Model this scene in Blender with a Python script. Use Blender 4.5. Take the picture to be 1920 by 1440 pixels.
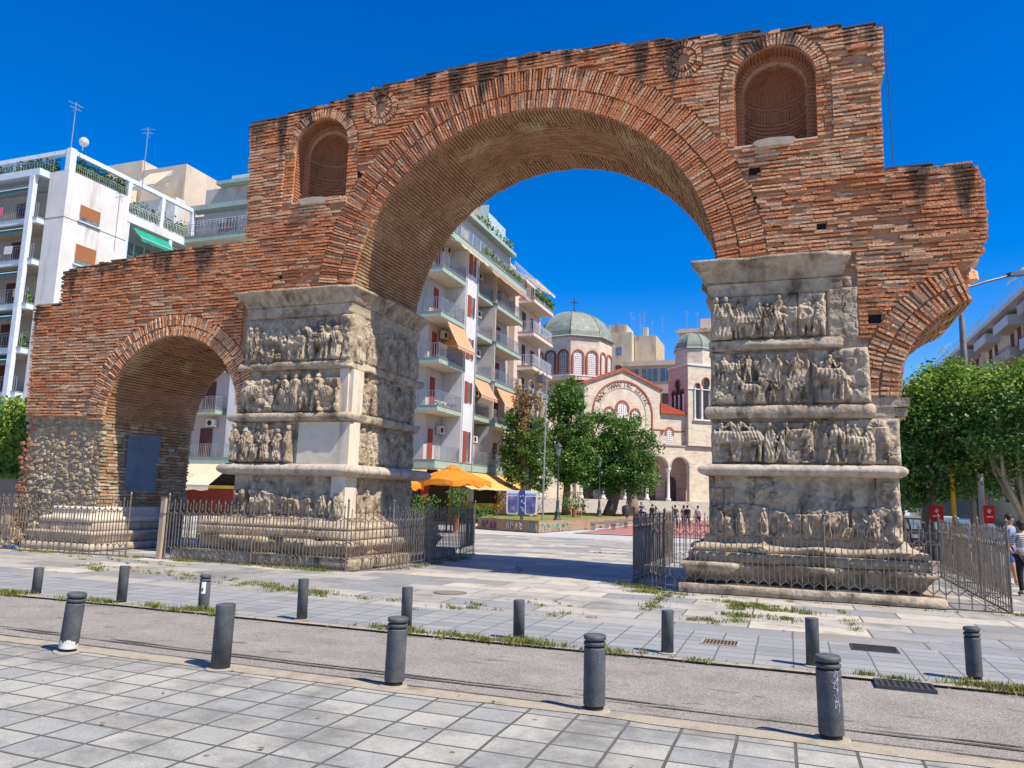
import bpy, math, random
import numpy as np
from mathutils import Vector, Matrix, geometry
R = math.radians
sc = bpy.context.scene
COL = sc.collection
for o in list(bpy.data.objects): bpy.data.objects.remove(o)

# ---------------- camera ----------------
# world frame: x runs along the monument's front, y through its arches, z up; metres
cam_d = bpy.data.cameras.new('Camera'); cam = bpy.data.objects.new('Camera', cam_d); COL.objects.link(cam)
cam_d.sensor_width = 36; cam_d.lens = 1415.19/1920*36; cam_d.clip_end = 3000; cam_d.clip_start = .1
YAW, PITCH, ROLL = R(20.167), 0.148414, 0.027414
Rv = Vector((math.cos(YAW), math.sin(YAW), 0)); Hf = Vector((-math.sin(YAW), math.cos(YAW), 0))
Fv = Hf*math.cos(PITCH)+Vector((0, 0, math.sin(PITCH))); Uv = Rv.cross(Fv)
X_ = Rv*math.cos(ROLL)+Uv*math.sin(ROLL); Y_ = -Rv*math.sin(ROLL)+Uv*math.cos(ROLL)
m = Matrix.Identity(4)
for i in range(3): m[i][0] = X_[i]; m[i][1] = Y_[i]; m[i][2] = -Fv[i]
m[0][3], m[1][3], m[2][3] = 0, -17.284, 1.9
cam.matrix_world = m; sc.camera = cam

# ---------------- sky and sun ----------------
SUN_EL, SUN_AZ = R(53), math.atan2(.9655, -.26)      # azimuth measured from +y towards +x
w = bpy.data.worlds.new('World'); sc.world = w; w.use_nodes = True
nt = w.node_tree; nt.nodes.clear()
sky = nt.nodes.new('ShaderNodeTexSky'); sky.sky_type = 'NISHITA'; sky.sun_disc = False
sky.sun_elevation = SUN_EL; sky.sun_rotation = SUN_AZ; sky.altitude = 300; sky.air_density = 1.0; sky.dust_density = .6; sky.ozone_density = 3.2
hs = nt.nodes.new('ShaderNodeHueSaturation'); hs.inputs['Saturation'].default_value = 1.55; hs.inputs['Value'].default_value = 1.2; hs.inputs['Hue'].default_value = .515
bg = nt.nodes.new('ShaderNodeBackground'); bg.inputs['Strength'].default_value = .108
wo = nt.nodes.new('ShaderNodeOutputWorld')
nt.links.new(sky.outputs[0], hs.inputs['Color']); nt.links.new(hs.outputs[0], bg.inputs['Color']); nt.links.new(bg.outputs[0], wo.inputs['Surface'])
sl = bpy.data.lights.new('Sun', 'SUN'); sl.energy = 4.8; sl.angle = R(.53); sl.color = (1, .92, .78)
so = bpy.data.objects.new('Sun', sl); COL.objects.link(so)
sd = Vector((math.sin(SUN_AZ)*math.cos(SUN_EL), math.cos(SUN_AZ)*math.cos(SUN_EL), math.sin(SUN_EL)))
so.rotation_euler = sd.to_track_quat('Z', 'Y').to_euler(); so.location = sd*60
sc.view_settings.view_transform = 'Standard'; sc.view_settings.look = 'None'
sc.view_settings.exposure = .56; sc.view_settings.gamma = 1
sc.render.engine = 'CYCLES'
sc.cycles.max_bounces = 6; sc.cycles.diffuse_bounces = 4; sc.cycles.transparent_max_bounces = 8

rnd = random.Random(7); nrs = np.random.RandomState(5)

# ---------------- materials ----------------
def mat(name, cols, scale=3.0, rough=.85, bump=.3, bscale=25, island=0.0, metal=0.0, spec=.3, stretch=(1, 1, 1), detail=6, dist=.02, transl=0.0, mixcols=None, mixscale=.4, mixth=(.5, .6), mixstretch=(1, 1, 1), emit=None, grain=None, drip=None):
    m = bpy.data.materials.new(name); m.use_nodes = True; n = m.node_tree.nodes; l = m.node_tree.links
    b = n['Principled BSDF']; b.inputs['Roughness'].default_value = rough; b.inputs['Metallic'].default_value = metal
    b.inputs['Specular IOR Level'].default_value = spec
    tc = n.new('ShaderNodeTexCoord'); mp = n.new('ShaderNodeMapping'); mp.inputs['Scale'].default_value = stretch
    l.new(tc.outputs['Object'], mp.inputs['Vector'])
    nz = n.new('ShaderNodeTexNoise'); nz.inputs['Scale'].default_value = scale; nz.inputs['Detail'].default_value = detail; nz.inputs['Roughness'].default_value = .6
    l.new(mp.outputs[0], nz.inputs['Vector'])
    fac = nz.outputs['Fac']
    st = n.new('ShaderNodeMapRange'); st.inputs['From Min'].default_value = .3; st.inputs['From Max'].default_value = .7; l.new(fac, st.inputs['Value']); fac = st.outputs[0]
    if island > 0:
        g = n.new('ShaderNodeNewGeometry'); mx = n.new('ShaderNodeMix'); mx.data_type = 'FLOAT'; mx.inputs[0].default_value = island
        l.new(fac, mx.inputs[2]); l.new(g.outputs['Random Per Island'], mx.inputs[3]); fac = mx.outputs[0]
    cr = n.new('ShaderNodeValToRGB'); e = cr.color_ramp.elements
    while len(e) < len(cols): e.new(.5)
    for i, c in enumerate(cols): e[i].position = i/max(1, len(cols)-1); e[i].color = (*c, 1)
    l.new(fac, cr.inputs[0]); colout = cr.outputs[0]
    if mixcols:
        n2 = n.new('ShaderNodeTexNoise'); n2.inputs['Scale'].default_value = mixscale; n2.inputs['Detail'].default_value = 5; n2.inputs['Roughness'].default_value = .65
        mp2 = n.new('ShaderNodeMapping'); mp2.inputs['Scale'].default_value = mixstretch; l.new(tc.outputs['Object'], mp2.inputs['Vector']); l.new(mp2.outputs[0], n2.inputs['Vector'])
        mr = n.new('ShaderNodeMapRange'); mr.inputs['From Min'].default_value = mixth[0]; mr.inputs['From Max'].default_value = mixth[1]; l.new(n2.outputs['Fac'], mr.inputs['Value'])
        mm = n.new('ShaderNodeMix'); mm.data_type = 'RGBA'; l.new(mr.outputs[0], mm.inputs[0]); l.new(colout, mm.inputs[6]); mm.inputs[7].default_value = (*mixcols, 1); colout = mm.outputs[2]
    if drip:      # rain-wash streaks below the wall top; 'wet' is 1 at the top course and falls to 0 lower down
        at = n.new('ShaderNodeAttribute'); at.attribute_name = 'wet'; at.attribute_type = 'GEOMETRY'
        n3 = n.new('ShaderNodeTexNoise'); n3.inputs['Scale'].default_value = 1; n3.inputs['Detail'].default_value = 4; mp3 = n.new('ShaderNodeMapping'); mp3.inputs['Scale'].default_value = (2.3, 2.3, .10); l.new(tc.outputs['Object'], mp3.inputs['Vector']); l.new(mp3.outputs[0], n3.inputs['Vector'])
        ad = n.new('ShaderNodeMath'); ad.operation = 'MULTIPLY_ADD'; l.new(at.outputs['Fac'], ad.inputs[0]); ad.inputs[1].default_value = .36; l.new(n3.outputs['Fac'], ad.inputs[2])
        m3 = n.new('ShaderNodeMapRange'); m3.inputs['From Min'].default_value = .755; m3.inputs['From Max'].default_value = .87; m3.inputs['To Max'].default_value = .85; l.new(ad.outputs[0], m3.inputs['Value'])
        x3 = n.new('ShaderNodeMix'); x3.data_type = 'RGBA'; l.new(m3.outputs[0], x3.inputs[0]); l.new(colout, x3.inputs[6]); x3.inputs[7].default_value = (*drip, 1); colout = x3.outputs[2]
    if grain:
        n4 = n.new('ShaderNodeTexNoise'); n4.inputs['Scale'].default_value = grain[0]; n4.inputs['Detail'].default_value = 2; l.new(tc.outputs['Object'], n4.inputs['Vector'])
        m4 = n.new('ShaderNodeMapRange'); m4.inputs['From Min'].default_value = .32; m4.inputs['From Max'].default_value = .68; m4.inputs['To Min'].default_value = 1-grain[1]; m4.inputs['To Max'].default_value = 1+grain[1]; l.new(n4.outputs['Fac'], m4.inputs['Value'])
        x4 = n.new('ShaderNodeMix'); x4.data_type = 'RGBA'; x4.blend_type = 'MULTIPLY'; x4.inputs[0].default_value = 1; l.new(colout, x4.inputs[6]); l.new(m4.outputs[0], x4.inputs[7]); colout = x4.outputs[2]
    l.new(colout, b.inputs['Base Color'])
    if bump > 0:
        nb = n.new('ShaderNodeTexNoise'); nb.inputs['Scale'].default_value = bscale; nb.inputs['Detail'].default_value = 5
        l.new(mp.outputs[0], nb.inputs['Vector'])
        bp = n.new('ShaderNodeBump'); bp.inputs['Strength'].default_value = bump; bp.inputs['Distance'].default_value = dist
        l.new(nb.outputs['Fac'], bp.inputs['Height']); l.new(bp.outputs[0], b.inputs['Normal'])
    if transl > 0:
        tr = n.new('ShaderNodeBsdfTranslucent'); l.new(colout, tr.inputs['Color'])
        ms = n.new('ShaderNodeMixShader'); ms.inputs[0].default_value = transl
        out = n['Material Output']; l.new(b.outputs[0], ms.inputs[1]); l.new(tr.outputs[0], ms.inputs[2]); l.new(ms.outputs[0], out.inputs['Surface'])
    if emit:
        b.inputs['Emission Color'].default_value = (*emit, 1); b.inputs['Emission Strength'].default_value = 1
    return m
def flat(name, c, rough=.7, var=.12, **k):
    a = tuple(x*(1-var) for x in c); b = tuple(min(1, x*(1+var)) for x in c)
    k.setdefault('bump', .1)
    return mat(name, [a, b], rough=rough, **k)
def slabs(name, cw, ch, cols, mortar, msize=.012, off=0.0, scale_noise=1.2, bump=.35, rough=.8, rot=0, var=.5, stain=None, gum=False):
    """rectangular slabs laid in the xy plane, brick texture used as a paving pattern in metres"""
    m = bpy.data.materials.new(name); m.use_nodes = True; n = m.node_tree.nodes; l = m.node_tree.links
    b = n['Principled BSDF']; b.inputs['Roughness'].default_value = rough; b.inputs['Specular IOR Level'].default_value = .25
    tc = n.new('ShaderNodeTexCoord'); mp = n.new('ShaderNodeMapping'); mp.inputs['Rotation'].default_value = (0, 0, rot)
    l.new(tc.outputs['Object'], mp.inputs['Vector'])
    # slightly wavering joints
    wn = n.new('ShaderNodeTexNoise'); wn.inputs['Scale'].default_value = 1.3; l.new(mp.outputs[0], wn.inputs['Vector'])
    wa = n.new('ShaderNodeMixRGB'); wa.blend_type = 'LINEAR_LIGHT'; wa.inputs[0].default_value = .012; l.new(mp.outputs[0], wa.inputs[1]); l.new(wn.outputs['Color'], wa.inputs[2])
    br = n.new('ShaderNodeTexBrick'); br.offset = off; br.offset_frequency = 2; br.squash = 1
    br.inputs['Scale'].default_value = 1; br.inputs['Brick Width'].default_value = cw; br.inputs['Row Height'].default_value = ch
    br.inputs['Mortar Size'].default_value = msize; br.inputs['Mortar Smooth'].default_value = .3; br.inputs['Bias'].default_value = 0
    br.inputs['Color1'].default_value = (0, 0, 0, 1); br.inputs['Color2'].default_value = (1, 1, 1, 1); br.inputs['Mortar'].default_value = (.5, .5, .5, 1)
    l.new(wa.outputs[0], br.inputs['Vector'])
    nz = n.new('ShaderNodeTexNoise'); nz.inputs['Scale'].default_value = scale_noise; nz.inputs['Detail'].default_value = 8; nz.inputs['Roughness'].default_value = .7
    l.new(mp.outputs[0], nz.inputs['Vector'])
    mx = n.new('ShaderNodeMix'); mx.data_type = 'FLOAT'; mx.inputs[0].default_value = var; l.new(nz.outputs['Fac'], mx.inputs[2]); l.new(br.outputs['Color'], mx.inputs[3])
    cr = n.new('ShaderNodeValToRGB'); e = cr.color_ramp.elements
    while len(e) < len(cols): e.new(.5)
    for i, c in enumerate(cols): e[i].position = .15+.7*i/max(1, len(cols)-1); e[i].color = (*c, 1)
    l.new(mx.outputs[0], cr.inputs[0])
    gn = n.new('ShaderNodeTexNoise'); gn.inputs['Scale'].default_value = 90; gn.inputs['Detail'].default_value = 3; l.new(mp.outputs[0], gn.inputs['Vector'])
    gm = n.new('ShaderNodeMapRange'); gm.inputs['From Min'].default_value = .3; gm.inputs['From Max'].default_value = .7; gm.inputs['To Min'].default_value = .78; gm.inputs['To Max'].default_value = 1.2; l.new(gn.outputs['Fac'], gm.inputs['Value'])
    mu = n.new('ShaderNodeMix'); mu.data_type = 'RGBA'; mu.blend_type = 'MULTIPLY'; mu.inputs[0].default_value = 1; l.new(cr.outputs[0], mu.inputs[6]); l.new(gm.outputs[0], mu.inputs[7])
    mm = n.new('ShaderNodeMix'); mm.data_type = 'RGBA'; l.new(br.outputs['Fac'], mm.inputs[0]); l.new(mu.outputs[2], mm.inputs[6]); mm.inputs[7].default_value = (*mortar, 1)
    co = mm.outputs[2]
    if gum:
        vo = n.new('ShaderNodeTexVoronoi'); vo.inputs['Scale'].default_value = 2.4; l.new(mp.outputs[0], vo.inputs['Vector']); vm = n.new('ShaderNodeMapRange'); vm.inputs['From Min'].default_value = .05; vm.inputs['From Max'].default_value = .062; vm.inputs['To Min'].default_value = .75; vm.inputs['To Max'].default_value = 0; l.new(vo.outputs['Distance'], vm.inputs['Value'])
        g2 = n.new('ShaderNodeMix'); g2.data_type = 'RGBA'; l.new(vm.outputs[0], g2.inputs[0]); l.new(co, g2.inputs[6]); g2.inputs[7].default_value = (.06, .06, .058, 1); co = g2.outputs[2]
    if stain:
        sn = n.new('ShaderNodeTexNoise'); sn.inputs['Scale'].default_value = stain[1]; sn.inputs['Detail'].default_value = 7; sn.inputs['Roughness'].default_value = .7; l.new(mp.outputs[0], sn.inputs['Vector'])
        sm = n.new('ShaderNodeMapRange'); sm.inputs['From Min'].default_value = stain[2]; sm.inputs['From Max'].default_value = stain[3]; sm.inputs['To Max'].default_value = stain[4]; l.new(sn.outputs['Fac'], sm.inputs['Value'])
        s2 = n.new('ShaderNodeMix'); s2.data_type = 'RGBA'; l.new(sm.outputs[0], s2.inputs[0]); l.new(co, s2.inputs[6]); s2.inputs[7].default_value = (*stain[0], 1); co = s2.outputs[2]
    l.new(co, b.inputs['Base Color'])
    bp = n.new('ShaderNodeBump'); bp.inputs['Strength'].default_value = bump; bp.inputs['Distance'].default_value = .012; bp.invert = True
    ad = n.new('ShaderNodeMath'); ad.operation = 'MULTIPLY_ADD'; l.new(gn.outputs['Fac'], ad.inputs[0]); ad.inputs[1].default_value = .12; l.new(br.outputs['Fac'], ad.inputs[2])
    l.new(ad.outputs[0], bp.inputs['Height']); l.new(bp.outputs[0], b.inputs['Normal'])
    return m
M = {}
M['brick'] = mat('fired_brick', [(.45, .145, .058), (.57, .205, .085), (.63, .25, .11), (.51, .17, .068), (.66, .31, .155)], scale=.8, island=.30, bump=.9, bscale=26, rough=.92, mixcols=(.42, .19, .10), mixscale=.7, mixth=(.52, .70), dist=.05, grain=(28, .22), drip=(.055, .04, .03))
M['pointing'] = mat('pale_pointing', [(.36, .21, .115), (.52, .34, .20), (.42, .26, .145)], scale=5, island=.4, bump=.9, bscale=30, dist=.04, grain=(30, .2), drip=(.075, .055, .04))
M['brick_pale'] = mat('weathered_brick', [(.50, .24, .12), (.60, .325, .175), (.64, .38, .22), (.48, .27, .15)], scale=2, island=.5, bump=.9, bscale=22, rough=.9, dist=.03, grain=(28, .22), drip=(.06, .045, .035))
M['mortar'] = mat('lime_mortar', [(.30, .165, .09), (.46, .27, .155), (.38, .22, .13)], scale=4, bump=1, bscale=30, dist=.04, mixcols=(.15, .09, .055), mixscale=1.0, mixth=(.60, .72), mixstretch=(2.2, 1, .45))
M['niche_brick'] = mat('niche_shade_brick', [(.26, .09, .045), (.38, .15, .075), (.32, .12, .06)], scale=2, island=.5, bump=.7, bscale=24, dist=.03)  # redder brick, darkened so the niche's shade is put into its colour
M['earth_mortar'] = mat('earth_mortar', [(.26, .19, .12), (.42, .33, .22)], scale=3, bump=1, bscale=25, dist=.04)
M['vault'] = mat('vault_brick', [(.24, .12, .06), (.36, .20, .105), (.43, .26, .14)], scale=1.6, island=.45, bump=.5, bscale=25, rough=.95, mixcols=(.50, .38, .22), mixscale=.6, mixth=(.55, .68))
M['marble'] = mat('weathered_marble', [(.18, .13, .085), (.33, .255, .175), (.44, .36, .26), (.25, .19, .13)], scale=2.0, bump=.8, bscale=14, rough=.88, dist=.03, grain=(9, .13), mixcols=(.11, .085, .062), mixscale=1.9, mixth=(.53, .68), mixstretch=(1.2, 1.2, .7))
M['marble_new'] = mat('restored_marble', [(.52, .44, .33), (.64, .56, .44), (.57, .49, .38)], scale=1.2, bump=.35, bscale=20, rough=.7, dist=.02, mixcols=(.40, .33, .25), mixscale=1.3, mixth=(.55, .75), mixstretch=(3, 3, .5))
M['torus_marble'] = mat('rain_washed_marble', [(.36, .29, .22), (.49, .41, .32), (.42, .345, .265)], scale=1.6, bump=.5, bscale=18, rough=.75, dist=.02, mixcols=(.24, .19, .145), mixscale=1.1, mixth=(.50, .70), mixstretch=(4, 4, .4), grain=(14, .12))
M['rubble'] = mat('rubble_stone', [(.15, .115, .075), (.33, .26, .165), (.46, .38, .26), (.24, .19, .125), (.40, .26, .14), (.54, .46, .34)], scale=1.5, island=.7, bump=.6, bscale=14, dist=.03)
M['rubble_red'] = mat('red_fieldstone', [(.26, .10, .055), (.36, .16, .08), (.24, .11, .07)], scale=1.5, island=.6, bump=.5, bscale=14)
M['slate'] = mat('dark_coping_tile', [(.05, .045, .045), (.11, .09, .08)], scale=3, bump=.3, island=.4)
M['iron'] = mat('painted_iron', [(.10, .085, .07), (.18, .155, .13), (.25, .21, .17)], scale=9, rough=.55, bump=.1, metal=.3)
M['iron_dark'] = mat('dark_iron', [(.045, .048, .055), (.08, .082, .09)], scale=4, rough=.45, bump=.08, metal=.3, spec=.5)
M['bollard'] = mat('bollard_paint', [(.052, .057, .060), (.078, .083, .088), (.12, .122, .125)], scale=7, rough=.62, bump=.25, bscale=50, spec=.35, dist=.004, mixcols=(.15, .135, .115), mixscale=5, mixth=(.60, .72), mixstretch=(1, 1, .35), grain=(60, .15))
M['groove'] = flat('bollard_groove', (.02, .02, .022), .6)

# ---------------- mesh builder ----------------
class MB:
    def __init__(s): s.v = []; s.f = []; s.m = []
    def add(s, vs, fs, mi=0):
        b = len(s.v); s.v += [tuple(v) for v in vs]; s.f += [tuple(i+b for i in f) for f in fs]; s.m += [mi]*len(fs)
    def quad(s, a, b, c, d, mi=0): s.add([a, b, c, d], [(0, 1, 2, 3)], mi)
    def box(s, x0, x1, y0, y1, z0, z1, mi=0):
        if x0 > x1: x0, x1 = x1, x0
        if y0 > y1: y0, y1 = y1, y0
        if z0 > z1: z0, z1 = z1, z0
        s.add([(x0, y0, z0), (x1, y0, z0), (x1, y1, z0), (x0, y1, z0), (x0, y0, z1), (x1, y0, z1), (x1, y1, z1), (x0, y1, z1)],
              [(0, 3, 2, 1), (4, 5, 6, 7), (0, 1, 5, 4), (1, 2, 6, 5), (2, 3, 7, 6), (3, 0, 4, 7)], mi)
    def obox(s, o, a, b, c, mi=0, j=0.0):
        """box from corner o with edge vectors a, b, c; corners jittered by j"""
        o, a, b, c = Vector(o), Vector(a), Vector(b), Vector(c)
        P = [o, o+a, o+a+b, o+b, o+c, o+a+c, o+a+b+c, o+b+c]
        if j: P = [p+Vector((rnd.uniform(-j, j), rnd.uniform(-j, j), rnd.uniform(-j, j))) for p in P]
        F = [(0, 3, 2, 1), (4, 5, 6, 7), (0, 1, 5, 4), (1, 2, 6, 5), (2, 3, 7, 6), (3, 0, 4, 7)]
        if a.cross(b).dot(c) < 0: F = [f[::-1] for f in F]
        s.add(P, F, mi)
    def tube(s, p0, p1, r0, r1=None, n=8, mi=0, caps=True):
        r1 = r0 if r1 is None else r1; p0, p1 = Vector(p0), Vector(p1); d = (p1-p0).normalized()
        u = d.orthogonal().normalized(); w_ = d.cross(u)
        vs = [p0+(u*math.cos(2*math.pi*i/n)+w_*math.sin(2*math.pi*i/n))*r0 for i in range(n)]+[p1+(u*math.cos(2*math.pi*i/n)+w_*math.sin(2*math.pi*i/n))*r1 for i in range(n)]
        fs = [(i, (i+1) % n, n+(i+1) % n, n+i) for i in range(n)]
        if caps: fs += [tuple(range(n-1, -1, -1)), tuple(range(n, 2*n))]
        s.add(vs, fs, mi)
    def path(s, pts, r, n=6, mi=0):
        for a, b in zip(pts[:-1], pts[1:]): s.tube(a, b, r, n=n, mi=mi)
    def lathe(s, c, prof, n=16, mi=0, axis='z', caps=True):
        c = Vector(c); vs = []; k = len(prof)
        for r, z in prof:
            for i in range(n):
                a = 2*math.pi*i/n
                vs.append(c+(Vector((r*math.cos(a), r*math.sin(a), z)) if axis == 'z' else Vector((r*math.cos(a), z, r*math.sin(a)))))
        fs = []
        for j in range(k-1):
            for i in range(n): 
                q = (j*n+i, j*n+(i+1) % n, (j+1)*n+(i+1) % n, (j+1)*n+i); fs.append(q if axis == 'z' else q[::-1])
        if caps: fs += [tuple(range(n-1, -1, -1)), tuple((k-1)*n+i for i in range(n))]
        s.add(vs, fs, mi)
    def blob(s, c, r, n=8, mi=0, j=0.0, sq=(1, 1, 1)):
        c = Vector(c); k = max(3, n//2); vs = []
        for a in range(1, k):
            for b in range(n):
                t = math.pi*a/k; p = 2*math.pi*b/n; q = 1+rnd.uniform(-j, j)
                vs.append(c+Vector((math.sin(t)*math.cos(p)*sq[0], math.sin(t)*math.sin(p)*sq[1], math.cos(t)*sq[2]))*r*q)
        top = len(vs); vs.append(c+Vector((0, 0, r*sq[2]))); vs.append(c-Vector((0, 0, r*sq[2])))
        fs = [(top, b, (b+1) % n) for b in range(n)]
        for a in range(k-2):
            for b in range(n): fs.append((a*n+b, (a+1)*n+b, (a+1)*n+(b+1) % n, a*n+(b+1) % n))
        fs += [(top+1, (k-2)*n+(b+1) % n, (k-2)*n+b) for b in range(n)]
        s.add(vs, fs, mi)
    def extrude_xz(s, poly, y0, y1, mi=0, caps=(True, True)):
        """polygon in the xz plane given counter-clockwise seen from -y, extruded from y0 to y1"""
        n = len(poly); tr = geometry.tessellate_polygon([[Vector((p[0], p[1], 0)) for p in poly]])
        vs = [(p[0], y0, p[1]) for p in poly]+[(p[0], y1, p[1]) for p in poly]; fs = []
        for t in tr:
            a, b, c = [poly[i] for i in t]; cc = (b[0]-a[0])*(c[1]-a[1])-(b[1]-a[1])*(c[0]-a[0])
            t = t if cc > 0 else t[::-1]
            if caps[0]: fs.append(tuple(t))
            if caps[1]: fs.append(tuple(i+n for i in t[::-1]))
        ar = sum(poly[i][0]*poly[(i+1) % n][1]-poly[(i+1) % n][0]*poly[i][1] for i in range(n))
        for i in range(n):
            j = (i+1) % n; q = (i, i+n, j+n, j); fs.append(q if ar > 0 else q[::-1])
        s.add(vs, fs, mi)
    def build(s, name, mats, parent=None, smooth=False):
        if not isinstance(mats, (list, tuple)): mats = [mats]
        me = bpy.data.meshes.new(name); me.from_pydata(s.v, [], s.f)
        for m_ in mats: me.materials.append(M[m_] if isinstance(m_, str) else m_)
        if len(mats) > 1: me.polygons.foreach_set('material_index', s.m)
        if smooth: me.polygons.foreach_set('use_smooth', [True]*len(s.f))
        me.validate(); me.update()
        o = bpy.data.objects.new(name, me); COL.objects.link(o)
        if parent: o.parent = parent
        return o
def tag(o, label=None, cat=None, group=None, kind=None):
    if label: o['label'] = label
    if cat: o['category'] = cat
    if group: o['group'] = group
    if kind: o['kind'] = kind
    return o
def thing(name, label, cat, loc=(0, 0, 0), rz=0, group=None):
    o = bpy.data.objects.new(name, None); o.empty_display_size = .3; COL.objects.link(o); o.location = loc; o.rotation_euler = (0, 0, rz)
    return tag(o, label, cat, group)
def copy_tree(o, parent=None):
    c = o.copy(); COL.objects.link(c); c.parent = parent
    for ch in [x for x in o.children]: copy_tree(ch, c)
    return c
def grid_mesh(P, name, mats, parent=None, smooth=True):
    """P: array (rows, cols, 3) -> one surface"""
    r, c, _ = P.shape; idx = np.arange(r*c).reshape(r, c)
    f = np.stack([idx[:-1, :-1], idx[:-1, 1:], idx[1:, 1:], idx[1:, :-1]], -1).reshape(-1, 4)
    b = MB(); b.v = [tuple(x) for x in P.reshape(-1, 3)]; b.f = [tuple(int(i) for i in q) for q in f]; b.m = [0]*len(b.f)
    return b.build(name, mats, parent, smooth)
# numpy value noise
_lat = nrs.rand(64, 64)
def vn(x, y):
    xi = np.floor(x).astype(int); yi = np.floor(y).astype(int); fx = x-xi; fy = y-yi; fx = fx*fx*(3-2*fx); fy = fy*fy*(3-2*fy)
    g = lambda a, b: _lat[a % 64, b % 64]
    return (g(xi, yi)*(1-fx)+g(xi+1, yi)*fx)*(1-fy)+(g(xi, yi+1)*(1-fx)+g(xi+1, yi+1)*fx)*fy
def fbm(x, y, o=4):
    s = 0; a = .5; t = 0
    for i in range(o): s = s+a*vn(x*2**i+17*i, y*2**i+31*i); t += a; a *= .55
    return s/t
def n1(x, y, o=3): return float(fbm(np.array([x*1.0]), np.array([y*1.0]), o)[0])
# ======================= SETTING: ground =======================
M['plaza'] = slabs('plaza_marble', 1.75, .78, [(.19, .20, .205), (.42, .39, .34), (.24, .25, .265), (.54, .49, .40), (.31, .31, .31)], (.15, .14, .11), .018, .37, .8, .3, .55, rot=0, var=.62, stain=((.17, .15, .115), .8, .50, .66, .62))
M['plaza_far'] = slabs('plaza_paving_far', 1.2, .6, [(.40, .39, .38), (.47, .46, .45), (.43, .42, .41)], (.33, .32, .31), .01, .5, .5, .1, .7)
M['pavers'] = slabs('concrete_pavers', .45, .365, [(.205, .21, .20), (.40, .38, .325), (.27, .275, .262), (.47, .44, .37)], (.095, .09, .08), .015, 0.0, 1.4, .6, .85, var=.5, stain=((.14, .14, .13), .8, .47, .62, .75), gum=True)
M['pavers_blue'] = slabs('worn_blue_pavers', .46, .31, [(.19, .205, .21), (.30, .30, .295), (.24, .25, .255)], (.12, .125, .12), .012, 0.0, 1.5, .45, .8, var=.5)
M['asphalt'] = mat('worn_asphalt', [(.225, .205, .175), (.27, .247, .215), (.31, .285, .25)], scale=1.5, bump=.8, bscale=120, rough=.92, dist=.012, mixcols=(.13, .12, .11), mixscale=3.2, mixth=(.60, .68), mixstretch=(.4, 1.4, 1), grain=(75, .42))
M['joint'] = mat('tar_joint', [(.05, .046, .042), (.12, .11, .10)], scale=12, bump=.3)
M['kerb'] = mat('sandy_kerb', [(.24, .20, .145), (.38, .325, .24), (.28, .25, .205)], scale=3, bump=.5, bscale=50)
M['redpave'] = slabs('red_brick_paving', .4, .2, [(.30, .105, .085), (.40, .17, .14), (.34, .13, .11)], (.30, .20, .17), .012, .5, .8, .2, .8)
M['soil'] = mat('dry_soil', [(.22, .16, .09), (.36, .28, .18)], scale=6, bump=.6)
M['grass'] = mat('grass_blades', [(.05, .10, .018), (.12, .18, .03), (.24, .23, .06), (.30, .22, .09)], scale=.7, island=.6, bump=0, transl=.25)
def sheet(name, x0, x1, y0, y1, z, m_, kind='structure', parent=None):
    b = MB(); b.box(x0, x1, y0, y1, z-.3, z); o = b.build(name, m_, parent)
    if kind: o['kind'] = kind
    return o
g = MB(); g.quad((-900, -700, -.03), (900, -700, -.03), (900, 1500, -.03), (-900, 1500, -.03)); tag(g.build('ground', 'plaza_far'), kind='structure')
sheet('marble_plaza', -34, 12, -5.35, 19, .002, 'plaza')
sheet('far_pavement', -40, 40, -7.55, -5.352, .004, 'pavers_blue')
sheet('road', -40, 40, -10.25, -7.552, -.02, 'asphalt')
sheet('near_pavement', -40, 40, -30, -10.42, .006, 'pavers')
sheet('side_road', 4.2, 40, 19.002, 200, -.015, 'asphalt')
sheet('side_pavement', 12.002, 40, -5.35, 19.0, -.001, 'plaza_far')
# irregular kerb strips and the road's tar joint
def wavy_strip(name, x0, x1, ya, yb, z, m_, amp=.02, step=.25):
    n = int((x1-x0)/step); xs = np.linspace(x0, x1, n); P = np.zeros((2, n, 3))
    P[0, :, 0] = P[1, :, 0] = xs
    P[0, :, 1] = ya+(fbm(xs*1.3, xs*0+3)-.5)*amp*3; P[1, :, 1] = yb+(fbm(xs*1.3, xs*0+9)-.5)*amp*3; P[:, :, 2] = z
    return tag(grid_mesh(P, name, m_, smooth=False), kind='structure')
wavy_strip('kerb_strip', -40, 40, -10.46, -10.21, .012, 'kerb', .05)
wavy_strip('kerb_strip', -40, 40, -7.64, -7.50, .010, 'kerb', .02)
wavy_strip('road_joint', -40, 40, -9.80, -9.765, -.012, 'joint', .03)
wavy_strip('road_joint', -40, 40, -9.69, -9.675, -.012, 'joint', .04)
wavy_strip('road_joint', -40, 40, -10.215, -10.185, .016, 'joint', .012)
# red paving in front of the church
b = MB(); b.quad((-11.1, 24.8, .006), (8, 24.8, .006), (8, 66, .006), (-11.1, 66, .006)); tag(b.build('red_paving', 'redpave'), kind='structure')
b = MB(); b.quad((-11.4, 24.3, .010), (8, 24.3, .010), (8, 24.8, .010), (-11.4, 24.8, .010)); b.quad((-11.4, 24.8, .010), (-11.1, 24.8, .010), (-11.1, 66, .010), (-11.4, 66, .010)); tag(b.build('paving_border', flat('border_stone', (.34, .34, .33))), kind='structure')
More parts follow.
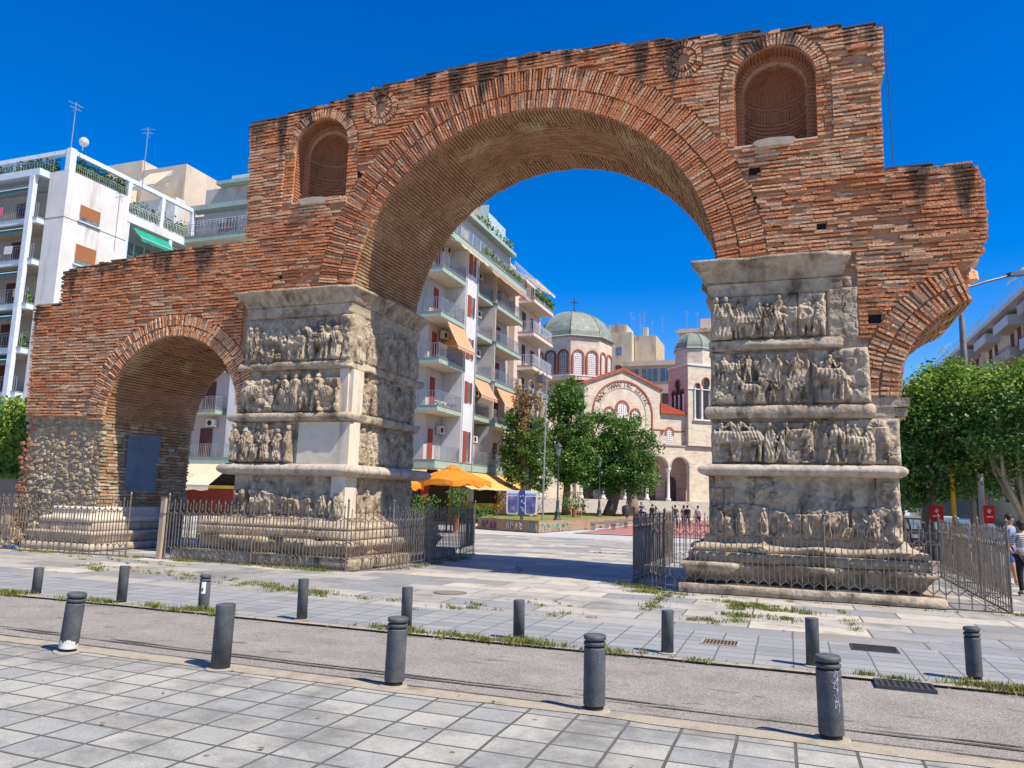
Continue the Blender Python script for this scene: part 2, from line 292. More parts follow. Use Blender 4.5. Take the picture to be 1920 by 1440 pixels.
# grass tufts in the joints and along the kerbs
def tufts(name, spots, blades=22, h=.12, spread=.12):
    b = MB()
    for x, y, s in spots:
        for i in range(int(blades*s*1.5)):
            a = rnd.uniform(0, 2*math.pi); r = abs(rnd.gauss(0, spread*s)); px, py = x+r*math.cos(a)*1.6, y+r*math.sin(a)*.7
            hh = h*rnd.uniform(.4, 1.1)*min(1.3, s); l_ = rnd.uniform(.2, .9)*hh; t = rnd.uniform(0, 6.28); wd = .004+.004*rnd.random()
            dx, dy = math.cos(t), math.sin(t)
            b.add([(px-dy*wd, py+dx*wd, 0), (px+dy*wd, py-dx*wd, 0), (px+dx*l_*.5+dy*wd*.7, py+dy*l_*.5-dx*wd*.7, hh*.7), (px+dx*l_*.5-dy*wd*.7, py+dy*l_*.5+dx*wd*.7, hh*.7), (px+dx*l_, py+dy*l_, hh)], [(0, 1, 2, 3), (3, 2, 4)])
    return tag(b.build(name, 'grass'), kind='stuff')
sp = []
for i in range(150):
    x = rnd.uniform(-15, 5); k = n1(x*.5, 3.3, 2)
    if k > .56: sp.append((x, -7.56+rnd.gauss(0, .045), rnd.uniform(.3, 1.0)*(k+.2)))
for cx, n_, s in ((-10.9, 10, 1.3), (-12.6, 10, 1.4), (-8.8, 16, 1.4), (-5.0, 14, 1.2), (-4.1, 14, 1.1), (-3.3, 14, 1.3), (-2.2, 10, 1.0), (2.3, 22, 1.6), (2.9, 12, 1.2), (.9, 6, 1)):
    for i in range(n_): sp.append((cx+rnd.gauss(0, .3), -7.53+rnd.gauss(0, .07), s*rnd.uniform(.6, 1.2)))
tufts('kerb_grass', sp, 26, .075, .07)
sp = []
def run(x0, y0, x1, y1, n_, s=1.0, j=.05):
    for i in range(n_):
        t = rnd.random(); sp.append((x0+(x1-x0)*t+rnd.gauss(0, j), y0+(y1-y0)*t+rnd.gauss(0, j), s*rnd.uniform(.4, 1.1)))
run(-3.2, -1.0, -2.0, -1.2, 22, 1.0, .12); run(-2.4, -1.3, -2.4, -3.8, 26, .8); run(-1.6, -1.7, -.2, -2.0, 26, .9, .1); run(-.9, -2.0, -.9, -4.2, 26, .9, .08)
run(-.9, -2.2, .3, -2.6, 28, 1.1, .12); run(-.8, -3.3, .1, -3.6, 16, .9, .12); run(.9, -1.8, .9, -4.2, 18, .6, .04); run(-1.9, -4.4, -1.0, -4.4, 10, 1.1, .1)
run(-13.5, -3.6, -8.8, -4.6, 46, .9, .25); run(-16, -3.2, -14, -3.8, 22, .9, .2); run(-10.5, -4.2, -8.0, -4.9, 34, 1.0, .12); run(-19, -1.6, -14, -2.4, 24, .7, .25)
run(-21, -1.4, -18.5, -1.3, 26, 1.0, .1); run(-17.6, -1.15, -16.4, -1.15, 12, .9, .08); run(-15.3, -1.25, -10.6, -1.25, 36, 1.3, .07); run(-9.2, .2, -9.4, 4.6, 26, 1.1, .1)
run(-7.5, -5.0, -3, -5.1, 24, .9, .2); run(-3.6, .2, -2.6, -.9, 18, 1.2, .1); run(-2.4, -1.0, 3.6, -.85, 26, .5, .05); run(3.6, -.5, 4.6, -.6, 16, 1.1, .15); run(-5.2, -4.2, -4, -3.4, 10, .7, .3); run(-6.5, 9.6, -3.5, 9.8, 12, 1, .3)
tufts('joint_weeds', sp, 24, .085, .10)
# dry leaves and litter on the marble
b = MB()
for i in range(520):
    x = rnd.uniform(-20, 4); y = rnd.choice([rnd.uniform(-5, 0), rnd.gauss(-7.6, .2), rnd.uniform(-17, -10)]); s = rnd.uniform(.008, .022); a = rnd.uniform(0, 6.28)
    z = .02
    b.add([(x+s*math.cos(a+k*1.57)*(1.6 if k % 2 else .8), y+s*math.sin(a+k*1.57)*(1.6 if k % 2 else .8), z+.004*k) for k in range(4)], [(0, 1, 2, 3)])
tag(b.build('dry_leaves', mat('dry_leaf', [(.08, .06, .04), (.25, .18, .09), (.06, .06, .055)], island=.8, bump=0)), kind='stuff')
# ======================= THE TRIUMPHAL ARCH =======================
T = 3.7
arch = thing('triumphal_arch', 'ancient red brick triumphal arch on two carved marble piers with a smaller side arch', 'arch')
A1 = (-6.227, 6.982, 4.843); A2 = (-17.049, 3.872, 2.492); A3 = (4.282, 4.178, 2.08)
O1, O2, O3 = 5.95, 3.16, 2.86
NI = [(-12.35, .90, 11.64, 10.09, 1.235), (-.083, .897, 11.57, 10.09, 1.22)]   # niche: centre, radius, springing, sill, ring
ME = [(-10.45, 12.58, .54, .17), (-2.14, 12.48, .49, .15)]
def arcpts(c, a0, a1, n): return [(c[0]+c[2]*math.cos(R(a0+(a1-a0)*i/n)), c[1]+c[2]*math.sin(R(a0+(a1-a0)*i/n))) for i in range(n+1)]
top_main = [(-14.93, 12.74), (-13.63, 12.87), (-12.17, 12.99), (-10.44, 13.22), (-8.3, 13.38), (-6.01, 13.36), (-3.19, 13.16), (-.67, 12.92), (2.23, 12.52)]
right_side = [(2.2, 11.3), (2.13, 11.2), (2.13, 9.16), (3.72, 9.06), (3.92, 8.88), (3.96, 8.5), (3.95, 8.1), (4.0, 7.9), (3.95, 7.45), (3.84, 7.1), (3.55, 6.80), (3.41, 6.80), (3.62, 6.17)]
outer = [(-22.82, 4.08), (-23.03, 7.72), (-21.9, 7.70), (-21.93, 8.76), (-20.6, 8.86), (-18.0, 9.04), (-14.74, 9.10)]+top_main+right_side
outer += arcpts(A3, 108, 180, 12)+[(2.2, 4.12), (1.55, 4.1), (1.55, .3), (-1.45, .3), (-1.45, 7.3), (-1.40, 7.38)]
outer += arcpts(A1, 4.7, 175.3, 60)+[(-11.0, 7.3), (-10.98, .3), (-14.45, .3), (-14.45, 3.85)]+arcpts(A2, 0, 180, 36)
outer_ccw = outer[::-1]
def inpoly(x, z, P=outer):
    c = False; n = len(P); j = n-1
    for i in range(n):
        xi, zi = P[i]; xj, zj = P[j]
        if (zi > z) != (zj > z) and x < (xj-xi)*(z-zi)/(zj-zi)+xi: c = not c
        j = i
    return c
def niche_poly(c): return [(c[0]-c[1], c[3]), (c[0]+c[1], c[3])]+[(c[0]+c[1]*math.cos(a), c[2]+c[1]*math.sin(a)) for a in np.linspace(0, math.pi, 17)]
# --- brick core: front face with niche openings, sides, back
def core():
    b = MB()
    loops = [outer_ccw]+[niche_poly(c)[::-1] for c in NI]
    pts = [p for lp in loops for p in lp]
    tr = geometry.tessellate_polygon([[Vector((p[0], p[1], 0)) for p in lp] for lp in loops])
    vs = [(p[0], 0.0, p[1]) for p in pts]; n = len(pts); fs = []
    for t in tr:
        a, b_, c = [pts[i] for i in t]; cc = (b_[0]-a[0])*(c[1]-a[1])-(b_[1]-a[1])*(c[0]-a[0]); fs.append(tuple(t) if cc > 0 else tuple(t[::-1]))
    b.add(vs, fs)
    P = outer_ccw; k = len(P)
    tr = geometry.tessellate_polygon([[Vector((p[0], p[1], 0)) for p in P]])
    vs = [(p[0], T, p[1]) for p in P]; fs = []
    for t in tr:
        a, b_, c = [P[i] for i in t]; cc = (b_[0]-a[0])*(c[1]-a[1])-(b_[1]-a[1])*(c[0]-a[0]); fs.append(tuple(t[::-1]) if cc > 0 else tuple(t))
    b.add(vs, fs)
    ar = sum(P[i][0]*P[(i+1) % k][1]-P[(i+1) % k][0]*P[i][1] for i in range(k))
    for i in range(k):
        p, q = P[i], P[(i+1) % k]
        Q = [(p[0], 0, p[1]), (q[0], 0, q[1]), (q[0], T, q[1]), (p[0], T, p[1])]
        if ar > 0: Q = Q[::-1]
        b.quad(*Q)
    return b.build('brick_core', 'mortar', arch)
core()
def eroded(x, z):
    k = n1(x*.55+40, z*.9+7, 3)
    if x > -1.5: k += .05
    if -14.9 < x < -13 and z > 7: k += .03
    return k
def allowed(x, z):
    if not inpoly(x, z): return False
    for (cx, cz, r), o in ((A1, O1), (A2, O2)):
        if z > cz-.5 or o == O1:
            d = math.hypot(x-cx, z-cz)
            if d < o+.02*math.sin(z*23) and (z > cz or abs(x-cx) < o): return False
        elif abs(x-cx) < o and z < cz and abs(x-cx) > r-.3: return False
    d = math.hypot(x-A3[0], z-A3[1])
    if d < O3 and z > 4.0: return False
    for c, r, s, base, ro in NI:
        if z > s and math.hypot(x-c, z-s) < ro: return False
        if base-.02 < z <= s and abs(x-c) < ro: return False
    for cx, cz, r, ri in ME:
        if math.hypot(x-cx, z-cz) < r: return False
    if -14.6 < x < -10.7 and z < 7.3: return False
    if -1.75 < x < 1.5 and z < 7.3: return False
    if x < 1.9 and z < 5.4 and x > -1: return False
    return True
holes = [(-11.10, 10.70, .13), (-11.91, 6.40, .09), (-13.43, 7.91, .07), (-1.02, 9.42, .10), (-.55, 9.44, .12), (-.64, 8.76, .11), (.83, 7.98, .09), (1.80, 5.84, .13)]
for q, hh in enumerate(holes):
    b = MB(); b.box(hh[0]-hh[2], hh[0]+hh[2], -.012, -.004, hh[1]-hh[2]*.7, hh[1]+hh[2]*.7); b.build('putlog_hole', flat('dark_void', (.012, .01, .01), .9), arch)
TXx = [-23.05, -21.95, -21.93, -18, -14.95, -14.93]+[p[0] for p in top_main[1:]]+[2.24, 4.2]
TZz = [7.7, 7.7, 8.76, 9.04, 9.1, 12.74]+[p[1] for p in top_main[1:]]+[9.1, 9.0]
def wet(o):
    me = o.data; n = len(me.vertices); co = np.zeros(n*3); me.vertices.foreach_get('co', co); co = co.reshape(-1, 3)
    a = me.attributes.new('wet', 'FLOAT', 'POINT'); a.data.foreach_set('value', np.clip(1-(np.interp(co[:, 0], TXx, TZz)-co[:, 2])/1.9, 0.0, 1.0).astype(np.float32))
def front_bricks():
    b = MB(); CH = .094; z = 4.02; row = 0
    while z < 13.5:
        zc = z+CH/2; spans = []; x = -23.2; on = False
        while x < 4.2:
            zz = zc+.012*math.sin(x*1.3)+.02*math.sin(x*.37+z)
            ok = allowed(x, zz) and not any(abs(x-h[0]) < h[2] and abs(zz-h[1]) < h[2] for h in holes)
            if ok and not on: x0 = x; on = True
            if not ok and on: spans.append((x0, x-.02)); on = False
            x += .05
        if on: spans.append((x0, x))
        for x0, x1 in spans:
            x = x0-rnd.uniform(0, .02) if row % 2 else x0
            first = True
            while x < x1-.04:
                L = rnd.uniform(.30, .56) if not (first and row % 2) else rnd.uniform(.12, .26)
                first = False
                if x1-(x+L) < .1: L = x1-x
                k = eroded(x, zc); th = rnd.uniform(.046, .058); pr = rnd.uniform(.075, .105)
                if k > .60: pr *= rnd.uniform(.1, 1.5); th *= rnd.uniform(.7, 1.1)
                if k > .68 and rnd.random() < .2: x += L; continue
                if rnd.random() < .015: x += L; continue
                if False: pass
                wv = .012*math.sin(x*1.3)+.02*math.sin(x*.37+z)+rnd.gauss(0, .003)
                tl = rnd.gauss(0, .005)
                mi = 1 if (n1(x*.22+9, zc*.4+3, 3) > .56 and rnd.random() < .7) or rnd.random() < .06 else 0
                if rnd.random() < .5 and pr > .05:
                    q0 = x+rnd.uniform(-.1, .1); b.obox((q0, .02, z+wv+th-.002), (min(L*rnd.uniform(.5, 1.2), x1-q0), 0, tl), (0, -pr+rnd.uniform(-.012, .02), 0), (0, 0, CH-th+.002), 2, .006)
                if rnd.random() < .8: b.obox((x-.012, .02, z+wv), (.018, 0, 0), (0, -pr-.005, 0), (0, 0, th), 2, .003)
                b.obox((x, .02, z+wv), (L-rnd.uniform(.006, .012), rnd.gauss(0, .006), tl), (0, -pr-.02, -.006), (0, 0, th), mi, .005)
                x += L
        z += CH; row += 1
    o = b.build('brickwork', ['brick', 'brick_pale', 'pointing'], arch); wet(o); return o
front_bricks()
def voussoirs(name, c, r_in, bands, a0, a1, step=.10, mats=('brick_pale', 'brick'), y=0.0, jj=.012):
    b = MB(); r = r_in
    for bi, bw in enumerate(bands):
        n = int(R(abs(a1-a0))*(r+bw*.5)/step)
        for i in range(n):
            a = R(a0+(a1-a0)*(i+.5)/n)+rnd.gauss(0, .0015*5/r); ca, sa = math.cos(a), math.sin(a)
            er = Vector((ca, 0, sa)); et = Vector((-sa, 0, ca)); wd = step*rnd.uniform(.50, .62); pr = rnd.uniform(.075, .115)
            if rnd.random() < .4: b.obox(Vector((c[0], y+.02, c[1]))+er*(r+.01)+et*wd*.5, er*(bw*rnd.uniform(.5, .95)), (0, -pr+rnd.uniform(-.01, .015), 0), et*(step-wd), 2, .005)
            r0 = r+rnd.uniform(0, .02); r1 = r+bw-rnd.uniform(.012, .05)
            parts = [(r0, r1)] if rnd.random() < .5 or bw < .3 else [(r0, r0+(r1-r0)*.5-.008), (r0+(r1-r0)*.5+.008, r1)]
            for p0, p1 in parts:
                o = Vector((c[0], y+.02, c[1]))+er*p0-et*wd/2
                b.obox(o, er*(p1-p0), (0, -pr-.02, 0), et*wd, 1 if rnd.random() < .22 else 0, .005)
        r += bw
    o = b.build(name, list(mats)+['pointing'], arch); wet(o); return o
voussoirs('arch_ring', A1, 4.845, [.50, .60], 4.6, 175.4, .080, ('brick', 'brick_pale'))
voussoirs('arch_ring', A2, 2.495, [.32, .34], 0, 180, .078, ('brick_pale', 'brick'))
voussoirs('arch_ring', A3, 2.085, [.38, .39], 108.5, 180, .095, ('brick_pale', 'brick'))
for c, r, s, base, ro in NI:
    voussoirs('niche_surround', (c, s), r, [ro-r-.02], 0, 180, .085, ('brick_pale', 'brick'))
for cx, cz, r, ri in ME:
    voussoirs('medallion', (cx, cz), ri, [(r-ri)/2, (r-ri)/2], 0, 360, .075, ('brick_pale', 'brick'))
# niche jamb bands, recess walls, semidomes, sills
for c, r, s, base, ro in NI:
    jb = {-1: MB(), 1: MB()}; z = base+.02
    while z < s-.05:
        for sg in (-1, 1):
            b = jb[sg]
            if rnd.random() < .5: xs = [(r, ro)]
            else: q = rnd.uniform(.4, .6); xs = [(r, r+(ro-r)*q-.01), (r+(ro-r)*q+.01, ro)]
            for q0, q1 in xs:
                b.obox((c+sg*q0, .02, z), (sg*(q1-q0-.012), 0, 0), (0, -rnd.uniform(.045, .075), 0), (0, 0, .068), 1 if rnd.random() < .3 else 0, .004)
        z += .1
    for sg in (-1, 1): jb[sg].build('niche_jamb', ['brick', 'brick_pale'], arch)
    # outer reveal and inner frame
    D0, D1, r2 = .38, 1.0, .70; b = MB()
    npz = niche_poly((c, r, s, base))
    for i in range(len(npz)):
        p, q = npz[i], npz[(i+1) % len(npz)]
        b.quad((p[0], 0, p[1]), (p[0], D0, p[1]), (q[0], D0, q[1]), (q[0], 0, q[1]))
    inner = [(c-r2, base), (c+r2, base)]+[(c+r2*math.cos(a), s-.06+r2*math.sin(a)) for a in np.linspace(0, math.pi, 17)]
    for i in range(1, len(npz)-1):
        p, q, p2, q2 = npz[i], npz[i+1], inner[i], inner[i+1]; b.quad((p[0], D0, p[1]), (p2[0], D0, p2[1]), (q2[0], D0, q2[1]), (q[0], D0, q[1]))
    b.quad((npz[-1][0], D0, npz[-1][1]), (inner[-1][0], D0, inner[-1][1]), (inner[0][0], D0, inner[0][1]), (npz[0][0], D0, npz[0][1]))
    N = 14
    for i in range(N):
        a0, a1 = math.pi*i/N, math.pi*(i+1)/N
        P0 = (c+r2*math.cos(a0), D0+D1*.7*math.sin(a0)); P1 = (c+r2*math.cos(a1), D0+D1*.7*math.sin(a1))
        b.quad((*P0, base), (*P1, base), (*P1, s-.06), (*P0, s-.06))
        for j in range(8):
            t0, t1 = math.pi/2*j/8, math.pi/2*(j+1)/8
            f = lambda a, t: (c+r2*math.cos(a)*math.cos(t), D0+D1*.7*math.sin(a)*math.cos(t), s-.06+r2*math.sin(t))
            b.quad(f(a0, t0), f(a1, t0), f(a1, t1), f(a0, t1))
    b.quad((c-r, 0, base), (c-r2, 1.1, base), (c+r2, 1.1, base), (c+r, 0, base))
    rc = b.build('niche_recess', 'mortar', arch)
    b = MB(); z = base+.01; row = 0
    while z < s-.08:
        N = 7; band = (s-.55 < z < s-.25)
        if band and row >= 0:
            for i in range(30):
                a = math.pi*(i+.5)/30; er = Vector((math.cos(a), .7*math.sin(a)/.7*1.0, 0)); P = Vector((c+r2*math.cos(a), D0+D1*.7*math.sin(a), z)); tn = Vector((-math.sin(a), math.cos(a), 0))
                b.obox(P-tn*.024, tn*.048, Vector((c, D0, z))-P and (Vector((c, D0, z))-P).normalized()*.035, (0, 0, .27), 0, .004)
            z += .31; continue
        for i in range(N):
            a = math.pi*(i+.5+.5*(row % 2)*(1 if i < N-1 else 0))/N; P = Vector((c+r2*math.cos(a), D0+D1*.7*math.sin(a), z)); tn = Vector((-math.sin(a), math.cos(a), 0)); L = math.pi*r2/N*.95
            b.obox(P-tn*L/2, tn*L*.96, (Vector((c, D0, z))-P).normalized()*rnd.uniform(.03, .05), (0, 0, .062), 0, .004)
        z += .098; row += 1
    z = base+.01
    while z < s-.03:
        for sg in (-1, 1):   # reveal courses and frame courses
            b.obox((c+sg*(r-.0), .03, z), (-sg*.03, 0, 0), (0, D0-.06, 0), (0, 0, .060), 0, .003)
            b.obox((c+sg*(r-.01), D0+.01, z), (-sg*(r-r2-.02), 0, 0), (0, -.035, 0), (0, 0, .060), 0, .003)
        z += .092
    for j in range(1, 7):
        t = math.pi/2*(j-.35)/7; n_ = max(6, int(34*math.cos(t)))
        for i in range(n_):
            a = math.pi*(i+.5)/n_; P = Vector((c+r2*math.cos(a)*math.cos(t), D0+D1*.7*math.sin(a)*math.cos(t), s-.06+r2*math.sin(t))); nn = (Vector((c, D0, s-.06))-P).normalized(); tn = Vector((-math.sin(a), math.cos(a), 0)); up = tn.cross(nn); up = up if up.z > 0 else -up
            w_ = math.pi*r2*math.cos(t)/n_*.62
            b.obox(P-tn*w_/2-up*.07, tn*w_, nn*.035, up*.145, 0, .003)
    for i in range(30):
        a = R(3+174*i/29); er = Vector((math.cos(a), 0, math.sin(a))); et = Vector((-math.sin(a), 0, math.cos(a)))
        b.obox(Vector((c, .03, s))+er*(r-.03)-et*.027, er*.03, (0, D0-.06, 0), et*.054, 0, .003)
        b.obox(Vector((c, D0+.01, s))+er*(r2+.03)-et*.027, er*(r-r2-.05), (0, -.035, 0), et*.054, 0, .003)
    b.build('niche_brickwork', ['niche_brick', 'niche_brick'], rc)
    # broken sill slab, lens-shaped in plan
    b = MB(); n_ = 14; w0 = .50 if c < -5 else .47; sx = c+.13*(-1 if c < -5 else 0)-.03; vs = []
    for k in range(n_+1):
        a = math.pi*k/n_; vs.append((sx-w0*math.cos(a), -.24*math.sin(a)**.7-.02))
    top = [(x, y, base+.0+rnd.uniform(0, .012)) for x, y in vs]; bot = [(sx+(x-sx)*.8, y*.62, base-.14+rnd.uniform(0, .03)) for x, y in vs]
    mm = len(top); b.add(top+bot, [tuple(range(mm)), tuple(range(2*mm-1, mm-1, -1))]+[(i, i+mm, i+1+mm, i+1) for i in range(mm-1)])
    b.box(c-r, c+r, -.04, .2, base-.035, base+.0)
    b.build('niche_sill', 'marble_new', arch)
# --- soffit bricks
def soffit(name, c, a0, a1, matn, special=None, y0=0.0, y1=T, step=.094):
    b = MB(); r = c[2]; n = int(R(abs(a1-a0))*r/step)
    for i in range(n):
        a = R(a0+(a1-a0)*(i+.5)/n); deg = math.degrees(a); er = Vector((math.cos(a), 0, math.sin(a))); et = Vector((-math.sin(a), 0, math.cos(a)))
        y = y0+(0 if i % 2 else -.17)
        while y < y1-.05:
            L = rnd.uniform(.3, .38); ya = max(y, y0+.005); yb = min(y+L, y1-.005); y += L
            if yb-ya < .06: continue
            if special and special[0] < deg < special[1] and ya > special[2]-.2 and yb < special[3]+.2: continue
            pr = rnd.uniform(.04, .062)*(.4 if n1(i*.21, ya*.8, 2) > .62 else 1)
            b.obox(Vector((c[0], ya, c[1]))+er*(r+.02)-et*.031, er*(-pr-.02), (0, yb-ya-.014, 0), et*.052, 0, .004)
    if special:
        k0, k1, ys, ye = special; yy = ys
        while yy < ye:
            a = k0
            while a < k1-1:
                L = rnd.uniform(3.4, 4.6); aa = R(a+L/2); er = Vector((math.cos(aa), 0, math.sin(aa))); et = Vector((-math.sin(aa), 0, math.cos(aa))); LL = R(L)*r*.97; a += L
                b.obox(Vector((c[0], yy, c[1]))+er*(r+.02)-et*LL/2, er*(-rnd.uniform(.015, .035)-.02), (0, .06, 0), et*LL, 1, .006)
            yy += .094
    return b.build(name, [matn, matn], arch)
soffit('vault_brickwork', A1, 4.8, 175.2, 'vault', (62, 118, .75, 2.7))
soffit('vault_brickwork', A2, 0, 180, 'vault')
soffit('vault_brickwork', A3, 108.5, 180, 'vault')
# --- coping tiles along the stepped tops
def coping(pts, ylo=-.06, yhi=T+.05):
    b = MB()
    for (xa, za), (xb, zb) in zip(pts[:-1], pts[1:]):
        x = xa
        while x < xb-.02:
            L = min(rnd.uniform(.3, .8), xb-x); zt = za+(zb-za)*((x+L/2)-xa)/(xb-xa); zq = math.floor((zt-4.02)/.108)*.108+4.02+.035
            b.obox((x, ylo, zq), (L-.004, 0, 0), (0, yhi-ylo, 0), (0, 0, .035), 0, .003); x += L
    b.build('coping', 'slate', arch)
coping([(-21.93, 8.74), (-20.6, 8.84), (-18.0, 9.02), (-14.85, 9.08)]); coping([(-23.03, 7.68), (-21.95, 7.68)]); coping(top_main); coping([(2.15, 9.14), (3.72, 9.06)])
# --- ragged broken end on the right, through the wall's thickness
b = MB(); z = 6.85
while z < 9.05:
    e = [p for p in ((3.55, 6.8), (3.84, 7.1), (3.95, 7.45), (4.0, 7.9), (3.95, 8.1), (3.96, 8.5), (3.92, 8.88), (3.72, 9.06))]
    ex = np.interp(z, [p[1] for p in e], [p[0] for p in e]); y = 0
    while y < T-.1:
        L = rnd.uniform(.25, .5); b.obox((ex-.45, y, z), (.45+rnd.gauss(.0, .045), 0, 0), (0, min(L, T-y)-.02, 0), (0, 0, .07), 1 if rnd.random() < .5 else 0, .008); y += L
    z += .1
for i in range(70):
    y = rnd.uniform(.3, T-.2); z = rnd.uniform(6.15, 6.95); b.blob((3.42+(z-6.15)*.30+rnd.gauss(0, .05), y, z), rnd.uniform(.08, .2), 7, 1, .3)
b.build('broken_masonry', ['brick', 'brick_pale'], arch)
# iron bracket near the broken end
# --- rubble pier under the side arch
def rubble():
    b = MB(); b.box(-22.75, -19.62, .05, T-.05, 0, 4.05); core_ = b.build('rubble_core', 'earth_mortar', arch)
    b = MB()
    def stone(x, y, z, r, red, nrm):
        sq = (rnd.uniform(.9, 1.7), rnd.uniform(.6, .85), rnd.uniform(.6, 1.0)); b.blob((x, y, z), r*1.05, 6, 1 if red else 0, .26, sq)
    pts = []
    tries = 0
    while tries < 16000:
        tries += 1; x = rnd.uniform(-22.95, -19.6); z = rnd.uniform(.05, 4.0); r = rnd.uniform(.05, .115)
        if x < -22.78+.0*z and z > 3.2: continue
        if all((x-p[0])**2+(z-p[1])**2 > (.74*(r+p[2]))**2 for p in pts): pts.append((x, z, r))
    for x, z, r in pts: stone(x, .06+rnd.uniform(-.02, .03), z, r, x < -22.45 and rnd.random() < .8, 0)
    for (yy0, yy1, xx) in ((.1, 3.6, -22.85),):
        for i in range(160): stone(xx, rnd.uniform(yy0, yy1), rnd.uniform(.1, 4.0), rnd.uniform(.09, .17), rnd.random() < .5, 0)
    b.build('rubble_stonework', ['rubble', 'rubble_red'], arch, smooth=False)
    # jamb inside the arch: mixed brick and stone courses around a flat blue-grey board
    b = MB(); z = .1
    while z < 3.98:
        y = .05
        while y < T-.1:
            L = rnd.uniform(.18, .45); yb = min(y+L, T-.05)
            if not (.95 < (y+yb)/2 < 2.3 and 1.72 < z < 3.5): b.obox((-19.62, y, z), (rnd.uniform(.05, .10), 0, 0), (0, yb-y-.02, 0), (0, 0, rnd.uniform(.055, .085)), 0 if rnd.random() < .6 else 1, .012)
            y += L
        z += .1
    b.build('jamb_masonry', ['rubble', 'vault'], arch)
    b = MB(); b.box(-19.6, -19.545, .98, 2.28, 1.72, 3.56); b.build('infill_panel', mat('blue_grey_board', [(.10, .15, .20), (.14, .20, .26), (.11, .165, .22)], scale=1.2, bump=.1, rough=.6), arch)
    # lower spread of loose stones
    b = MB()
    for i in range(110): b.blob((rnd.uniform(-23.1, -20.4), rnd.uniform(-.35, .1), rnd.uniform(0, .9)*rnd.random()), rnd.uniform(.07, .2), 7, 0, .25)
    b.build('fallen_stones', 'rubble', arch)
rubble()
# --- ring mouldings around a rectangle
def ring(name, rect, prof, matn, seed=0, erode=.0, step=.12, parent=None, fine=.006, chunks=0.0, flute=0.0, smooth=True, subdiv=1):
    """rect (x0,x1,y0,y1); prof list of (out, z)"""
    x0, x1, y0, y1 = rect; per = []
    def seg(ax, ay, bx, by, na, nb):
        n = max(2, int(math.hypot(bx-ax, by-ay)/step))
        for i in range(n):
            t = i/n; per.append((ax+(bx-ax)*t, ay+(by-ay)*t, na if i == 0 else nb))
    seg(x0, y0, x1, y0, (-1, -1), (0, -1)); seg(x1, y0, x1, y1, (1, -1), (1, 0)); seg(x1, y1, x0, y1, (1, 1), (0, 1)); seg(x0, y1, x0, y0, (-1, 1), (-1, 0))
    n = len(per); X = np.array([p[0] for p in per]); Y = np.array([p[1] for p in per]); NX = np.array([p[2][0] for p in per], float); NY = np.array([p[2][1] for p in per], float)
    s = np.arange(n)*step+seed*13.7; rows = []
    pr = []
    for (o0, z0), (o1, z1) in zip(prof[:-1], prof[1:]):
        k = max(1, int(math.hypot(o1-o0, z1-z0)/.07)) if subdiv else 1
        pr += [(o0+(o1-o0)*i/k, z0+(z1-z0)*i/k) for i in range(k)]
    pr.append(prof[-1]); om = max(o for o, z in pr)
    for o, z in pr:
        e = np.maximum(0, fbm(s*.9, s*0+z*2.2+seed, 4)-.52)*erode*3.2
        if chunks: e = e+np.clip((fbm(s*.75+5, s*0+z*.6+seed*3, 2)-.60)*9, 0, 1)*chunks
        oo = np.minimum(o, np.maximum(-.05, o-e*(.35+o/(om+.01)*.65))) + (fbm(s*5, s*0+z*9, 2)-.5)*fine*(1 if erode < .15 and not chunks else 2)
        if flute and .15 < (z-pr[0][1])/(pr[-1][1]-pr[0][1]) < .78: oo = oo-flute*np.clip(np.sin(s*2*math.pi/.24+z*3), -.3, 1)*(fbm(s*1.1, s*0+seed, 2) > .42)
        rows.append(np.stack([X+NX*oo, Y+NY*oo, np.full(n, z)+(fbm(s*2.2, s*0+z*5+3, 2)-.5)*fine*1.5], -1))
    P = np.stack(rows); P = np.concatenate([P, P[:, :1]], 1)
    o = grid_mesh(P, name, matn, parent or arch, smooth)
    return o
def half_round(z0, z1, out, n=7): return [(-.1, z0), (out*.2, z0)]+[(out*(.25+.75*math.sin(math.pi*i/n)), z0+(z1-z0)*(.5-.5*math.cos(math.pi*i/n))) for i in range(1, n)]+[(out*.2, z1), (-.1, z1)]
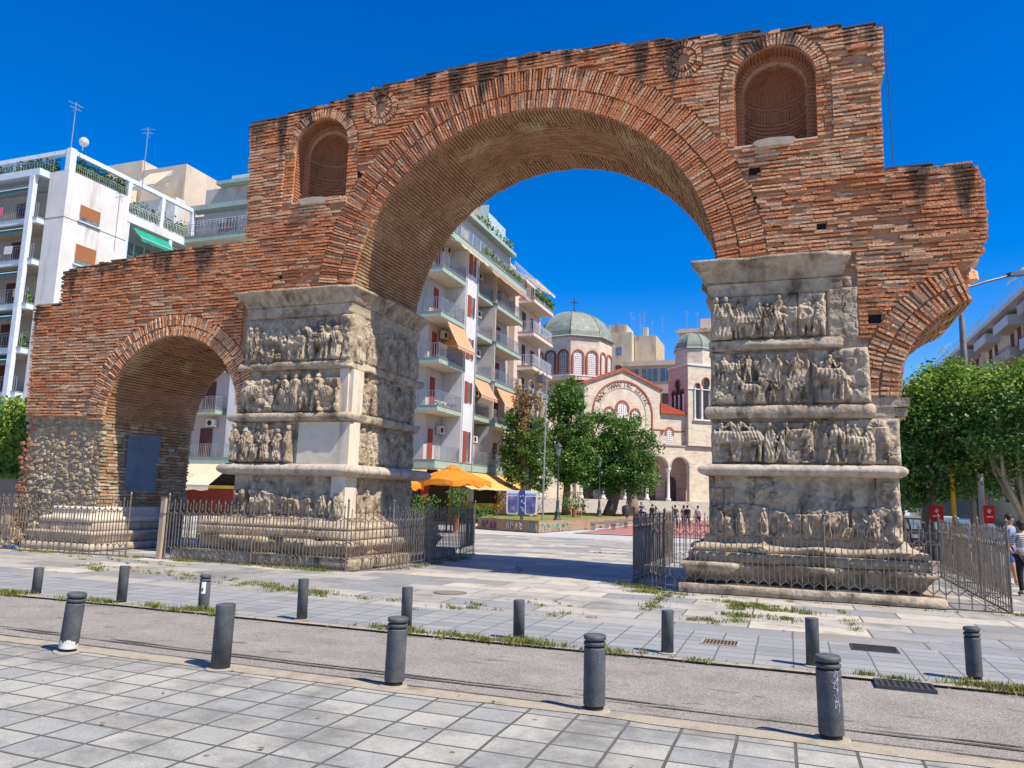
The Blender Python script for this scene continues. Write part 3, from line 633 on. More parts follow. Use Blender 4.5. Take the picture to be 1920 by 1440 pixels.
# --- relief carving as a height field
def fig_field(U, Z, figs):
    H = np.zeros_like(U)
    def cap(ax, az, bx, bz, r0, r1, h):
        nonlocal H
        dx, dz = bx-ax, bz-az; t = np.clip(((U-ax)*dx+(Z-az)*dz)/(dx*dx+dz*dz+1e-9), 0, 1); d = np.hypot(U-ax-dx*t, Z-az-dz*t); r = r0+(r1-r0)*t
        H = np.maximum(H, h*np.clip((1-(d/r)**2)*1.8, 0, 1)**.6)
    for kind, x, z, s, f, q in figs:
        h = .20*s**.5
        if kind == 'man':
            lean = q*.12*s; cap(x, z+.45*s, x+lean, z+.78*s, .10*s, .125*s, h); cap(x+lean*1.2, z+.93*s, x+lean*1.25, z+.95*s, .068*s, .06*s, h*1.15)
            cap(x-.05*s, z+.45*s, x-.10*s*(1+abs(q)), z+.02*s, .07*s, .04*s, h*.9); cap(x+.05*s, z+.45*s, x+.11*s, z+.02*s, .07*s, .04*s, h*.8)
            cap(x+lean+.1*s*f, z+.8*s, x+lean+.2*s*f, z+.58*s, .045*s, .035*s, h); cap(x+lean+.2*s*f, z+.58*s, x+lean+(.3+.05*q)*s*f, z+.72*s, .035*s, .03*s, h*.9)
            if q > .4: cap(x-.17*s*f, z+.68*s, x-.17*s*f, z+.5*s, .10*s, .12*s, h*.7)
        elif kind == 'robe':
            cap(x, z+.08*s, x, z+.75*s, .17*s, .12*s, h*(.9)); cap(x, z+.92*s, x+.01, z+.95*s, .07*s, .06*s, h*1.1); cap(x+.08*s*f, z+.75*s, x+.16*s*f, z+.5*s, .045*s, .04*s, h)
        elif kind in ('horse', 'elephant'):
            big = kind == 'elephant'; k = 1.25 if big else 1
            cap(x-.22*s*f, z+.60*s, x+.20*s*f, z+.63*s, .19*s*k, .18*s*k, h*1.1)
            for lx, ph in ((-.28, .0), (-.17, .06), (.2, .03), (.30, -.04)): cap(x+lx*s*f, z+.5*s, x+(lx+ph)*s*f, z+.03*s, .075*s*k, .045*s*k, h*.85)
            if big:
                cap(x+.42*s*f, z+.72*s, x+.46*s*f, z+.68*s, .15*s, .12*s, h); cap(x+.55*s*f, z+.62*s, x+.60*s*f, z+.2*s, .06*s, .035*s, h*.8); cap(x+.36*s*f, z+.78*s, x+.34*s*f, z+.62*s, .10*s, .09*s, h*1.1)
            else: cap(x+.28*s*f, z+.72*s, x+.42*s*f, z+.98*s, .11*s, .065*s, h); cap(x+.42*s*f, z+.98*s, x+.55*s*f, z+.88*s, .06*s, .04*s, h); cap(x-.36*s*f, z+.6*s, x-.42*s*f, z+.3*s, .035*s, .03*s, h*.6)
        elif kind == 'shield': cap(x, z+.5*s, x, z+.52*s, .2*s, .2*s, h*.7)
        elif kind == 'wheel':
            d = np.hypot(U-x, Z-z-.2*s); H = np.maximum(H, h*.6*np.exp(-((d-.17*s)/.025)**2)); a = np.arctan2(Z-z-.2*s, U-x); H = np.maximum(H, h*.4*(np.cos(a*4)**2 > .85)*(d < .17*s))
    folds = .012*np.sin(U*75+6*np.sin(Z*6+U*3))*np.clip(H/.06, 0, 1)
    return H*(.72+.5*fbm(U*3.1+7, Z*3.1, 3))+folds
def relief(name, origin, ex, nrm, W, Hh, figs, matn='marble', depth=.0, amp=.05, rough=.35, seed=0, wear=None, cut=None, res=.023, back=.5, keep=1.0):
    nx, nz = int(W/res), int(Hh/res); u = np.linspace(0, W, nx); z = np.linspace(0, Hh, nz); U, Z = np.meshgrid(u, z)
    F = fig_field(U, Z, figs) if figs else np.zeros_like(U)
    if figs: F = np.maximum(F, .11*np.clip((fbm(U*3.6+seed*11, Z*2.1+seed*5, 3)-.50)*7, 0, 1)**.7*(Z < Hh*.93)*(.4+.6*(Z < Hh*.8)))
    N = fbm(U*1.4+seed*7, Z*1.6+seed*3, 5)-.5; N2 = fbm(U*6+seed, Z*6, 4)-.5; N3 = fbm(U*17+seed, Z*17, 3)-.5
    wearm = np.clip((fbm(U*.8+seed*5, Z*.9+2, 3)-.5)*5, 0, 1) if wear is None else wear(U, Z)
    cr_ = np.abs(fbm(U*1.1+seed*2+9, Z*1.1+4, 4)-.5); Hf_ = F*keep*(1-.6*wearm)+N*amp*1.7+N2*.06+N3*.026*(.5+wearm)-sum(.07*np.exp(-((U-jx)/.012)**2) for jx in np.random.RandomState(seed+3).uniform(.3, max(.4, W-.3), int(W/1.3)))-.05*np.exp(-(cr_/.006)**2)
    if wear is not None or True: Hf_ = Hf_+wearm*.07*(rough+N2*2)
    # rounded, chipped edges
    ed = np.minimum(np.minimum(U, W-U), np.minimum(Z, Hh-Z)); er = .05+.10*np.clip(N2+.3, 0, 1); Hf_ = Hf_-np.clip(1-ed/er, 0, 1)**2*.10
    if cut is not None: Hf_ = Hf_-cut(U, Z)
    Hf_ = Hf_+depth+(.13 if nrm[1] < -.5 else .0)
    ex, nrm = Vector(ex), Vector(nrm); O = np.array(origin)
    P = O+U[..., None]*np.array(ex)+Z[..., None]*np.array((0, 0, 1.))+Hf_[..., None]*np.array(nrm)
    # skirt
    B = P.copy(); Pn = np.zeros((nz+2, nx+2, 3)); Pn[1:-1, 1:-1] = P
    Pn[0, 1:-1] = P[0]-np.array(nrm)*(back); Pn[-1, 1:-1] = P[-1]-np.array(nrm)*back; Pn[1:-1, 0] = P[:, 0]-np.array(nrm)*back; Pn[1:-1, -1] = P[:, -1]-np.array(nrm)*back
    for a, b_ in ((0, 1), (-1, -2)):
        Pn[a, 0] = Pn[a, 1]; Pn[a, -1] = Pn[a, -2]
    return grid_mesh(Pn, name, matn, arch, False)
def crowd(W, Hh, kinds, step, seed, s=None, z0=.05):
    r = random.Random(seed); out = []; x = step*.5
    while x < W-.15:
        k = r.choice(kinds); sc_ = (s or Hh*.86)*r.uniform(.85, 1.02)
        if k in ('horse', 'elephant'): out.append((k, x+.2, z0, sc_*.95, r.choice((-1, 1)), 0)); out.append(('man', x+.2, z0+sc_*.35, sc_*.6, r.choice((-1, 1)), r.uniform(-.5, .8))); x += step*1.9
        else: out.append((k, x, z0+r.uniform(0, .05), sc_, r.choice((-1, 1)), r.uniform(-.8, .9))); x += step*r.uniform(.8, 1.15)
    return out
FR = (0, -1, 0)
def pier(x0, x1, side_pts, left=True):
    pass
# ---- left pier (body x -14.5..-10.85)
LX0, LX1 = -14.52, -10.9
b = MB(); b.box(LX0+.06, LX1-.08, -.035, T+.1, .2, 7.3); b.build('pier_core', 'marble', arch)
rL = (LX0, LX1, .0, T+.25)
ring('base_step', rL, [(.0, .02), (1.0, .02), (1.0, .27), (.95, .29), (-.1, .30)], 'marble', 1, .10)
ring('base_step', rL, [(.0, .29), (.60, .30), (.80, .52), (.86, .60), (.82, .68), (.76, .70), (.2, .71), (-.1, .72)], 'marble', 2, .30, chunks=.25)
ring('base_step', rL, [(.2, .70), (.60, .71), (.60, .93), (-.1, .94)], 'marble', 3, .08)
ring('base_step', rL, [(.2, .93), (.56, .94), (.60, 1.0), (.52, 1.07), (.36, 1.10), (.24, 1.16), (.14, 1.26), (.0, 1.34), (-.1, 1.35)], 'marble', 4, .22, chunks=.2)
relief('relief_panel', (LX0+.02, .02, 1.25), (1, 0, 0), FR, 3.62, 1.08, crowd(3.5, .8, ['man', 'robe', 'horse'], .42, 3, .62), amp=.16, rough=1.1, seed=1, cut=lambda U, Z: .10*(Z > .55+.12*np.sin(U*2.1))+.35*np.exp(-((U-.62)/.05)**2))
b = MB(); b.obox((-11.28, -.12, 1.28), (.43, 0, 0), (0, .55, 0), (0, 0, 1.04), 0, .008); b.build('restored_block', 'marble_new', arch)
ring('torus_moulding', rL, half_round(2.30, 2.63, .36), 'torus_marble', 5, .03)
FL1 = crowd(2.2, 1.0, ['robe', 'robe', 'man'], .36, 11, 1.0)
relief('relief_panel', (LX0-.10, .0, 2.64), (1, 0, 0), FR, 2.05, 1.14, FL1, amp=.10, seed=2, cut=lambda U, Z: .16*(U > .78)*(Z > .5)*(U < .98))
b = MB(); b.obox((-12.44, -.10, 2.63), (1.60, 0, 0), (.02, .5, 0), (0, 0, 1.13), 0, .012); b.build('restored_block', 'marble_new', arch)
b = MB(); b.obox((-10.96, -.03, 3.99), (.11, 0, 0), (0, .52, 0), (0, 0, 1.19), 0, .008); b.obox((-11.24, -.10, 3.99), (.28, 0, 0), (0, .3, 0), (0, 0, 1.19), 0, .008); b.build('restored_block', 'marble_new', arch)
ring('band_moulding', (LX0-.02, LX1+.02, -.12, T+.2), half_round(3.76, 4.01, .17), 'marble', 6, .20, chunks=.16)
relief('relief_panel', (LX0+.05, .02, 4.0), (1, 0, 0), FR, 3.28, 1.2, [('horse', .55, .05, .9, -1, 0), ('shield', 1.05, .3, .8, 1, 0)]+crowd(1.9, 1.1, ['man', 'robe'], .36, 21, 1.02)[0:6] and [('horse', .5, .02, .95, 1, 0), ('robe', 1.55, .05, 1.02, 1, .4), ('robe', 1.92, .05, 1.02, -1, .2), ('man', 2.25, .05, 1.0, 1, .5), ('man', 2.62, .02, 1.05, -1, .3), ('shield', 2.9, .1, .9, 1, 0)], amp=.11, seed=3, cut=lambda U, Z: .10*(Z > .92))
ring('band_moulding', (LX0-.0, LX1+.02, -.12, T+.2), half_round(5.18, 5.42, .14), 'marble', 7, .22, chunks=.12)
relief('relief_panel', (LX0+.14, .02, 5.4), (1, 0, 0), FR, 3.48, 1.30, crowd(3.4, 1.1, ['man', 'robe', 'robe', 'horse'], .38, 31, 1.02), amp=.08, seed=4, cut=lambda U, Z: .30*np.exp(-((U-2.15)/.09)**2-((Z-1.08)/.12)**2))
# side of the left pier
SD = (1, 0, 0); SW = T+.1
for zz, hh, sd, kd, st in ((1.3, 1.0, 41, ['robe'], .7), (2.64, 1.14, 42, ['robe', 'man', 'man'], .27), (4.0, 1.2, 43, ['man', 'robe'], .27), (5.4, 1.3, 44, ['robe', 'man'], .25)):
    relief('relief_panel', (LX1-.10, .06, zz), (0, 1, 0), SD, SW, hh, [(k, x, z, s*(1 if st < .5 else 1), f, q) for k, x, z, s, f, q in crowd(SW, hh, kd, st, sd, hh*.9)], amp=.05, seed=sd, cut=(lambda U, Z: .12*np.exp(-((U-.55)/.05)**2)+.12*np.exp(-((U-1.5)/.05)**2)) if st > .5 else None, keep=.8)
def cornice(rect, z0, z1, out, seed, teeth=True):
    h = z1-z0
    ring('cornice', rect, [(-.1, z0-.28), (.03, z0-.28), (.04, z0-.05), (.06, z0)], 'marble', seed, .03)
    o = ring('cornice', rect, [(-.1, z0), (.05, z0+.01), (.09, z0+.10*h), (out*.55, z0+.55*h), (out*.92, z0+.80*h), (out, z0+.86*h), (out, z0+h*.98), (out*.95, z1), (-.1, z1+.01)], 'marble', seed+1, .12, chunks=.10, flute=.05, step=.04)
cornice((-14.35, -11.0, -.08, T+.15), 6.98, 7.42, .36, 50)
# ---- right pier
RX0, RX1 = -1.58, 1.68
b = MB(); b.box(RX0+.06, 1.2, -.035, T+.1, .2, 7.2); b.box(1.2, RX1-.02, -.03, T+.1, .2, 6.6); b.box(1.69, 2.1, -.03, T, .2, 4.05); b.build('pier_core', 'marble', arch)
rR = (RX0-.02, 2.12, .05, T+.25)
ring('base_step', rR, [(.0, .02), (.66, .02), (.66, .19), (.64, .20), (-.1, .27)], 'marble', 11, .06)
ring('base_step', rR, [(.0, .26), (.42, .27), (.52, .40), (.62, .52), (.66, .58), (.62, .64), (.56, .66), (-.1, .67)], 'marble', 12, .22, chunks=.22)
ring('base_step', rR, [(.1, .66), (.46, .67), (.46, .86), (-.1, .87)], 'marble', 13, .05)
ring('base_step', rR, [(.1, .86), (.42, .87), (.48, .93), (.46, 1.0), (.34, 1.03), (.2, 1.06), (.16, 1.12), (.17, 1.2), (.0, 1.24), (-.1, 1.25)], 'marble', 14, .28, chunks=.25)
relief('relief_panel', (RX0-.08, .06, 1.17), (1, 0, 0), FR, 3.80, 1.32, [(k, x, z, s, f, q) for k, x, z, s, f, q in crowd(3.5, .8, ['man', 'robe', 'robe'], .44, 53, .62)], amp=.17, rough=1.1, seed=6, cut=lambda U, Z: .09*(Z > .62+.1*np.sin(U*2.4))+.22*np.exp(-((U-.58)/.035)**2)+.20*np.exp(-((U-2.83)/.03)**2)*(Z > .3))
ring('torus_moulding', (RX0-.02, 2.0, -.06, T+.25), half_round(2.48, 2.74, .27), 'torus_marble', 15, .025)
relief('relief_panel', (RX0, .04, 2.74), (1, 0, 0), FR, 2.22, .96, [('horse', .28, .05, .85, 1, 0), ('man', .22, .4, .5, 1, .2), ('horse', .78, .05, .85, -1, 0), ('man', .8, .38, .5, 1, .4), ('robe', 1.22, .05, .85, 1, .2), ('man', 1.48, .1, .8, -1, .6), ('wheel', 1.95, .02, .95, 1, 0), ('horse', 1.85, .25, .65, 1, 0), ('man', 2.02, .35, .55, -1, .2)], amp=.06, seed=7)
relief('relief_panel', (RX0+2.26, .04, 2.74), (1, 0, 0), FR, 1.50, .98, [('man', .2, .05, .8, 1, .5), ('robe', .48, .3, .55, 1, .2), ('horse', .62, .05, .7, -1, 0), ('man', .62, .3, .55, 1, .2), ('robe', .88, .2, .6, 1, .3)], amp=.10, seed=8, rough=1.2)
ring('band_moulding', (RX0, 1.62, -.12, T+.2), half_round(3.72, 4.02, .12), 'marble', 16, .16, chunks=.14)
b = MB(); b.obox((1.60, -.02, 3.74), (.74, 0, 0), (0, T, 0), (0, 0, .2), 0, .03); b.obox((1.60, -.06, 3.94), (.78, 0, .01), (0, T, 0), (0, 0, .20), 0, .03); b.build('impost_block', 'marble', arch)
relief('relief_panel', (RX0, .03, 4.03), (1, 0, 0), FR, 2.08, 1.20, [('man', .25, .5, .6, 1, .5), ('horse', .45, .45, .62, 1, 0), ('man', .8, .5, .6, -1, .3), ('man', 1.12, .5, .6, 1, .6), ('robe', 1.4, .5, .6, 1, .2), ('man', 1.75, .5, .6, -1, .7), ('shield', 1.85, .55, .6, 1, 0), ('man', .15, .03, .5, 1, .3), ('robe', .5, .03, .5, 1, .3), ('horse', .85, .02, .55, -1, 0), ('man', 1.3, .02, .5, 1, .4), ('robe', 1.6, .02, .52, 1, .4), ('man', 1.9, .02, .5, -1, .4)], amp=.05, seed=9)
relief('relief_panel', (RX0+2.12, .03, 4.03), (1, 0, 0), FR, 1.12, 1.20, [('horse', .3, .05, .9, -1, 0), ('man', .3, .4, .65, 1, .5)], amp=.10, seed=10, rough=1.4)
ring('band_moulding', (RX0, 1.1, -.12, T+.2), half_round(5.24, 5.48, .12), 'marble', 17, .16, chunks=.10)
relief('relief_panel', (RX0+.02, .04, 5.50), (1, 0, 0), FR, 2.42, 1.02, [('robe', .12, .02, .95, 1, .2), ('robe', .33, .02, .95, 1, .2), ('horse', .72, .02, .62, 1, 0), ('robe', .66, .3, .62, -1, .4), ('man', 1.0, .02, .8, 1, .6), ('robe', 1.22, .02, .78, 1, .3), ('man', 1.42, .02, .92, -1, .3), ('elephant', 1.84, .02, .78, -1, 0), ('man', 2.26, .02, .9, 1, .4)], amp=.035, seed=12)
relief('relief_panel', (RX0+2.44, .03, 5.36), (1, 0, 0), FR, .66, 1.22, None, amp=.07, seed=13, rough=1.2)
relief('relief_panel', (RX0+2.05, .03, 6.54), (1, 0, 0), FR, .95, .28, None, amp=.04, seed=14)
cornice((RX0-.02, 1.16, -.08, T+.15), 6.78, 7.30, .36, 60)
# moulded marble base under the rubble pier
rB = (-21.0, -19.5, .0, 2.3)
ring('base_step', rB, [(0, .02), (.62, .02), (.62, .22), (-.1, .23)], 'torus_marble', 21, .03)
ring('base_step', rB, [(0, .22), (.44, .23), (.50, .38), (.58, .50), (.56, .56), (-.1, .57)], 'torus_marble', 22, .08)
ring('base_step', rB, [(0, .56), (.32, .57), (.32, .80), (-.1, .81)], 'torus_marble', 23, .03)
ring('base_step', rB, [(0, .80), (.32, .81), (.36, .90), (.30, .97), (.12, 1.0), (.12, 1.12), (.14, 1.16), (.10, 1.26), (-.1, 1.27)], 'marble_new', 24, .06)
b = MB(); b.box(-20.95, -19.55, .05, 2.25, .1, 1.3); b.build('pier_core', 'marble', arch)
# left bank of the wall meets a low retaining wall (beyond the rubble)
# thin lightning cable and small camera boxes on the wall
b = MB(); b.tube((2.27, -.02, 12.5), (2.3, -.05, 9.2), .012, n=5); b.build('cable', 'iron_dark', arch)
# ======================= FENCES =======================
def fence_panel(p, q, parent, h=1.62, sp=.105, mtl='iron', r=.0135, bent=0.0):
    p, q = Vector((*p, 0)), Vector((*q, 0)); L = (q-p).length; n = max(2, int(round(L/sp))); b = MB(); d = (q-p)/n; dn = d.normalized(); zz = Vector((0, 0, 1))
    for i in range(n+1):
        c = p+d*i; tl = rnd.gauss(0, .006)
        lean = dn*tl+Vector((rnd.gauss(0, .004), rnd.gauss(0, .004), 0)); T_ = lambda z: c+lean*z+zz*z
        if i % 2 == 0:
            b.tube(T_(.04), T_(h-.10), r, n=4); b.tube(T_(h-.10), T_(h-.075), r*1.9, r*1.9, n=5); b.tube(T_(h-.075), T_(h), r*1.3, .001, n=4)
        else:
            b.tube(T_(.36), T_(h-.42), r, n=4); b.tube(T_(h-.30), T_(h-.16), r, n=4); b.tube(T_(h-.16), T_(h-.10), r*1.2, .001, n=4)
            for sg in (-1, 1):
                b.tube(T_(h-.42), T_(h-.33)+dn*sg*sp, r*.95, n=4); b.tube(T_(.36), T_(.27)+dn*sg*sp, r*.95, n=4)
            b.tube(T_(h-.30), T_(h-.30)+dn*.001, r, n=3)
    b.tube(p+zz*.13, q+zz*.13, .012, n=4); b.tube(p+zz*.02, q+zz*.02, .018, n=4)
    b.tube(p+zz*(h-.42), q+zz*(h-.42), .006, n=3)
    return b.build('railing_panel', mtl, parent)
def post(x, y, parent, h=1.70, mtl='iron', r=.022):
    b = MB(); b.tube((x, y, 0), (x, y, h), r, n=6); b.lathe((x, y, h), [(r*1.3, 0), (r*1.6, .03), (r*.6, .06), (.002, .10)], 6); b.box(x-.05, x+.05, y-.05, y+.05, .001, .02); return b.build('post', mtl, parent)
def fence(pts, label, mtl='iron', h=1.62, skipposts=()):
    f = thing('iron_fence', label, 'fence', group=None)
    for i, (a, b_) in enumerate(zip(pts[:-1], pts[1:])):
        L = math.dist(a, b_); n = max(1, round(L/2.6))
        for k in range(n):
            p = (a[0]+(b_[0]-a[0])*k/n, a[1]+(b_[1]-a[1])*k/n); q = (a[0]+(b_[0]-a[0])*(k+1)/n, a[1]+(b_[1]-a[1])*(k+1)/n)
            fence_panel(p, q, f, h, mtl=mtl); post(*p, f, h+.06, mtl)
    post(*pts[-1], f, h+.06, mtl); return f
fence([(-15.75, -1.02), (-10.15, -1.02), (-9.4, -.1), (-9.5, 4.4), (-9.85, 6.3)], 'spiked iron railing round the base of the marble pier between the two arches')
fence([(-2.55, -.50), (3.84, -.48), (3.95, 7.2), (-3.45, 7.1), (-3.49, .88), (-2.55, -.50)], 'spiked iron railing enclosing the carved marble pier on the right')
fence([(-26.0, -1.35), (-22.1, -1.32), (-18.9, -1.22), (-17.0, -1.12)], 'spiked iron railing in front of the rubble stone pier at the left edge')
fence([(-22.0, -1.25), (-22.15, .35)], 'short spiked railing section running back to the rubble stone pier')
gt = thing('fence_gate', 'open iron gate with a pale timber post under the small side arch', 'gate')
fence_panel((-19.3, 2.4), (-16.3, 2.2), gt, 1.6, mtl='iron'); b = MB(); b.obox((-15.97, -1.1, 0), (.14, 0, 0), (0, .14, 0), (.02, 0, 1.62), 0, .006); b.build('gate_post', mat('grey_timber', [(.30, .24, .17), (.44, .37, .28)], scale=6, stretch=(3, 3, .3)), gt); b = MB(); b.box(-15.965, -15.81, -1.115, -.945, 1.16, 1.22); b.box(-15.97, -15.80, -1.12, -.94, 1.62, 1.65); b.build('hinge_band', 'iron', gt)

# ======================= BOLLARDS =======================
def bollard(x, y, grooved, label, group, r=.095, h=.67, lean=(0, 0), worn=False, name='bollard'):
    t = thing(name, label, 'bollard', (x, y, 0), rnd.uniform(0, 6), group); t.rotation_euler = (lean[0], lean[1], rnd.uniform(-.2, .2))
    b = MB(); n = 26
    if grooved:
        b.lathe((0, 0, .055), [(r*.97, 0), (r, .01), (r, h-.185), (r*.985, h-.17)], n); b.build('post', 'bollard', t, True)
        b = MB(); b.lathe((0, 0, h-.125), [(r*.86, 0), (r*.86, .12)], n); b.build('groove', 'groove', t, True); b = MB(); b.lathe((0, 0, 0), [(r*.86, 0), (r*.86, .06)], n); b.build('foot', 'groove', t, True)
        b = MB(); b.lathe((0, 0, h-.100), [(r*.97, 0), (r*1.03, .006), (r*1.03, .026), (r*.97, .032)], n); b.lathe((0, 0, h-.05), [(r*.97, 0), (r*1.04, .006), (r*1.04, .032), (r*.96, .044), (r*.5, .052), (.001, .054)], n); b.build('cap_ring', 'bollard', t, True)
        for c in t.children:
            for p in c.data.polygons: p.use_smooth = abs(p.normal.z) < .5
    else:
        b.lathe((0, 0, 0), [(r, 0), (r, h-.006), (r*.985, h), (r*.85, h-.004), (.001, h-.002)], n); o = b.build('post', 'bollard', t, True)
        for p in o.data.polygons: p.use_smooth = abs(p.normal.z) < .5
    b = MB(); b.lathe((0, 0, .012), [(r*1.5, 0), (r*1.35, .006), (r*1.0, .010)], 18); b.build('collar', 'kerb', t)
    return t
G1 = 'bollards along the near side of the road'; G2 = 'bollards along the far side of the road'
nb = [(-7.82, -10.53, 1, 'leaning grooved bollard with scraped white paint at its foot, near kerb', (0, R(5))),
      (-5.74, -10.43, 0, 'plain smooth dark grey bollard on the near kerb between two grooved ones', (0, R(1))),
      (-3.75, -10.25, 1, 'grooved grey bollard on the near kerb beside the plain smooth one, no marks', (0, R(1))),
      (-1.71, -10.23, 1, 'grooved grey bollard on the near kerb with a faint pale blue scribble', (0, 0)),
      (.28, -10.22, 1, 'grooved grey bollard tagged with white graffiti, nearest and largest of the near kerb', (0, R(-1)))]
for x, y, gz, lab, ln in nb:
    t = bollard(x, y, gz, lab, G1, .100, .675, ln)
    if 'leaning' in lab:
        b = MB(); 
        for i in range(26):
            a0 = 2*math.pi*i/26; a1 = 2*math.pi*(i+1)/26; hh = .035+.05*n1(i*.7, 2, 2)+(.03 if math.sin(a0) < -.2 else 0)
            b.quad((.1015*math.cos(a0), .1015*math.sin(a0), .056), (.1015*math.cos(a1), .1015*math.sin(a1), .056), (.1015*math.cos(a1), .1015*math.sin(a1), .056+hh), (.1015*math.cos(a0), .1015*math.sin(a0), .056+hh))
        b.build('scraped_paint', flat('chalky_paint', (.62, .60, .55), var=.3, bump=.4), t)
    if 'tagged' in lab or 'scribble' in lab:
        b = MB(); r = random.Random(4); white = 'tagged' in lab
        strokes = [[(.2, .56), (-.05, .52), (.25, .50), (.0, .47), (.28, .45)], [(-.25, .48), (.0, .46), (-.1, .43), (.3, .42), (.1, .40)], [(.3, .54), (.22, .38), (.32, .30), (.25, .22)], [(-.1, .38), (.12, .35), (.0, .32), (.25, .33), (.1, .28)], [(-.05, .34), (-.02, .27), (.1, .30)], [(.05, .57), (.3, .55), (.3, .49), (.12, .5)]] if white else [[(.15, .54), (.12, .44)], [(.25, .52), (.2, .44), (.4, .46)]]
        for st in strokes:
            P = []
            for (a0, z0), (a1, z1) in zip(st[:-1], st[1:]):
                for k in range(4):
                    t_ = k/4; a = -math.pi/2+.30+a0+(a1-a0)*t_; z = z0+(z1-z0)*t_; P.append((.1025*math.cos(a), .1025*math.sin(a), z))
            b.path(P, .0016 if white else .0022, 4)
        b.build('graffiti', flat('white_marker', (.75, .76, .78)) if white else flat('blue_marker', (.12, .30, .38)), t)
fb = [(-12.31, -7.41, 0, 'slim plain bollard on the far pavement, leftmost and smallest of the far row', .46), (-10.33, -7.45, 0, 'slim plain bollard on the far pavement, second from the left', .60),
      (-8.74, -7.35, 1, 'slim grooved bollard with a white sticker on the far pavement', .55), (-6.86, -7.40, 0, 'slim plain bollard on the far pavement just right of the one with a sticker', .60),
      (-5.13, -7.38, 0, 'slim plain bollard with grass at its foot, behind a near grooved bollard', .59), (-3.47, -7.30, 0, 'short plain bollard among kerb grass in front of the main arch opening', .52),
      (-1.49, -7.28, 0, 'plain bollard on the far pavement left of the carved right pier', .53), (.22, -7.22, 0, 'plain bollard on the far pavement just behind the graffiti bollard', .56),
      (1.91, -7.16, 1, 'grooved bollard with green grass at its foot, rightmost of the far row', .59)]
for x, y, gz, lab, h in fb:
    t = bollard(x, y, gz, lab, G2, .077 if not gz else .083, h, (0, R(rnd.uniform(-1.5, 1.5))))
    if 'sticker' in lab and gz:
        b = MB()
        for i in range(5):
            a0 = -math.pi/2+.1+.16*i; a1 = a0+.16
            b.quad((.0845*math.cos(a0), .0845*math.sin(a0), .26), (.0845*math.cos(a1), .0845*math.sin(a1), .265), (.0845*math.cos(a1), .0845*math.sin(a1), .445), (.0845*math.cos(a0), .0845*math.sin(a0), .44))
        b.build('sticker', flat('white_sticker', (.75, .75, .76)), t)
        b = MB(); b.obox((.02, -.0865, .30), (.022, .002, 0), (0, .003, 0), (.004, 0, .05)); b.obox((-.02, -.088, .33), (.03, 0, 0), (0, .003, 0), (0, 0, .012)); b.build('sticker_mark', 'groove', t)

# ======================= DRAINS, COVERS =======================
def grate(loc, wx, wy, n, label, nm='drain_grate', rz=0, tone='iron_dark', frame='iron_dark'):
    t = thing(nm, label, 'drain cover', (*loc, 0), rz); b = MB(); z = .012
    b.box(-wx/2, wx/2, -wy/2, -wy/2+.025, z-.03, z+.006); b.box(-wx/2, wx/2, wy/2-.025, wy/2, z-.03, z+.006); b.box(-wx/2, -wx/2+.03, -wy/2+.026, wy/2-.026, z-.03, z+.005); b.box(wx/2-.03, wx/2, -wy/2+.026, wy/2-.026, z-.03, z+.005); b.build('frame', frame, t)
    b = MB(); b.quad((-wx/2+.03, -wy/2+.02, z-.004), (wx/2-.03, -wy/2+.02, z-.004), (wx/2-.03, wy/2-.02, z-.004), (-wx/2+.03, wy/2-.02, z-.004)); b.build('pit', 'groove', t)
    b = MB(); s = (wx-.08)/n
    for i in range(n): b.box(-wx/2+.04+s*i+s*.25, -wx/2+.04+s*i+s*.7, -wy/2+.03, wy/2-.03, z-.003, z+.003)
    b.build('bars', tone, t)
grate((1.03, -5.62), .58, .46, 20, 'dark slotted drain grate set in the blue-grey far pavement')
grate((-.93, -6.22), .50, .40, 9, 'worn pale drain cover with rusty slots in the far pavement', tone=flat('rusty_slot', (.22, .13, .09)), frame=flat('concrete_frame', (.34, .31, .26)))
grate((1.12, -7.80), .58, .36, 8, 'leaf-filled gully grate in the road by the far kerb')
t = thing('manhole_cover', 'round flat manhole cover in the marble paving before the main arch', 'manhole', (-6.3, -3.33, 0)); b = MB(); b.lathe((0, 0, .004), [(.33, 0), (.33, .008), (.30, .010)], 28); b.build('rim', 'iron', t); b = MB(); b.lathe((0, 0, .011), [(.29, 0), (.29, .006)], 28)
b.build('lid', mat('cast_lid', [(.16, .13, .10), (.26, .22, .17)], scale=20, bump=.5), t)
# blue plastic bag
b = MB(); P = []
for i in range(26): b.blob((rnd.uniform(-.2, .2), rnd.uniform(-.06, .06), rnd.uniform(.02, .07)), rnd.uniform(.03, .07), 6, 0, .4, (1.4, .8, .6))
o = b.build('plastic_bag', flat('blue_plastic', (.03, .22, .62), .35, .3), None); o.location = (-21.6, -1.0, 0); tag(o, 'crumpled bright blue plastic bag on the ground by the left railing', 'plastic bag')
# pigeons
def pigeon(loc, label, rz):
    t = thing('pigeon', label, 'pigeon', loc, rz); b = MB(); 
    b.blob((0, 0, .10), .065, 10, 0, 0, (1.6, .9, .85)); b.blob((.10, 0, .15), .035, 8, 0, 0, (.9, .8, 1.5)); b.blob((.125, 0, .20), .026, 8); b.tube((.145, 0, .20), (.175, 0, .195), .008, .002, 6); b.obox((-.2, -.03, .09), (.12, .0, .01), (0, .06, 0), (0, 0, .015))
    for s in (-1, 1): b.tube((.01, s*.02, 0), (.01, s*.02, .07), .005, n=4); b.obox((-.01, s*.02-.006, 0), (.04, 0, 0), (0, .012, 0), (0, 0, .005))
    b.build('body', flat('pigeon_grey', (.13, .14, .16), .7, .3), t, True)
pigeon((-6.44, 1.14, 0), 'small grey pigeon standing on the paving at the edge of the arch shadow', 2.5)
pigeon((-8.2, .4, 13.42), 'pale pigeon perched on the coping over the main arch', 2.8)

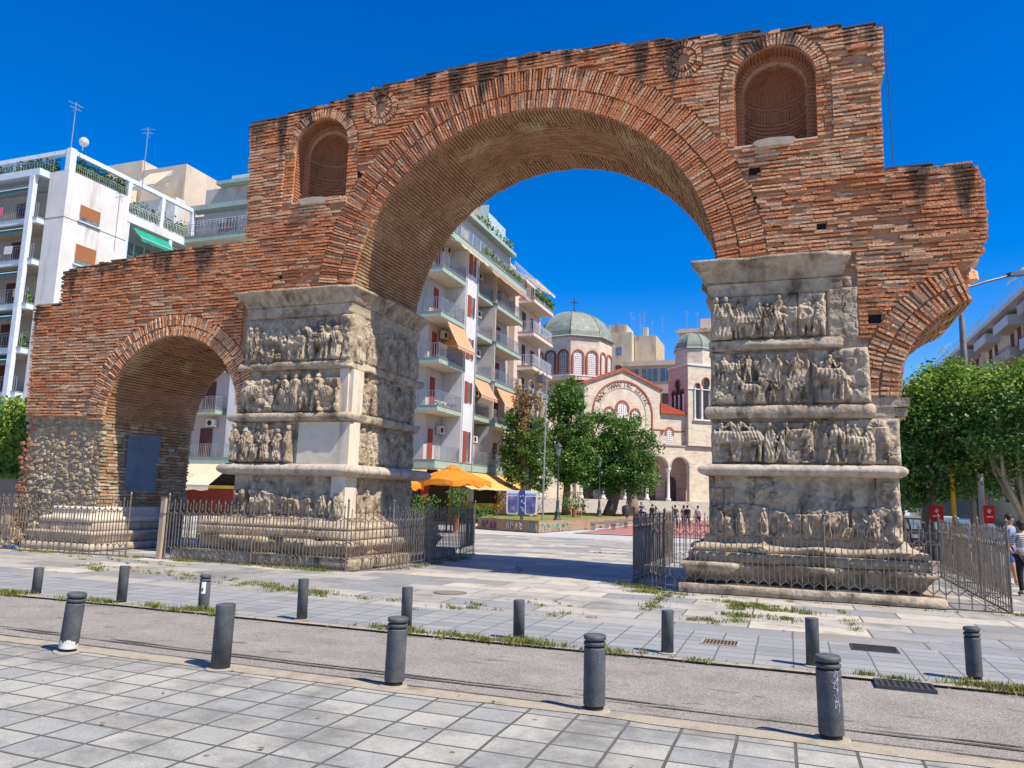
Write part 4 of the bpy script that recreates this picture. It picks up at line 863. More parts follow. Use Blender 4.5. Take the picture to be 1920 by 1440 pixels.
# ======================= STREET FURNITURE BEYOND THE ARCH =======================
M['lamp_green'] = flat('lamp_paint', (.05, .065, .06), .5)
M['grey_steel'] = flat('grey_steel', (.30, .31, .31), .5, metal=.4)
M['conc'] = mat('raw_concrete', [(.20, .18, .15), (.34, .31, .26)], scale=5, bump=.4)
def lamp(x, y, h, label):
    t = thing('street_lamp', label, 'lamp post', (x, y, .45), .4, 'old-style lamp posts beyond the arch'); b = MB()
    b.lathe((0, 0, 0), [(.26, 0), (.26, .12), (.2, .16), (.17, .5), (.19, .55), (.12, .62), (.09, 1.2), (.11, 1.25), (.06, 1.32), (.045, h-1.15), (.07, h-1.1), (.05, h-1.02)], 10); b.build('pole', 'lamp_green', t, True)
    b = MB(); b.lathe((0, 0, h-1.0), [(.10, 0), (.20, .55), (.20, .57)], 6); b.build('lantern', flat('lantern_glass', (.16, .20, .19), .2), t)
    b = MB(); b.lathe((0, 0, h-.42), [(.27, 0), (.24, .07), (.10, .22), (.04, .27), (.01, .42)], 8); b.build('lantern_cap', 'lamp_green', t)
lamp(-14.13, 30.4, 5.2, 'old-style lantern lamp post beside the flower bed, nearer of the two')
lamp(-14.62, 44.0, 5.1, 'old-style lantern lamp post in front of the round green tree')
t = thing('flag_pole', 'tall thin pale pole with a small branching bracket by the dead-topped tree', 'pole', (-14.76, 29.2, .4)); b = MB(); b.tube((0, 0, 0), (.12, 0, 10.3), .07, .035, 8); b.build('mast', 'grey_steel', t); b = MB()
for s in (-1, 1): b.tube((.1, 0, 7.9), (.1+s*.55, 0, 8.7), .02, n=5); b.tube((.1+s*.2, 0, 8.2), (.1+s*.6, 0, 8.15), .02, n=5)
b.build('bracket', 'grey_steel', t); b = MB(); b.box(-.55, -.1, -.2, .2, 8.95, 9.45); b.build('floodlight', flat('flood_grey', (.09, .10, .11)), t)
# phone kiosk: three blue-edged hoods on a post
k = thing('phone_kiosk', 'double public telephone booth with white rims and blue panels', 'phone booth', (-14.5, 24.4, 0), R(20)); b = MB(); b.tube((0, 0, 0), (0, 0, 2.1), .09, n=8); b.build('post', 'grey_steel', k)
for i, x in enumerate((-.52, .52)):
    b = MB()
    pr = [(-.36, 1.02), (-.30, .92), (.30, .92), (.36, 1.02), (.38, 2.28), (-.38, 2.28)]
    b.extrude_xz([(x+a, c) for a, c in pr], -.28, .28); h_ = b.build('hood', flat('kiosk_white', (.55, .58, .62), .4), k)
    b = MB(); b.extrude_xz([(x+a*.72, 1.02+(c-.92)*.68) for a, c in pr], -.31, -.285); b.build('inner_panel', mat('kiosk_blue', [(.02, .03, .14), (.08, .08, .24), (.26, .18, .24)], scale=3, bump=0), h_)
    b = MB(); b.box(x-.3, x+.3, -.315, -.288, 2.06, 2.13); b.build('header', flat('kiosk_pale_blue', (.18, .32, .62)), h_)
b = MB(); b.box(-.17, .17, -.34, -.30, .95, 2.25); b.build('centre_panel', mat('kiosk_navy', [(.02, .035, .14), (.04, .06, .22)], bump=0), k)
b = MB(); r = random.Random(3)
for i in range(9): x = r.uniform(-.12, .1); z = r.uniform(1.05, 2.1); b.box(x, x+.07, -.345, -.342, z, z+.05)
b.build('poster_lettering', flat('kiosk_white', (.5, .55, .6)), k)
# raised planting bed with graffiti on its brick wall
bed = thing('planting_bed', 'raised brick planting bed with painted graffiti and grass on top', 'planter', (0, 0, 0))
BP = [(-17.3, 24.6), (-15.5, 23.6), (-12.9, 22.7), (-12.2, 30.2), (-12.0, 50.0), (-20.0, 52.0), (-21.5, 38.0)]
M['bedbrick'] = mat('bed_brick', [(.26, .14, .09), (.36, .23, .15), (.30, .24, .17)], scale=2, bump=.5, bscale=20, stretch=(1, 1, 6))
b = MB()
for i in range(len(BP)):
    p, q = Vector((*BP[i], 0)), Vector((*BP[(i+1) % len(BP)], 0)); d = (q-p); nn = Vector((d.y, -d.x, 0)).normalized()*-.15
    b.obox(p, d, nn, (0, 0, .60))
b.build('brick_wall', 'bedbrick', bed)
b = MB(); v = [(x, y, .5) for x, y in BP]; tr = geometry.tessellate_polygon([[Vector(p) for p in v]]); b.add(v, [t_ if True else t_ for t_ in tr]); gr = b.build('lawn', mat('lawn', [(.07, .12, .02), (.18, .22, .05), (.28, .24, .10)], scale=3, bump=.4), bed)
b = MB()
for i in range(len(BP)-2):
    p, q = BP[i], BP[i+1]
    b.obox((p[0], p[1]-.03, .60), (q[0]-p[0], q[1]-p[1], 0), (0.0, .26, 0), (0, 0, .05), 0, .004)
b.build('coping', flat('bed_cap', (.30, .20, .14)), bed)
b = MB(); r = random.Random(11)
def letters(p, q, z0, hh, n, mi):
    p, q = Vector((*p, 0)), Vector((*q, 0)); d = (q-p); L = d.length; d.normalize(); nn = Vector((d.y, -d.x, 0))
    for i in range(n):
        o = p+d*(L*(i+.15)/n)+nn*.02; w_ = L/n*.6; z1 = z0+hh
        S = [[(0, 0), (.5, 1), (1, 0)], [(0, 1), (1, 1)], [(.5, 1), (.5, 0)], [(0, 0), (0, 1), (1, .6), (0, .5), (1, 0)], [(1, 1), (0, .8), (1, .4), (0, 0)]]
        for st in (S[i % 5], S[(i*2+1) % 5][:3]):
            b.path([o+d*(a*w_)+Vector((0, 0, z0+c*hh)) for a, c in st], .025, 4, mi)
letters((-15.1, 23.45), (-13.9, 23.0), .12, .35, 4, 0); letters((-13.6, 22.95), (-12.95, 22.7), .1, .38, 3, 1); letters((-12.85, 23.0), (-12.4, 27.5), .1, .36, 6, 1); letters((-17.0, 24.4), (-15.7, 23.7), .1, .35, 4, 2)
b.build('graffiti', [flat('spray_white', (.50, .50, .46)), flat('spray_mint', (.16, .45, .36)), flat('spray_purple', (.25, .06, .18))], bed)
# benches
for i, (y, lab) in enumerate(((30.1, 'raw concrete bench beside the planting bed, nearest of three'), (34.0, 'raw concrete bench in the middle of the three beside the planting bed'), (38.6, 'raw concrete bench farthest of the three beside the planting bed'))):
    t = thing('concrete_bench', lab, 'bench', (-11.55, y, 0), R(12), 'concrete benches beside the planting bed'); b = MB(); b.box(-.3, 1.3, -.25, .25, .36, .50); b.build('seat', 'conc', t)
    for x in (-.27, 1.0): b = MB(); b.box(x, x+.27, -.22, .22, 0, .358); b.build('leg', 'conc', t)
# bust on a plinth / bin
t = thing('litter_bin', 'dark ornate litter bin on a stone foot behind the benches', 'litter bin', (-12.1, 42.5, .5)); b = MB(); b.lathe((0, 0, .05), [(.16, 0), (.30, .25), (.34, .6), (.30, .85), (.12, .95)], 10); b.build('bin_body', 'iron_dark', t); b = MB(); b.box(-.18, .18, -.18, .18, 0, .06); b.build('foot', 'conc', t)
# ======================= CAFE UMBRELLAS, HEDGE PLANTERS =======================
M['orange'] = mat('orange_canvas', [(.72, .25, .02), (.80, .33, .035)], scale=2, bump=.2, bscale=6, rough=.8, transl=.35)
def umbrella(x, y, rad, h, label, drop=.75):
    t = thing('cafe_umbrella', label, 'umbrella', (x, y, 0), R(25), 'orange cafe umbrellas'); b = MB(); N = 8
    b.tube((0, 0, 0), (0, 0, h+.1), .04, n=8); b.build('pole', 'iron_dark', t); b = MB(); b.lathe((0, 0, 0), [(.3, 0), (.3, .08), (.08, .12)], 12); b.build('base', 'conc', t)
    b = MB(); ring_ = []
    for i in range(N*4):
        a = 2*math.pi*i/(N*4); k = i % 4; rr = rad*(1-.05*(k == 2)-.03*(k in (1, 3))); sag = .10*(k == 2)+.06*(k in (1, 3)); ring_.append((rr*math.cos(a), rr*math.sin(a), h-drop+sag*.0-(-sag)))
    mid = [(x_*.5, y_*.5, h-drop*.42-(.03 if i % 4 == 2 else 0)) for i, (x_, y_, z_) in enumerate(ring_)]; n = len(ring_); low = [(x_*1.01, y_*1.01, z_-.26-.05*math.sin(i*2.1)) for i, (x_, y_, z_) in enumerate(ring_)]
    b.add([(0, 0, h)]+mid+ring_+low, [(0, 1+i, 1+(i+1) % n) for i in range(n)]+[(1+i, 1+n+i, 1+n+(i+1) % n, 1+(i+1) % n) for i in range(n)]+[(1+n+i, 1+2*n+i, 1+2*n+(i+1) % n, 1+n+(i+1) % n) for i in range(n)])
    cn = b.build('canopy', 'orange', t, False); b = MB(); b.lathe((0, 0, h-.05), [(.42, -.06), (.30, .05), (.12, .14), (.02, .16)], 10); b.build('vent_cap', 'orange', cn)
umbrella(-16.3, 18.6, 2.0, 3.35, 'large orange cafe umbrella under the yellow awning'); umbrella(-18.4, 16.6, 1.3, 2.95, 'orange cafe umbrella half hidden by the marble pier', .6)
# ======================= APARTMENT BUILDINGS =======================
M['white_wall'] = mat('white_render', [(.52, .52, .52), (.63, .63, .63)], scale=.5, bump=.15, bscale=30, rough=.9, mixcols=(.40, .38, .35), mixscale=.6, mixth=(.54, .74), mixstretch=(1, 1, .3))
M['recess_wall'] = mat('grey_render', [(.38, .35, .33), (.50, .46, .43)], scale=.5, bump=.1, mixcols=(.28, .25, .22), mixscale=.7, mixth=(.56, .74), mixstretch=(1, 1, .3))
M['beige_wall'] = mat('beige_render', [(.50, .40, .30), (.62, .52, .41)], scale=.4, bump=.15, mixcols=(.30, .22, .15), mixscale=.35, mixth=(.55, .7), mixstretch=(1, 1, .25))
M['pink_wall'] = mat('pinkish_render', [(.56, .44, .38), (.66, .54, .46)], scale=.5, bump=.1)
M['cream_wall'] = mat('cream_render', [(.46, .38, .27), (.56, .47, .34)], scale=.5, bump=.1, mixcols=(.34, .27, .19), mixscale=.4, mixth=(.54, .7), mixstretch=(1, 1, .3))
M['green_fascia'] = mat('green_fascia', [(.24, .33, .28), (.33, .42, .36)], scale=2, bump=.1)
M['blue_fascia'] = mat('pale_blue_paint', [(.44, .53, .58), (.54, .62, .66)], scale=2, bump=.1)
M['soffit'] = flat('cream_soffit', (.58, .50, .40), .9)
M['shutter'] = mat('red_brown_shutter', [(.20, .035, .02), (.33, .06, .03)], scale=4, bump=.5, bscale=6, stretch=(.3, .3, 12))
M['shutter_dk'] = mat('dark_shutter', [(.07, .03, .03), (.13, .05, .045)], scale=4, bump=.5, bscale=6, stretch=(.3, .3, 12))
M['roller'] = mat('brown_roller_blind', [(.24, .09, .035), (.34, .14, .06)], scale=3, bump=.6, bscale=5, stretch=(.3, .3, 14))
M['glass'] = mat('window_glass', [(.05, .08, .10), (.20, .26, .30)], scale=1.5, rough=.08, bump=0, spec=.8)
M['frame'] = flat('window_frame', (.55, .56, .56), .5)
M['rail'] = flat('rail_grey', (.28, .31, .34), .5, metal=.3)
M['rail_white'] = flat('rail_white', (.55, .58, .62), .5)
M['awn_orange'] = mat('salmon_awning', [(.66, .33, .17), (.74, .42, .24)], scale=2, bump=.2, stretch=(6, 6, 1), transl=.25)
M['awn_yellow'] = mat('yellow_awning', [(.80, .46, .12), (.85, .55, .19)], scale=1, bump=.1, transl=.3)
M['awn_cream'] = mat('cream_awning', [(.72, .62, .42), (.80, .71, .52)], scale=1, bump=.1, transl=.3)
M['awn_green'] = mat('green_awning', [(.01, .28, .19), (.02, .36, .25)], scale=1, bump=.1, transl=.2)
M['awn_teal'] = flat('teal_awning', (.02, .12, .12), .8)
M['ac'] = flat('ac_cream', (.60, .57, .50), .6)
M['leaf'] = mat('potted_leaf', [(.03, .09, .015), (.07, .16, .03), (.14, .24, .05)], island=.8, bump=0, transl=.25)
M['dark_room'] = flat('dark_interior', (.03, .03, .032), .8)
def wall_box(parent, x0, x1, y0, y1, z0, z1, m_, name='wall'):
    b = MB(); b.box(x0, x1, y0, y1, z0, z1); return b.build(name, m_, parent)
# axis helper: facade 'E' faces +x (runs along y), 'S' faces -y (runs along x)
class Fac:
    def __init__(s, parent, side, plane): s.p = parent; s.side = side; s.pl = plane
    def P(s, a, d, z):   # a along facade, d outwards from plane
        return (s.pl+d, a, z) if s.side == 'E' else ((a, s.pl-d, z) if s.side == 'S' else (s.pl-d, a, z))
    def bx(s, b, a0, a1, d0, d1, z0, z1, mi=0):
        p, q = s.P(a0, d0, z0), s.P(a1, d1, z1); b.box(p[0], q[0], p[1], q[1], z0, z1, mi)
    def window(s, a0, a1, z0, z1, kind='shut', name='window', d=0.0, open_=False):
        b = MB(); s.bx(b, a0, a1, d-.05, d+.03, z0, z1); f = b.build(name, 'frame' if kind != 'roller' else 'frame', s.p)
        if kind == 'shut': 
            b = MB(); mdl = (a0+a1)/2
            s.bx(b, a0+.02, mdl-.03, d+.035, d+.075, z0+.02, z1-.03); b.build('shutter', 'shutter', f)
            b = MB(); s.bx(b, mdl+.03, a1-.02, d+.034, d+.04, z0+.05, z1-.05); b.build('pane', 'glass', f)
            b = MB(); s.bx(b, a1-.18 if open_ else a1-.1, a1+.0, d+.041, d+.09, z0+.02, z1-.03); b.build('shutter', 'shutter', f)
        elif kind == 'closed': b = MB(); s.bx(b, a0+.03, a1-.03, d+.035, d+.07, z0+.03, z1-.03); b.build('shutter', 'shutter_dk', f)
        elif kind == 'red': b = MB(); s.bx(b, a0+.03, a1-.03, d+.035, d+.07, z0+.03, z1-.03); b.build('shutter', 'shutter', f)
        elif kind == 'roller':
            b = MB(); s.bx(b, a0+.04, a1-.04, d+.034, d+.045, z0+.3, z1-.04); b.build('roller_blind', 'roller', f); b = MB(); s.bx(b, a0+.06, a1-.06, d+.033, d+.036, z0+.04, z0+.29); b.build('pane', 'glass', f)
            b = MB(); s.bx(b, a0-.05, a1+.05, d+.0, d+.14, z0-.08, z0-.002); b.build('sill', 'frame', f)
        else:
            b = MB(); n = max(1, round((a1-a0)/.8))
            for i in range(n):
                w_ = (a1-a0)/n; s.bx(b, a0+w_*i+.05, a0+w_*(i+1)-.05, d+.033, d+.037, z0+.05, z1-.05)
            b.build('pane', 'glass', f)
        return f
    def railing(s, b, a0, a1, d, z, h=.95, sp=.16, ends=None, r=.014):
        n = max(2, int(abs(a1-a0)/sp))
        for i in range(n+1): a = a0+(a1-a0)*i/n; b.tube(s.P(a, d, z), s.P(a, d, z+h), r if i % 6 else r*1.7, n=4, caps=False)
        for zz in (z+h, z+.12, z+h-.18): b.tube(s.P(a0, d, zz), s.P(a1, d, zz), .02 if zz == z+h else .013, n=4)
        for e in (ends or []):
            m_ = max(2, int(e[1]/sp)) if e[1] > 0 else 1
            a = a0 if e[0] == 0 else a1
            for i in range(m_): dd = d-e[1]*i/m_; b.tube(s.P(a, dd, z), s.P(a, dd, z+h), r, n=4, caps=False)
            for zz in (z+h, z+.12): b.tube(s.P(a, d, zz), s.P(a, d-e[1], zz), .018, n=4)
    def balcony(s, a0, a1, dep, z, th=.30, fas='green_fascia', rail='rail', d0=0.0, ends=(0, 1), bot='soffit', railh=.95, sp=.16, floor=True):
        b = MB(); s.bx(b, a0, a1, d0, d0+dep, z-th, z, 0); sl = b.build('balcony', fas, s.p)
        b = MB(); s.bx(b, a0+.05, a1-.05, d0+.02, d0+dep-.06, z-th-.035, z-th-.002, 0); b.build('soffit', bot, sl)
        b = MB(); s.bx(b, a0-.03, a1+.03, d0, d0+dep+.04, z+.001, z+.045, 0); b.build('edge_slab', 'conc', sl)
        b = MB(); s.railing(b, a0+.05, a1-.05, d0+dep-.05, z+.04, railh, sp, [(e, dep-.1) for e in ends]); b.build('railing', rail, sl)
        return sl
    def awning(s, a0, a1, d0, d1, z0, z1, m_, name='awning', th=.03, val=.2):
        P = [Vector(s.P(a0, d0, z0)), Vector(s.P(a1, d0, z0)), Vector(s.P(a1, d1, z1)), Vector(s.P(a0, d1, z1))]
        b = MB(); n = 10; up = Vector((0, 0, th)); vs = []
        for j in range(5):
            for i in range(n+1):
                t, u = i/n, j/4; q = P[0]*(1-t)*(1-u)+P[1]*t*(1-u)+P[2]*t*u+P[3]*(1-t)*u; vs.append(q-Vector((0, 0, .10*math.sin(math.pi*u)*.6+.02*math.sin(i*2.2)*u)))
        b.add(vs, [(j*(n+1)+i, j*(n+1)+i+1, (j+1)*(n+1)+i+1, (j+1)*(n+1)+i) for j in range(4) for i in range(n)])
        e = len(vs); b.add([vs[4*(n+1)+i] for i in range(n+1)]+[vs[4*(n+1)+i]-Vector((0, 0, val+.05*(i % 2))) for i in range(n+1)], [(i, i+1, n+2+i, n+1+i) for i in range(n)])
        o = b.build(name, m_, s.p); b = MB()
        for a in (a0+.1, a1-.1): b.tube(s.P(a, d0, z0-.25 if z0 > z1 else z0), s.P(a, d1, z1), .025, n=4)
        b.tube(s.P(a0, d1, z1), s.P(a1, d1, z1), .03, n=5); b.build('awning_arm', 'rail_white', o); return o
    def ac(s, a, z, d=0.0):
        b = MB(); s.bx(b, a-.4, a+.4, d+.08, d+.38, z, z+.55); o = b.build('air_conditioner', 'ac', s.p); c = Vector(s.P(a-.1, d+.39, z+.27)); b = MB()
        nv = Vector(s.P(0, 1, 0))-Vector(s.P(0, 0, 0)); b.tube(c-nv*.01, c+nv*.012, .2, n=12); b.build('fan_grille', 'dark_room', o); b = MB(); s.bx(b, a-.35, a-.3, d, d+.34, z-.06, z-.002); s.bx(b, a+.3, a+.35, d, d+.34, z-.06, z-.002); b.build('bracket', 'rail', o)
    def plants(s, a0, a1, d, z, n, sz=.3, name='balcony_plants', m_='leaf'):
        b = MB()
        for i in range(n):
            a = rnd.uniform(a0, a1); q = Vector(s.P(a, d+rnd.uniform(-.2, .25), z+abs(rnd.gauss(0, sz*.7)))); k = rnd.uniform(.07, .17)
            v = Vector((rnd.gauss(0, 1), rnd.gauss(0, 1), rnd.gauss(0, 1))).normalized()*k; u_ = v.orthogonal().normalized()*k*.5; b.add([q-v, q+u_, q+v, q-u_], [(0, 1, 2, 3)])
        return b.build(name, m_, s.p)
# ---- central white building with green balconies
XC, YC = -21.45, 27.04      # corner of its balcony line
cb = thing('apartment_block', 'white apartment block with pale green balcony bands seen through the main arch', 'apartment building')
FL = [4.14, 7.70, 10.88, 14.02, 17.12, 20.35]
WX = XC-1.5                  # wall plane of the east side
WY = YC+1.3                  # wall plane of the south side
wall_box(cb, -44.5, WX-.02, WY, 44.0, 3.9, 23.4, 'recess_wall')
wall_box(cb, -44.5, WX-.6, WY+.6, 44.0, 0, 3.9, 'dark_room', 'shopfront')
wall_box(cb, WX-.01, XC-.02, 31.0, 33.2, 4.2, 20.1, 'white_wall', 'projecting_bay')
E_ = Fac(cb, 'E', WX)
for i, z in enumerate(FL):
    if i == 0:
        E_.balcony(YC, 43.6, 1.5, z, .52, 'green_fascia', ends=())
        S_ = Fac(cb, 'S', WY); S_.balcony(-44, WX-.002, 1.3, z, .50, 'green_fascia', ends=())
    elif i < 5:
        E_.balcony(YC, 30.95, 1.5, z, .34); 
        Fac(cb, 'S', WY).balcony(-25.2, XC-1.52, 1.3, z, .34, ends=(0,))
        if i < 4: E_.balcony(33.3, 37.2, 1.15, z+.15, .34, ends=(0, 1)); E_.balcony(37.3, 43.2, 1.5, z-.05, .34, ends=(0, 1))
        else: E_.balcony(33.3, 37.2, 1.15, z+.15, .34, ends=(0, 1)); E_.balcony(37.3, 43.4, 1.5, z-.05, .34, ends=(0, 1))
    else: E_.balcony(YC, 43.9, 1.6, z-.35, .45, 'green_fascia', ends=(0, 1)); Fac(cb, 'S', WY).balcony(-44, XC-1.62, 1.3, z+.9, .45, 'green_fascia', ends=(0,))
    S_ = Fac(cb, 'S', WY)
    # south face: windows seen through the small arch
    S_.window(-41.8, -40.6, z+.1, z+2.3, 'closed', 'balcony_door'); S_.window(-38.3, -36.9, z+.75, z+2.35, 'shut')
    S_.window(-34, -32.6, z+.9, z+2.3, 'closed'); S_.window(-29, -27.6, z+.9, z+2.3, 'closed')
    if 0 < i < 5: S_.balcony(-42.6, -39.6, 1.1, z, .32, ends=(0, 1))
    if i < 5:
        # side wall doors and windows
        E_.window(28.75, 29.55, z+.06, z+2.25, 'red', 'balcony_door'); E_.ac(30.4, z+1.95 if i % 2 == 0 else z+.1); E_.plants(28, 30.6, .9, z+.15, 14*i, .25)
        Fac(cb, 'E', XC-.02).window(31.35, 32.6, z+(.1 if i == 0 else .75), z+2.3, 'shut', open_=True)
        E_.window(34.2, 34.9, z+.2, z+2.3, 'closed', 'balcony_door'); E_.window(38.0, 38.9, z+.1, z+2.3, 'closed', 'balcony_door'); E_.window(40.4, 41.8, z+.8, z+2.2, 'closed'); E_.ac(36.4, z+1.8); E_.ac(39.6, z+1.7)
        b = MB(); b.box(WX, XC-.1, 37.18, 37.32, z+.05, (FL[i+1] if i < 5 else z+3)-.4); b.build('partition', 'recess_wall', cb)
S_ = Fac(cb, 'S', WY); b = MB(); b.box(-39.0, -36.2, WY-.55, WY-.01, 4.2, 20.9); b.build('projecting_bay', 'white_wall', cb)
for z in FL[:5]: Fac(cb, 'S', WY-.56).window(-38.1, -36.9, z+.75, z+2.3, 'shut', open_=True)
S_.ac(-40.6, 6.5); 
b = MB(); b.tube((XC+.03, 33.1, 0), (XC+.03, 33.1, 20), .05, n=6); b.tube((XC+.03, 31.1, 4), (XC+.03, 31.1, 20), .02, n=4); b.build('drain_pipe', 'rail', cb)
# salmon awnings let down over balconies
E_.awning(28.2, 31.2, 1.45, 2.3, 13.6, 11.9, 'awn_orange'); E_.awning(33.6, 36.9, 1.1, 1.9, 10.6, 9.3, 'awn_orange'); E_.awning(37.8, 43.0, 1.45, 2.3, 10.4, 8.9, 'awn_orange')
E_.awning(39.6, 42.9, 1.4, 2.2, 7.2, 6.4, 'awn_cream'); E_.awning(28.0, 33.0, 1.5, 2.4, 19.6, 19.0, 'awn_cream'); E_.awning(34.0, 43.0, 1.5, 2.3, 19.4, 18.9, 'awn_orange')
Fac(cb, 'S', 30.95).awning(-22.9, -21.5, .1, .9, 13.0, 12.3, 'awn_yellow')
# shop level awnings
E_.awning(YC+.4, 43.0, 1.45, 3.9, 3.55, 2.35, 'awn_yellow', val=.02); S_.awning(-27.5, XC-.5, 1.2, 3.4, 3.55, 2.3, 'awn_yellow', val=.02); S_.awning(-44, -37.6, 1.2, 3.4, 3.75, 2.15, 'awn_cream', val=.35)
b = MB(); 
b = MB()
for i in range(9):
    x = -41.2+.17*i; y0 = WY-2.55; zz = 2.82; 
    if i != 4: b.obox((x, y0-.03, zz), (.09, 0, 0), (0, -.02, -.01), (.02, .06, .11), 0, .004)
b.build('shop_lettering', flat('faded_lettering', (.42, .36, .27)), cb)
# top floor set back, rails, lift house, glass screen
wall_box(cb, -44.5, WX-1.6, WY+1.2, 43.5, 23.41, 26.2, 'recess_wall', 'penthouse'); E_.window(30, 33, 20.2, 22.4, 'x'); E_.window(34.5, 38.5, 20.2, 22.4, 'x')
b = MB(); E_.railing(b, YC+.2, 43.6, .3, 23.4, .9, .3); Fac(cb, 'S', WY).railing(b, -44, -24, 1.2, 21.6, .9, .3); b.build('roof_railing', 'rail_white', cb)
b = MB(); E_.bx(b, YC+.2, 43.8, -.4, .6, 23.1, 23.4); Fac(cb, 'S', WY).bx(b, -44.3, -24.0, -.3, .6, 23.7, 24.1); b.build('roof_slab', 'green_fascia', cb)
wall_box(cb, -30.5, -24.8, 31.5, 36.5, 26.2, 28.6, 'cream_wall', 'lift_house'); wall_box(cb, -25.2, -23.6, 38.4, 42.0, 23.4, 26.0, 'cream_wall', 'lift_house')
b = MB(); b.box(-23.4, -22.6, 37.5, 37.56, 23.5, 25.6); b.box(-22.62, -22.58, 37.5, 41.5, 23.5, 24.9); b.build('glass_screen', flat('frosted_glass', (.42, .52, .52), .2), cb)
wall_box(cb, -42.4, -38.0, 30.0, 36, 26.2, 27.4, 'blue_fascia', 'roof_room'); Fac(cb, 'S', 29.54).window(-40.3, -39.1, 24.2, 25.9, 'closed', 'balcony_door'); b = MB(); Fac(cb, 'S', 29.54).bx(b, -42.9, -37, -.1, .7, 26.22, 26.5); b.build('roof_slab', 'green_fascia', cb)
Fac(cb, 'S', WY).window(-41.1, -40.0, 21.3, 23.0, 'shut', 'balcony_door'); Fac(cb, 'S', WY).window(-38.1, -37.4, 21.3, 23.0, 'shut', 'balcony_door')
E_.plants(34, 43, 1.4, 20.4, 520, .35); E_.plants(35, 43, .5, 23.5, 240, .4)
# shops below
b = MB(); b.box(WX-.55, WX-.50, 29.2, 30.4, 1.3, 2.6); b.build('shop_sign', flat('red_sign', (.35, .02, .02)), cb)
b = MB(); b.box(WX-.5, WX-.3, 38.5, 42, 2.6, 3.7); b.build('shop_fascia', flat('green_sign', (.01, .20, .04)), cb)
b = MB()
for y in (34.0, 35.5, 37.0): b.box(WX-.6, WX-.45, y, y+.18, 0, 3.6)
b.box(WX-.6, XC+.4, 36.5, 38.6, .9, 1.35); b.build('yellow_counter', flat('yellow_paint', (.72, .42, .03)), cb)
b = MB(); b.box(WX-.58, WX-.52, 34.3, 38.5, 1.4, 2.9); b.build('shop_window', 'glass', cb)
b = MB(); b.box(-44, -36.5, WY-.3, WY+.0, 0, 1.9); b.build('shopfront_red', mat('red_shopfront', [(.12, .015, .012), (.22, .035, .025), (.06, .02, .02)], scale=4, bump=.2), cb)
b = MB(); b.box(-44, -36.5, WY-.34, WY+.0, 1.92, 2.15); b.build('shop_fascia', flat('yellow_band', (.55, .42, .08)), cb)
def shrub(x, y, z, w_, h, label, n=260, m_='leaf', cat='potted shrub', sz=.07, nm='potted_shrub', pot=True):
    t = thing(nm, label, cat, (x, y, z)); b = MB()
    for i in range(n):
        q = Vector((rnd.gauss(0, w_*.33), rnd.gauss(0, w_*.33), h*(.3+.7*rnd.random()))); k = sz*rnd.uniform(.6, 1.3); v = Vector((rnd.gauss(0, 1), rnd.gauss(0, 1), rnd.gauss(0, 1))).normalized()*k; u_ = v.orthogonal().normalized()*k*.5; b.add([q-v, q+u_, q+v, q-u_], [(0, 1, 2, 3)])
    b.build('foliage', m_, t)
    if pot: b = MB(); b.lathe((0, 0, 0), [(.16, 0), (.22, h*.32), (.24, h*.34)], 10); b.build('pot', flat('terracotta', (.38, .14, .07)), t)
shrub(-19.4, 21.5, 0, 1.5, 1.9, 'dark leafy potted shrub under the large orange umbrella', 500); shrub(-17.2, 21.2, 0, .9, 2.3, 'tall climbing plant at the cafe edge by the railing', 500)
shrub(-18.6, 28.5, 0, 1.6, 1.4, 'row of green potted plants in front of the yellow shop counter', 500); shrub(-17.6, 36.5, 0, 1.2, 3.0, 'young tree in a pot before the blue shop window', 320)
shrub(-15.2, 38.5, .5, 1.6, 1.9, 'bright green bush on the planting bed beside the lamp post', 500)
# cafe interior clutter: chairs and tables under the umbrella
for i, (x, y) in enumerate(((-18.6, 18.2), (-17.0, 17.2), (-15.6, 19.6), (-17.2, 20.0))):
    t = thing('cafe_table', ['round dark cafe table left under the orange umbrella', 'round dark cafe table nearest the railing', 'round dark cafe table at the open side of the umbrella', 'round dark cafe table at the back of the umbrella'][i], 'table', (x, y, 0)); b = MB(); b.lathe((0, 0, .72), [(.35, 0), (.35, .03)], 14); b.build('table_top', 'iron_dark', t); b = MB(); b.tube((0, 0, .02), (0, 0, .72), .03); b.lathe((0, 0, 0), [(.22, 0), (.22, .02)], 10); b.build('leg', 'iron_dark', t)
# ---- pinkish building beyond
pb = thing('apartment_block', 'narrow pinkish apartment block between the white block and the church dome', 'apartment building')
wall_box(pb, -36, XC-1.0, 44.1, 51.5, 0, 22.0, 'pink_wall'); PE = Fac(pb, 'E', XC-1.0)
for i in range(6):
    z = 4.3+3.05*i; PE.balcony(45.0, 50.8, 1.5, z, .36, 'pink_wall', 'rail_white', ends=(0, 1)); PE.window(46, 46.9, z+.1, z+2.2, 'closed', 'balcony_door'); PE.window(48.4, 49.6, z+.7, z+2.1, 'closed')
PE.plants(45.2, 50.6, 1.5, 19.9, 700, .5); PE.awning(45, 51, .2, 1.6, 22.0, 21.3, 'awn_cream'); wall_box(pb, -34, XC-3.2, 45, 50, 22.01, 24.2, 'cream_wall', 'roof_room')
b = MB(); PE.railing(b, 44.3, 51.3, -.2, 22, .9, .3); b.build('roof_railing', 'rail_white', pb)
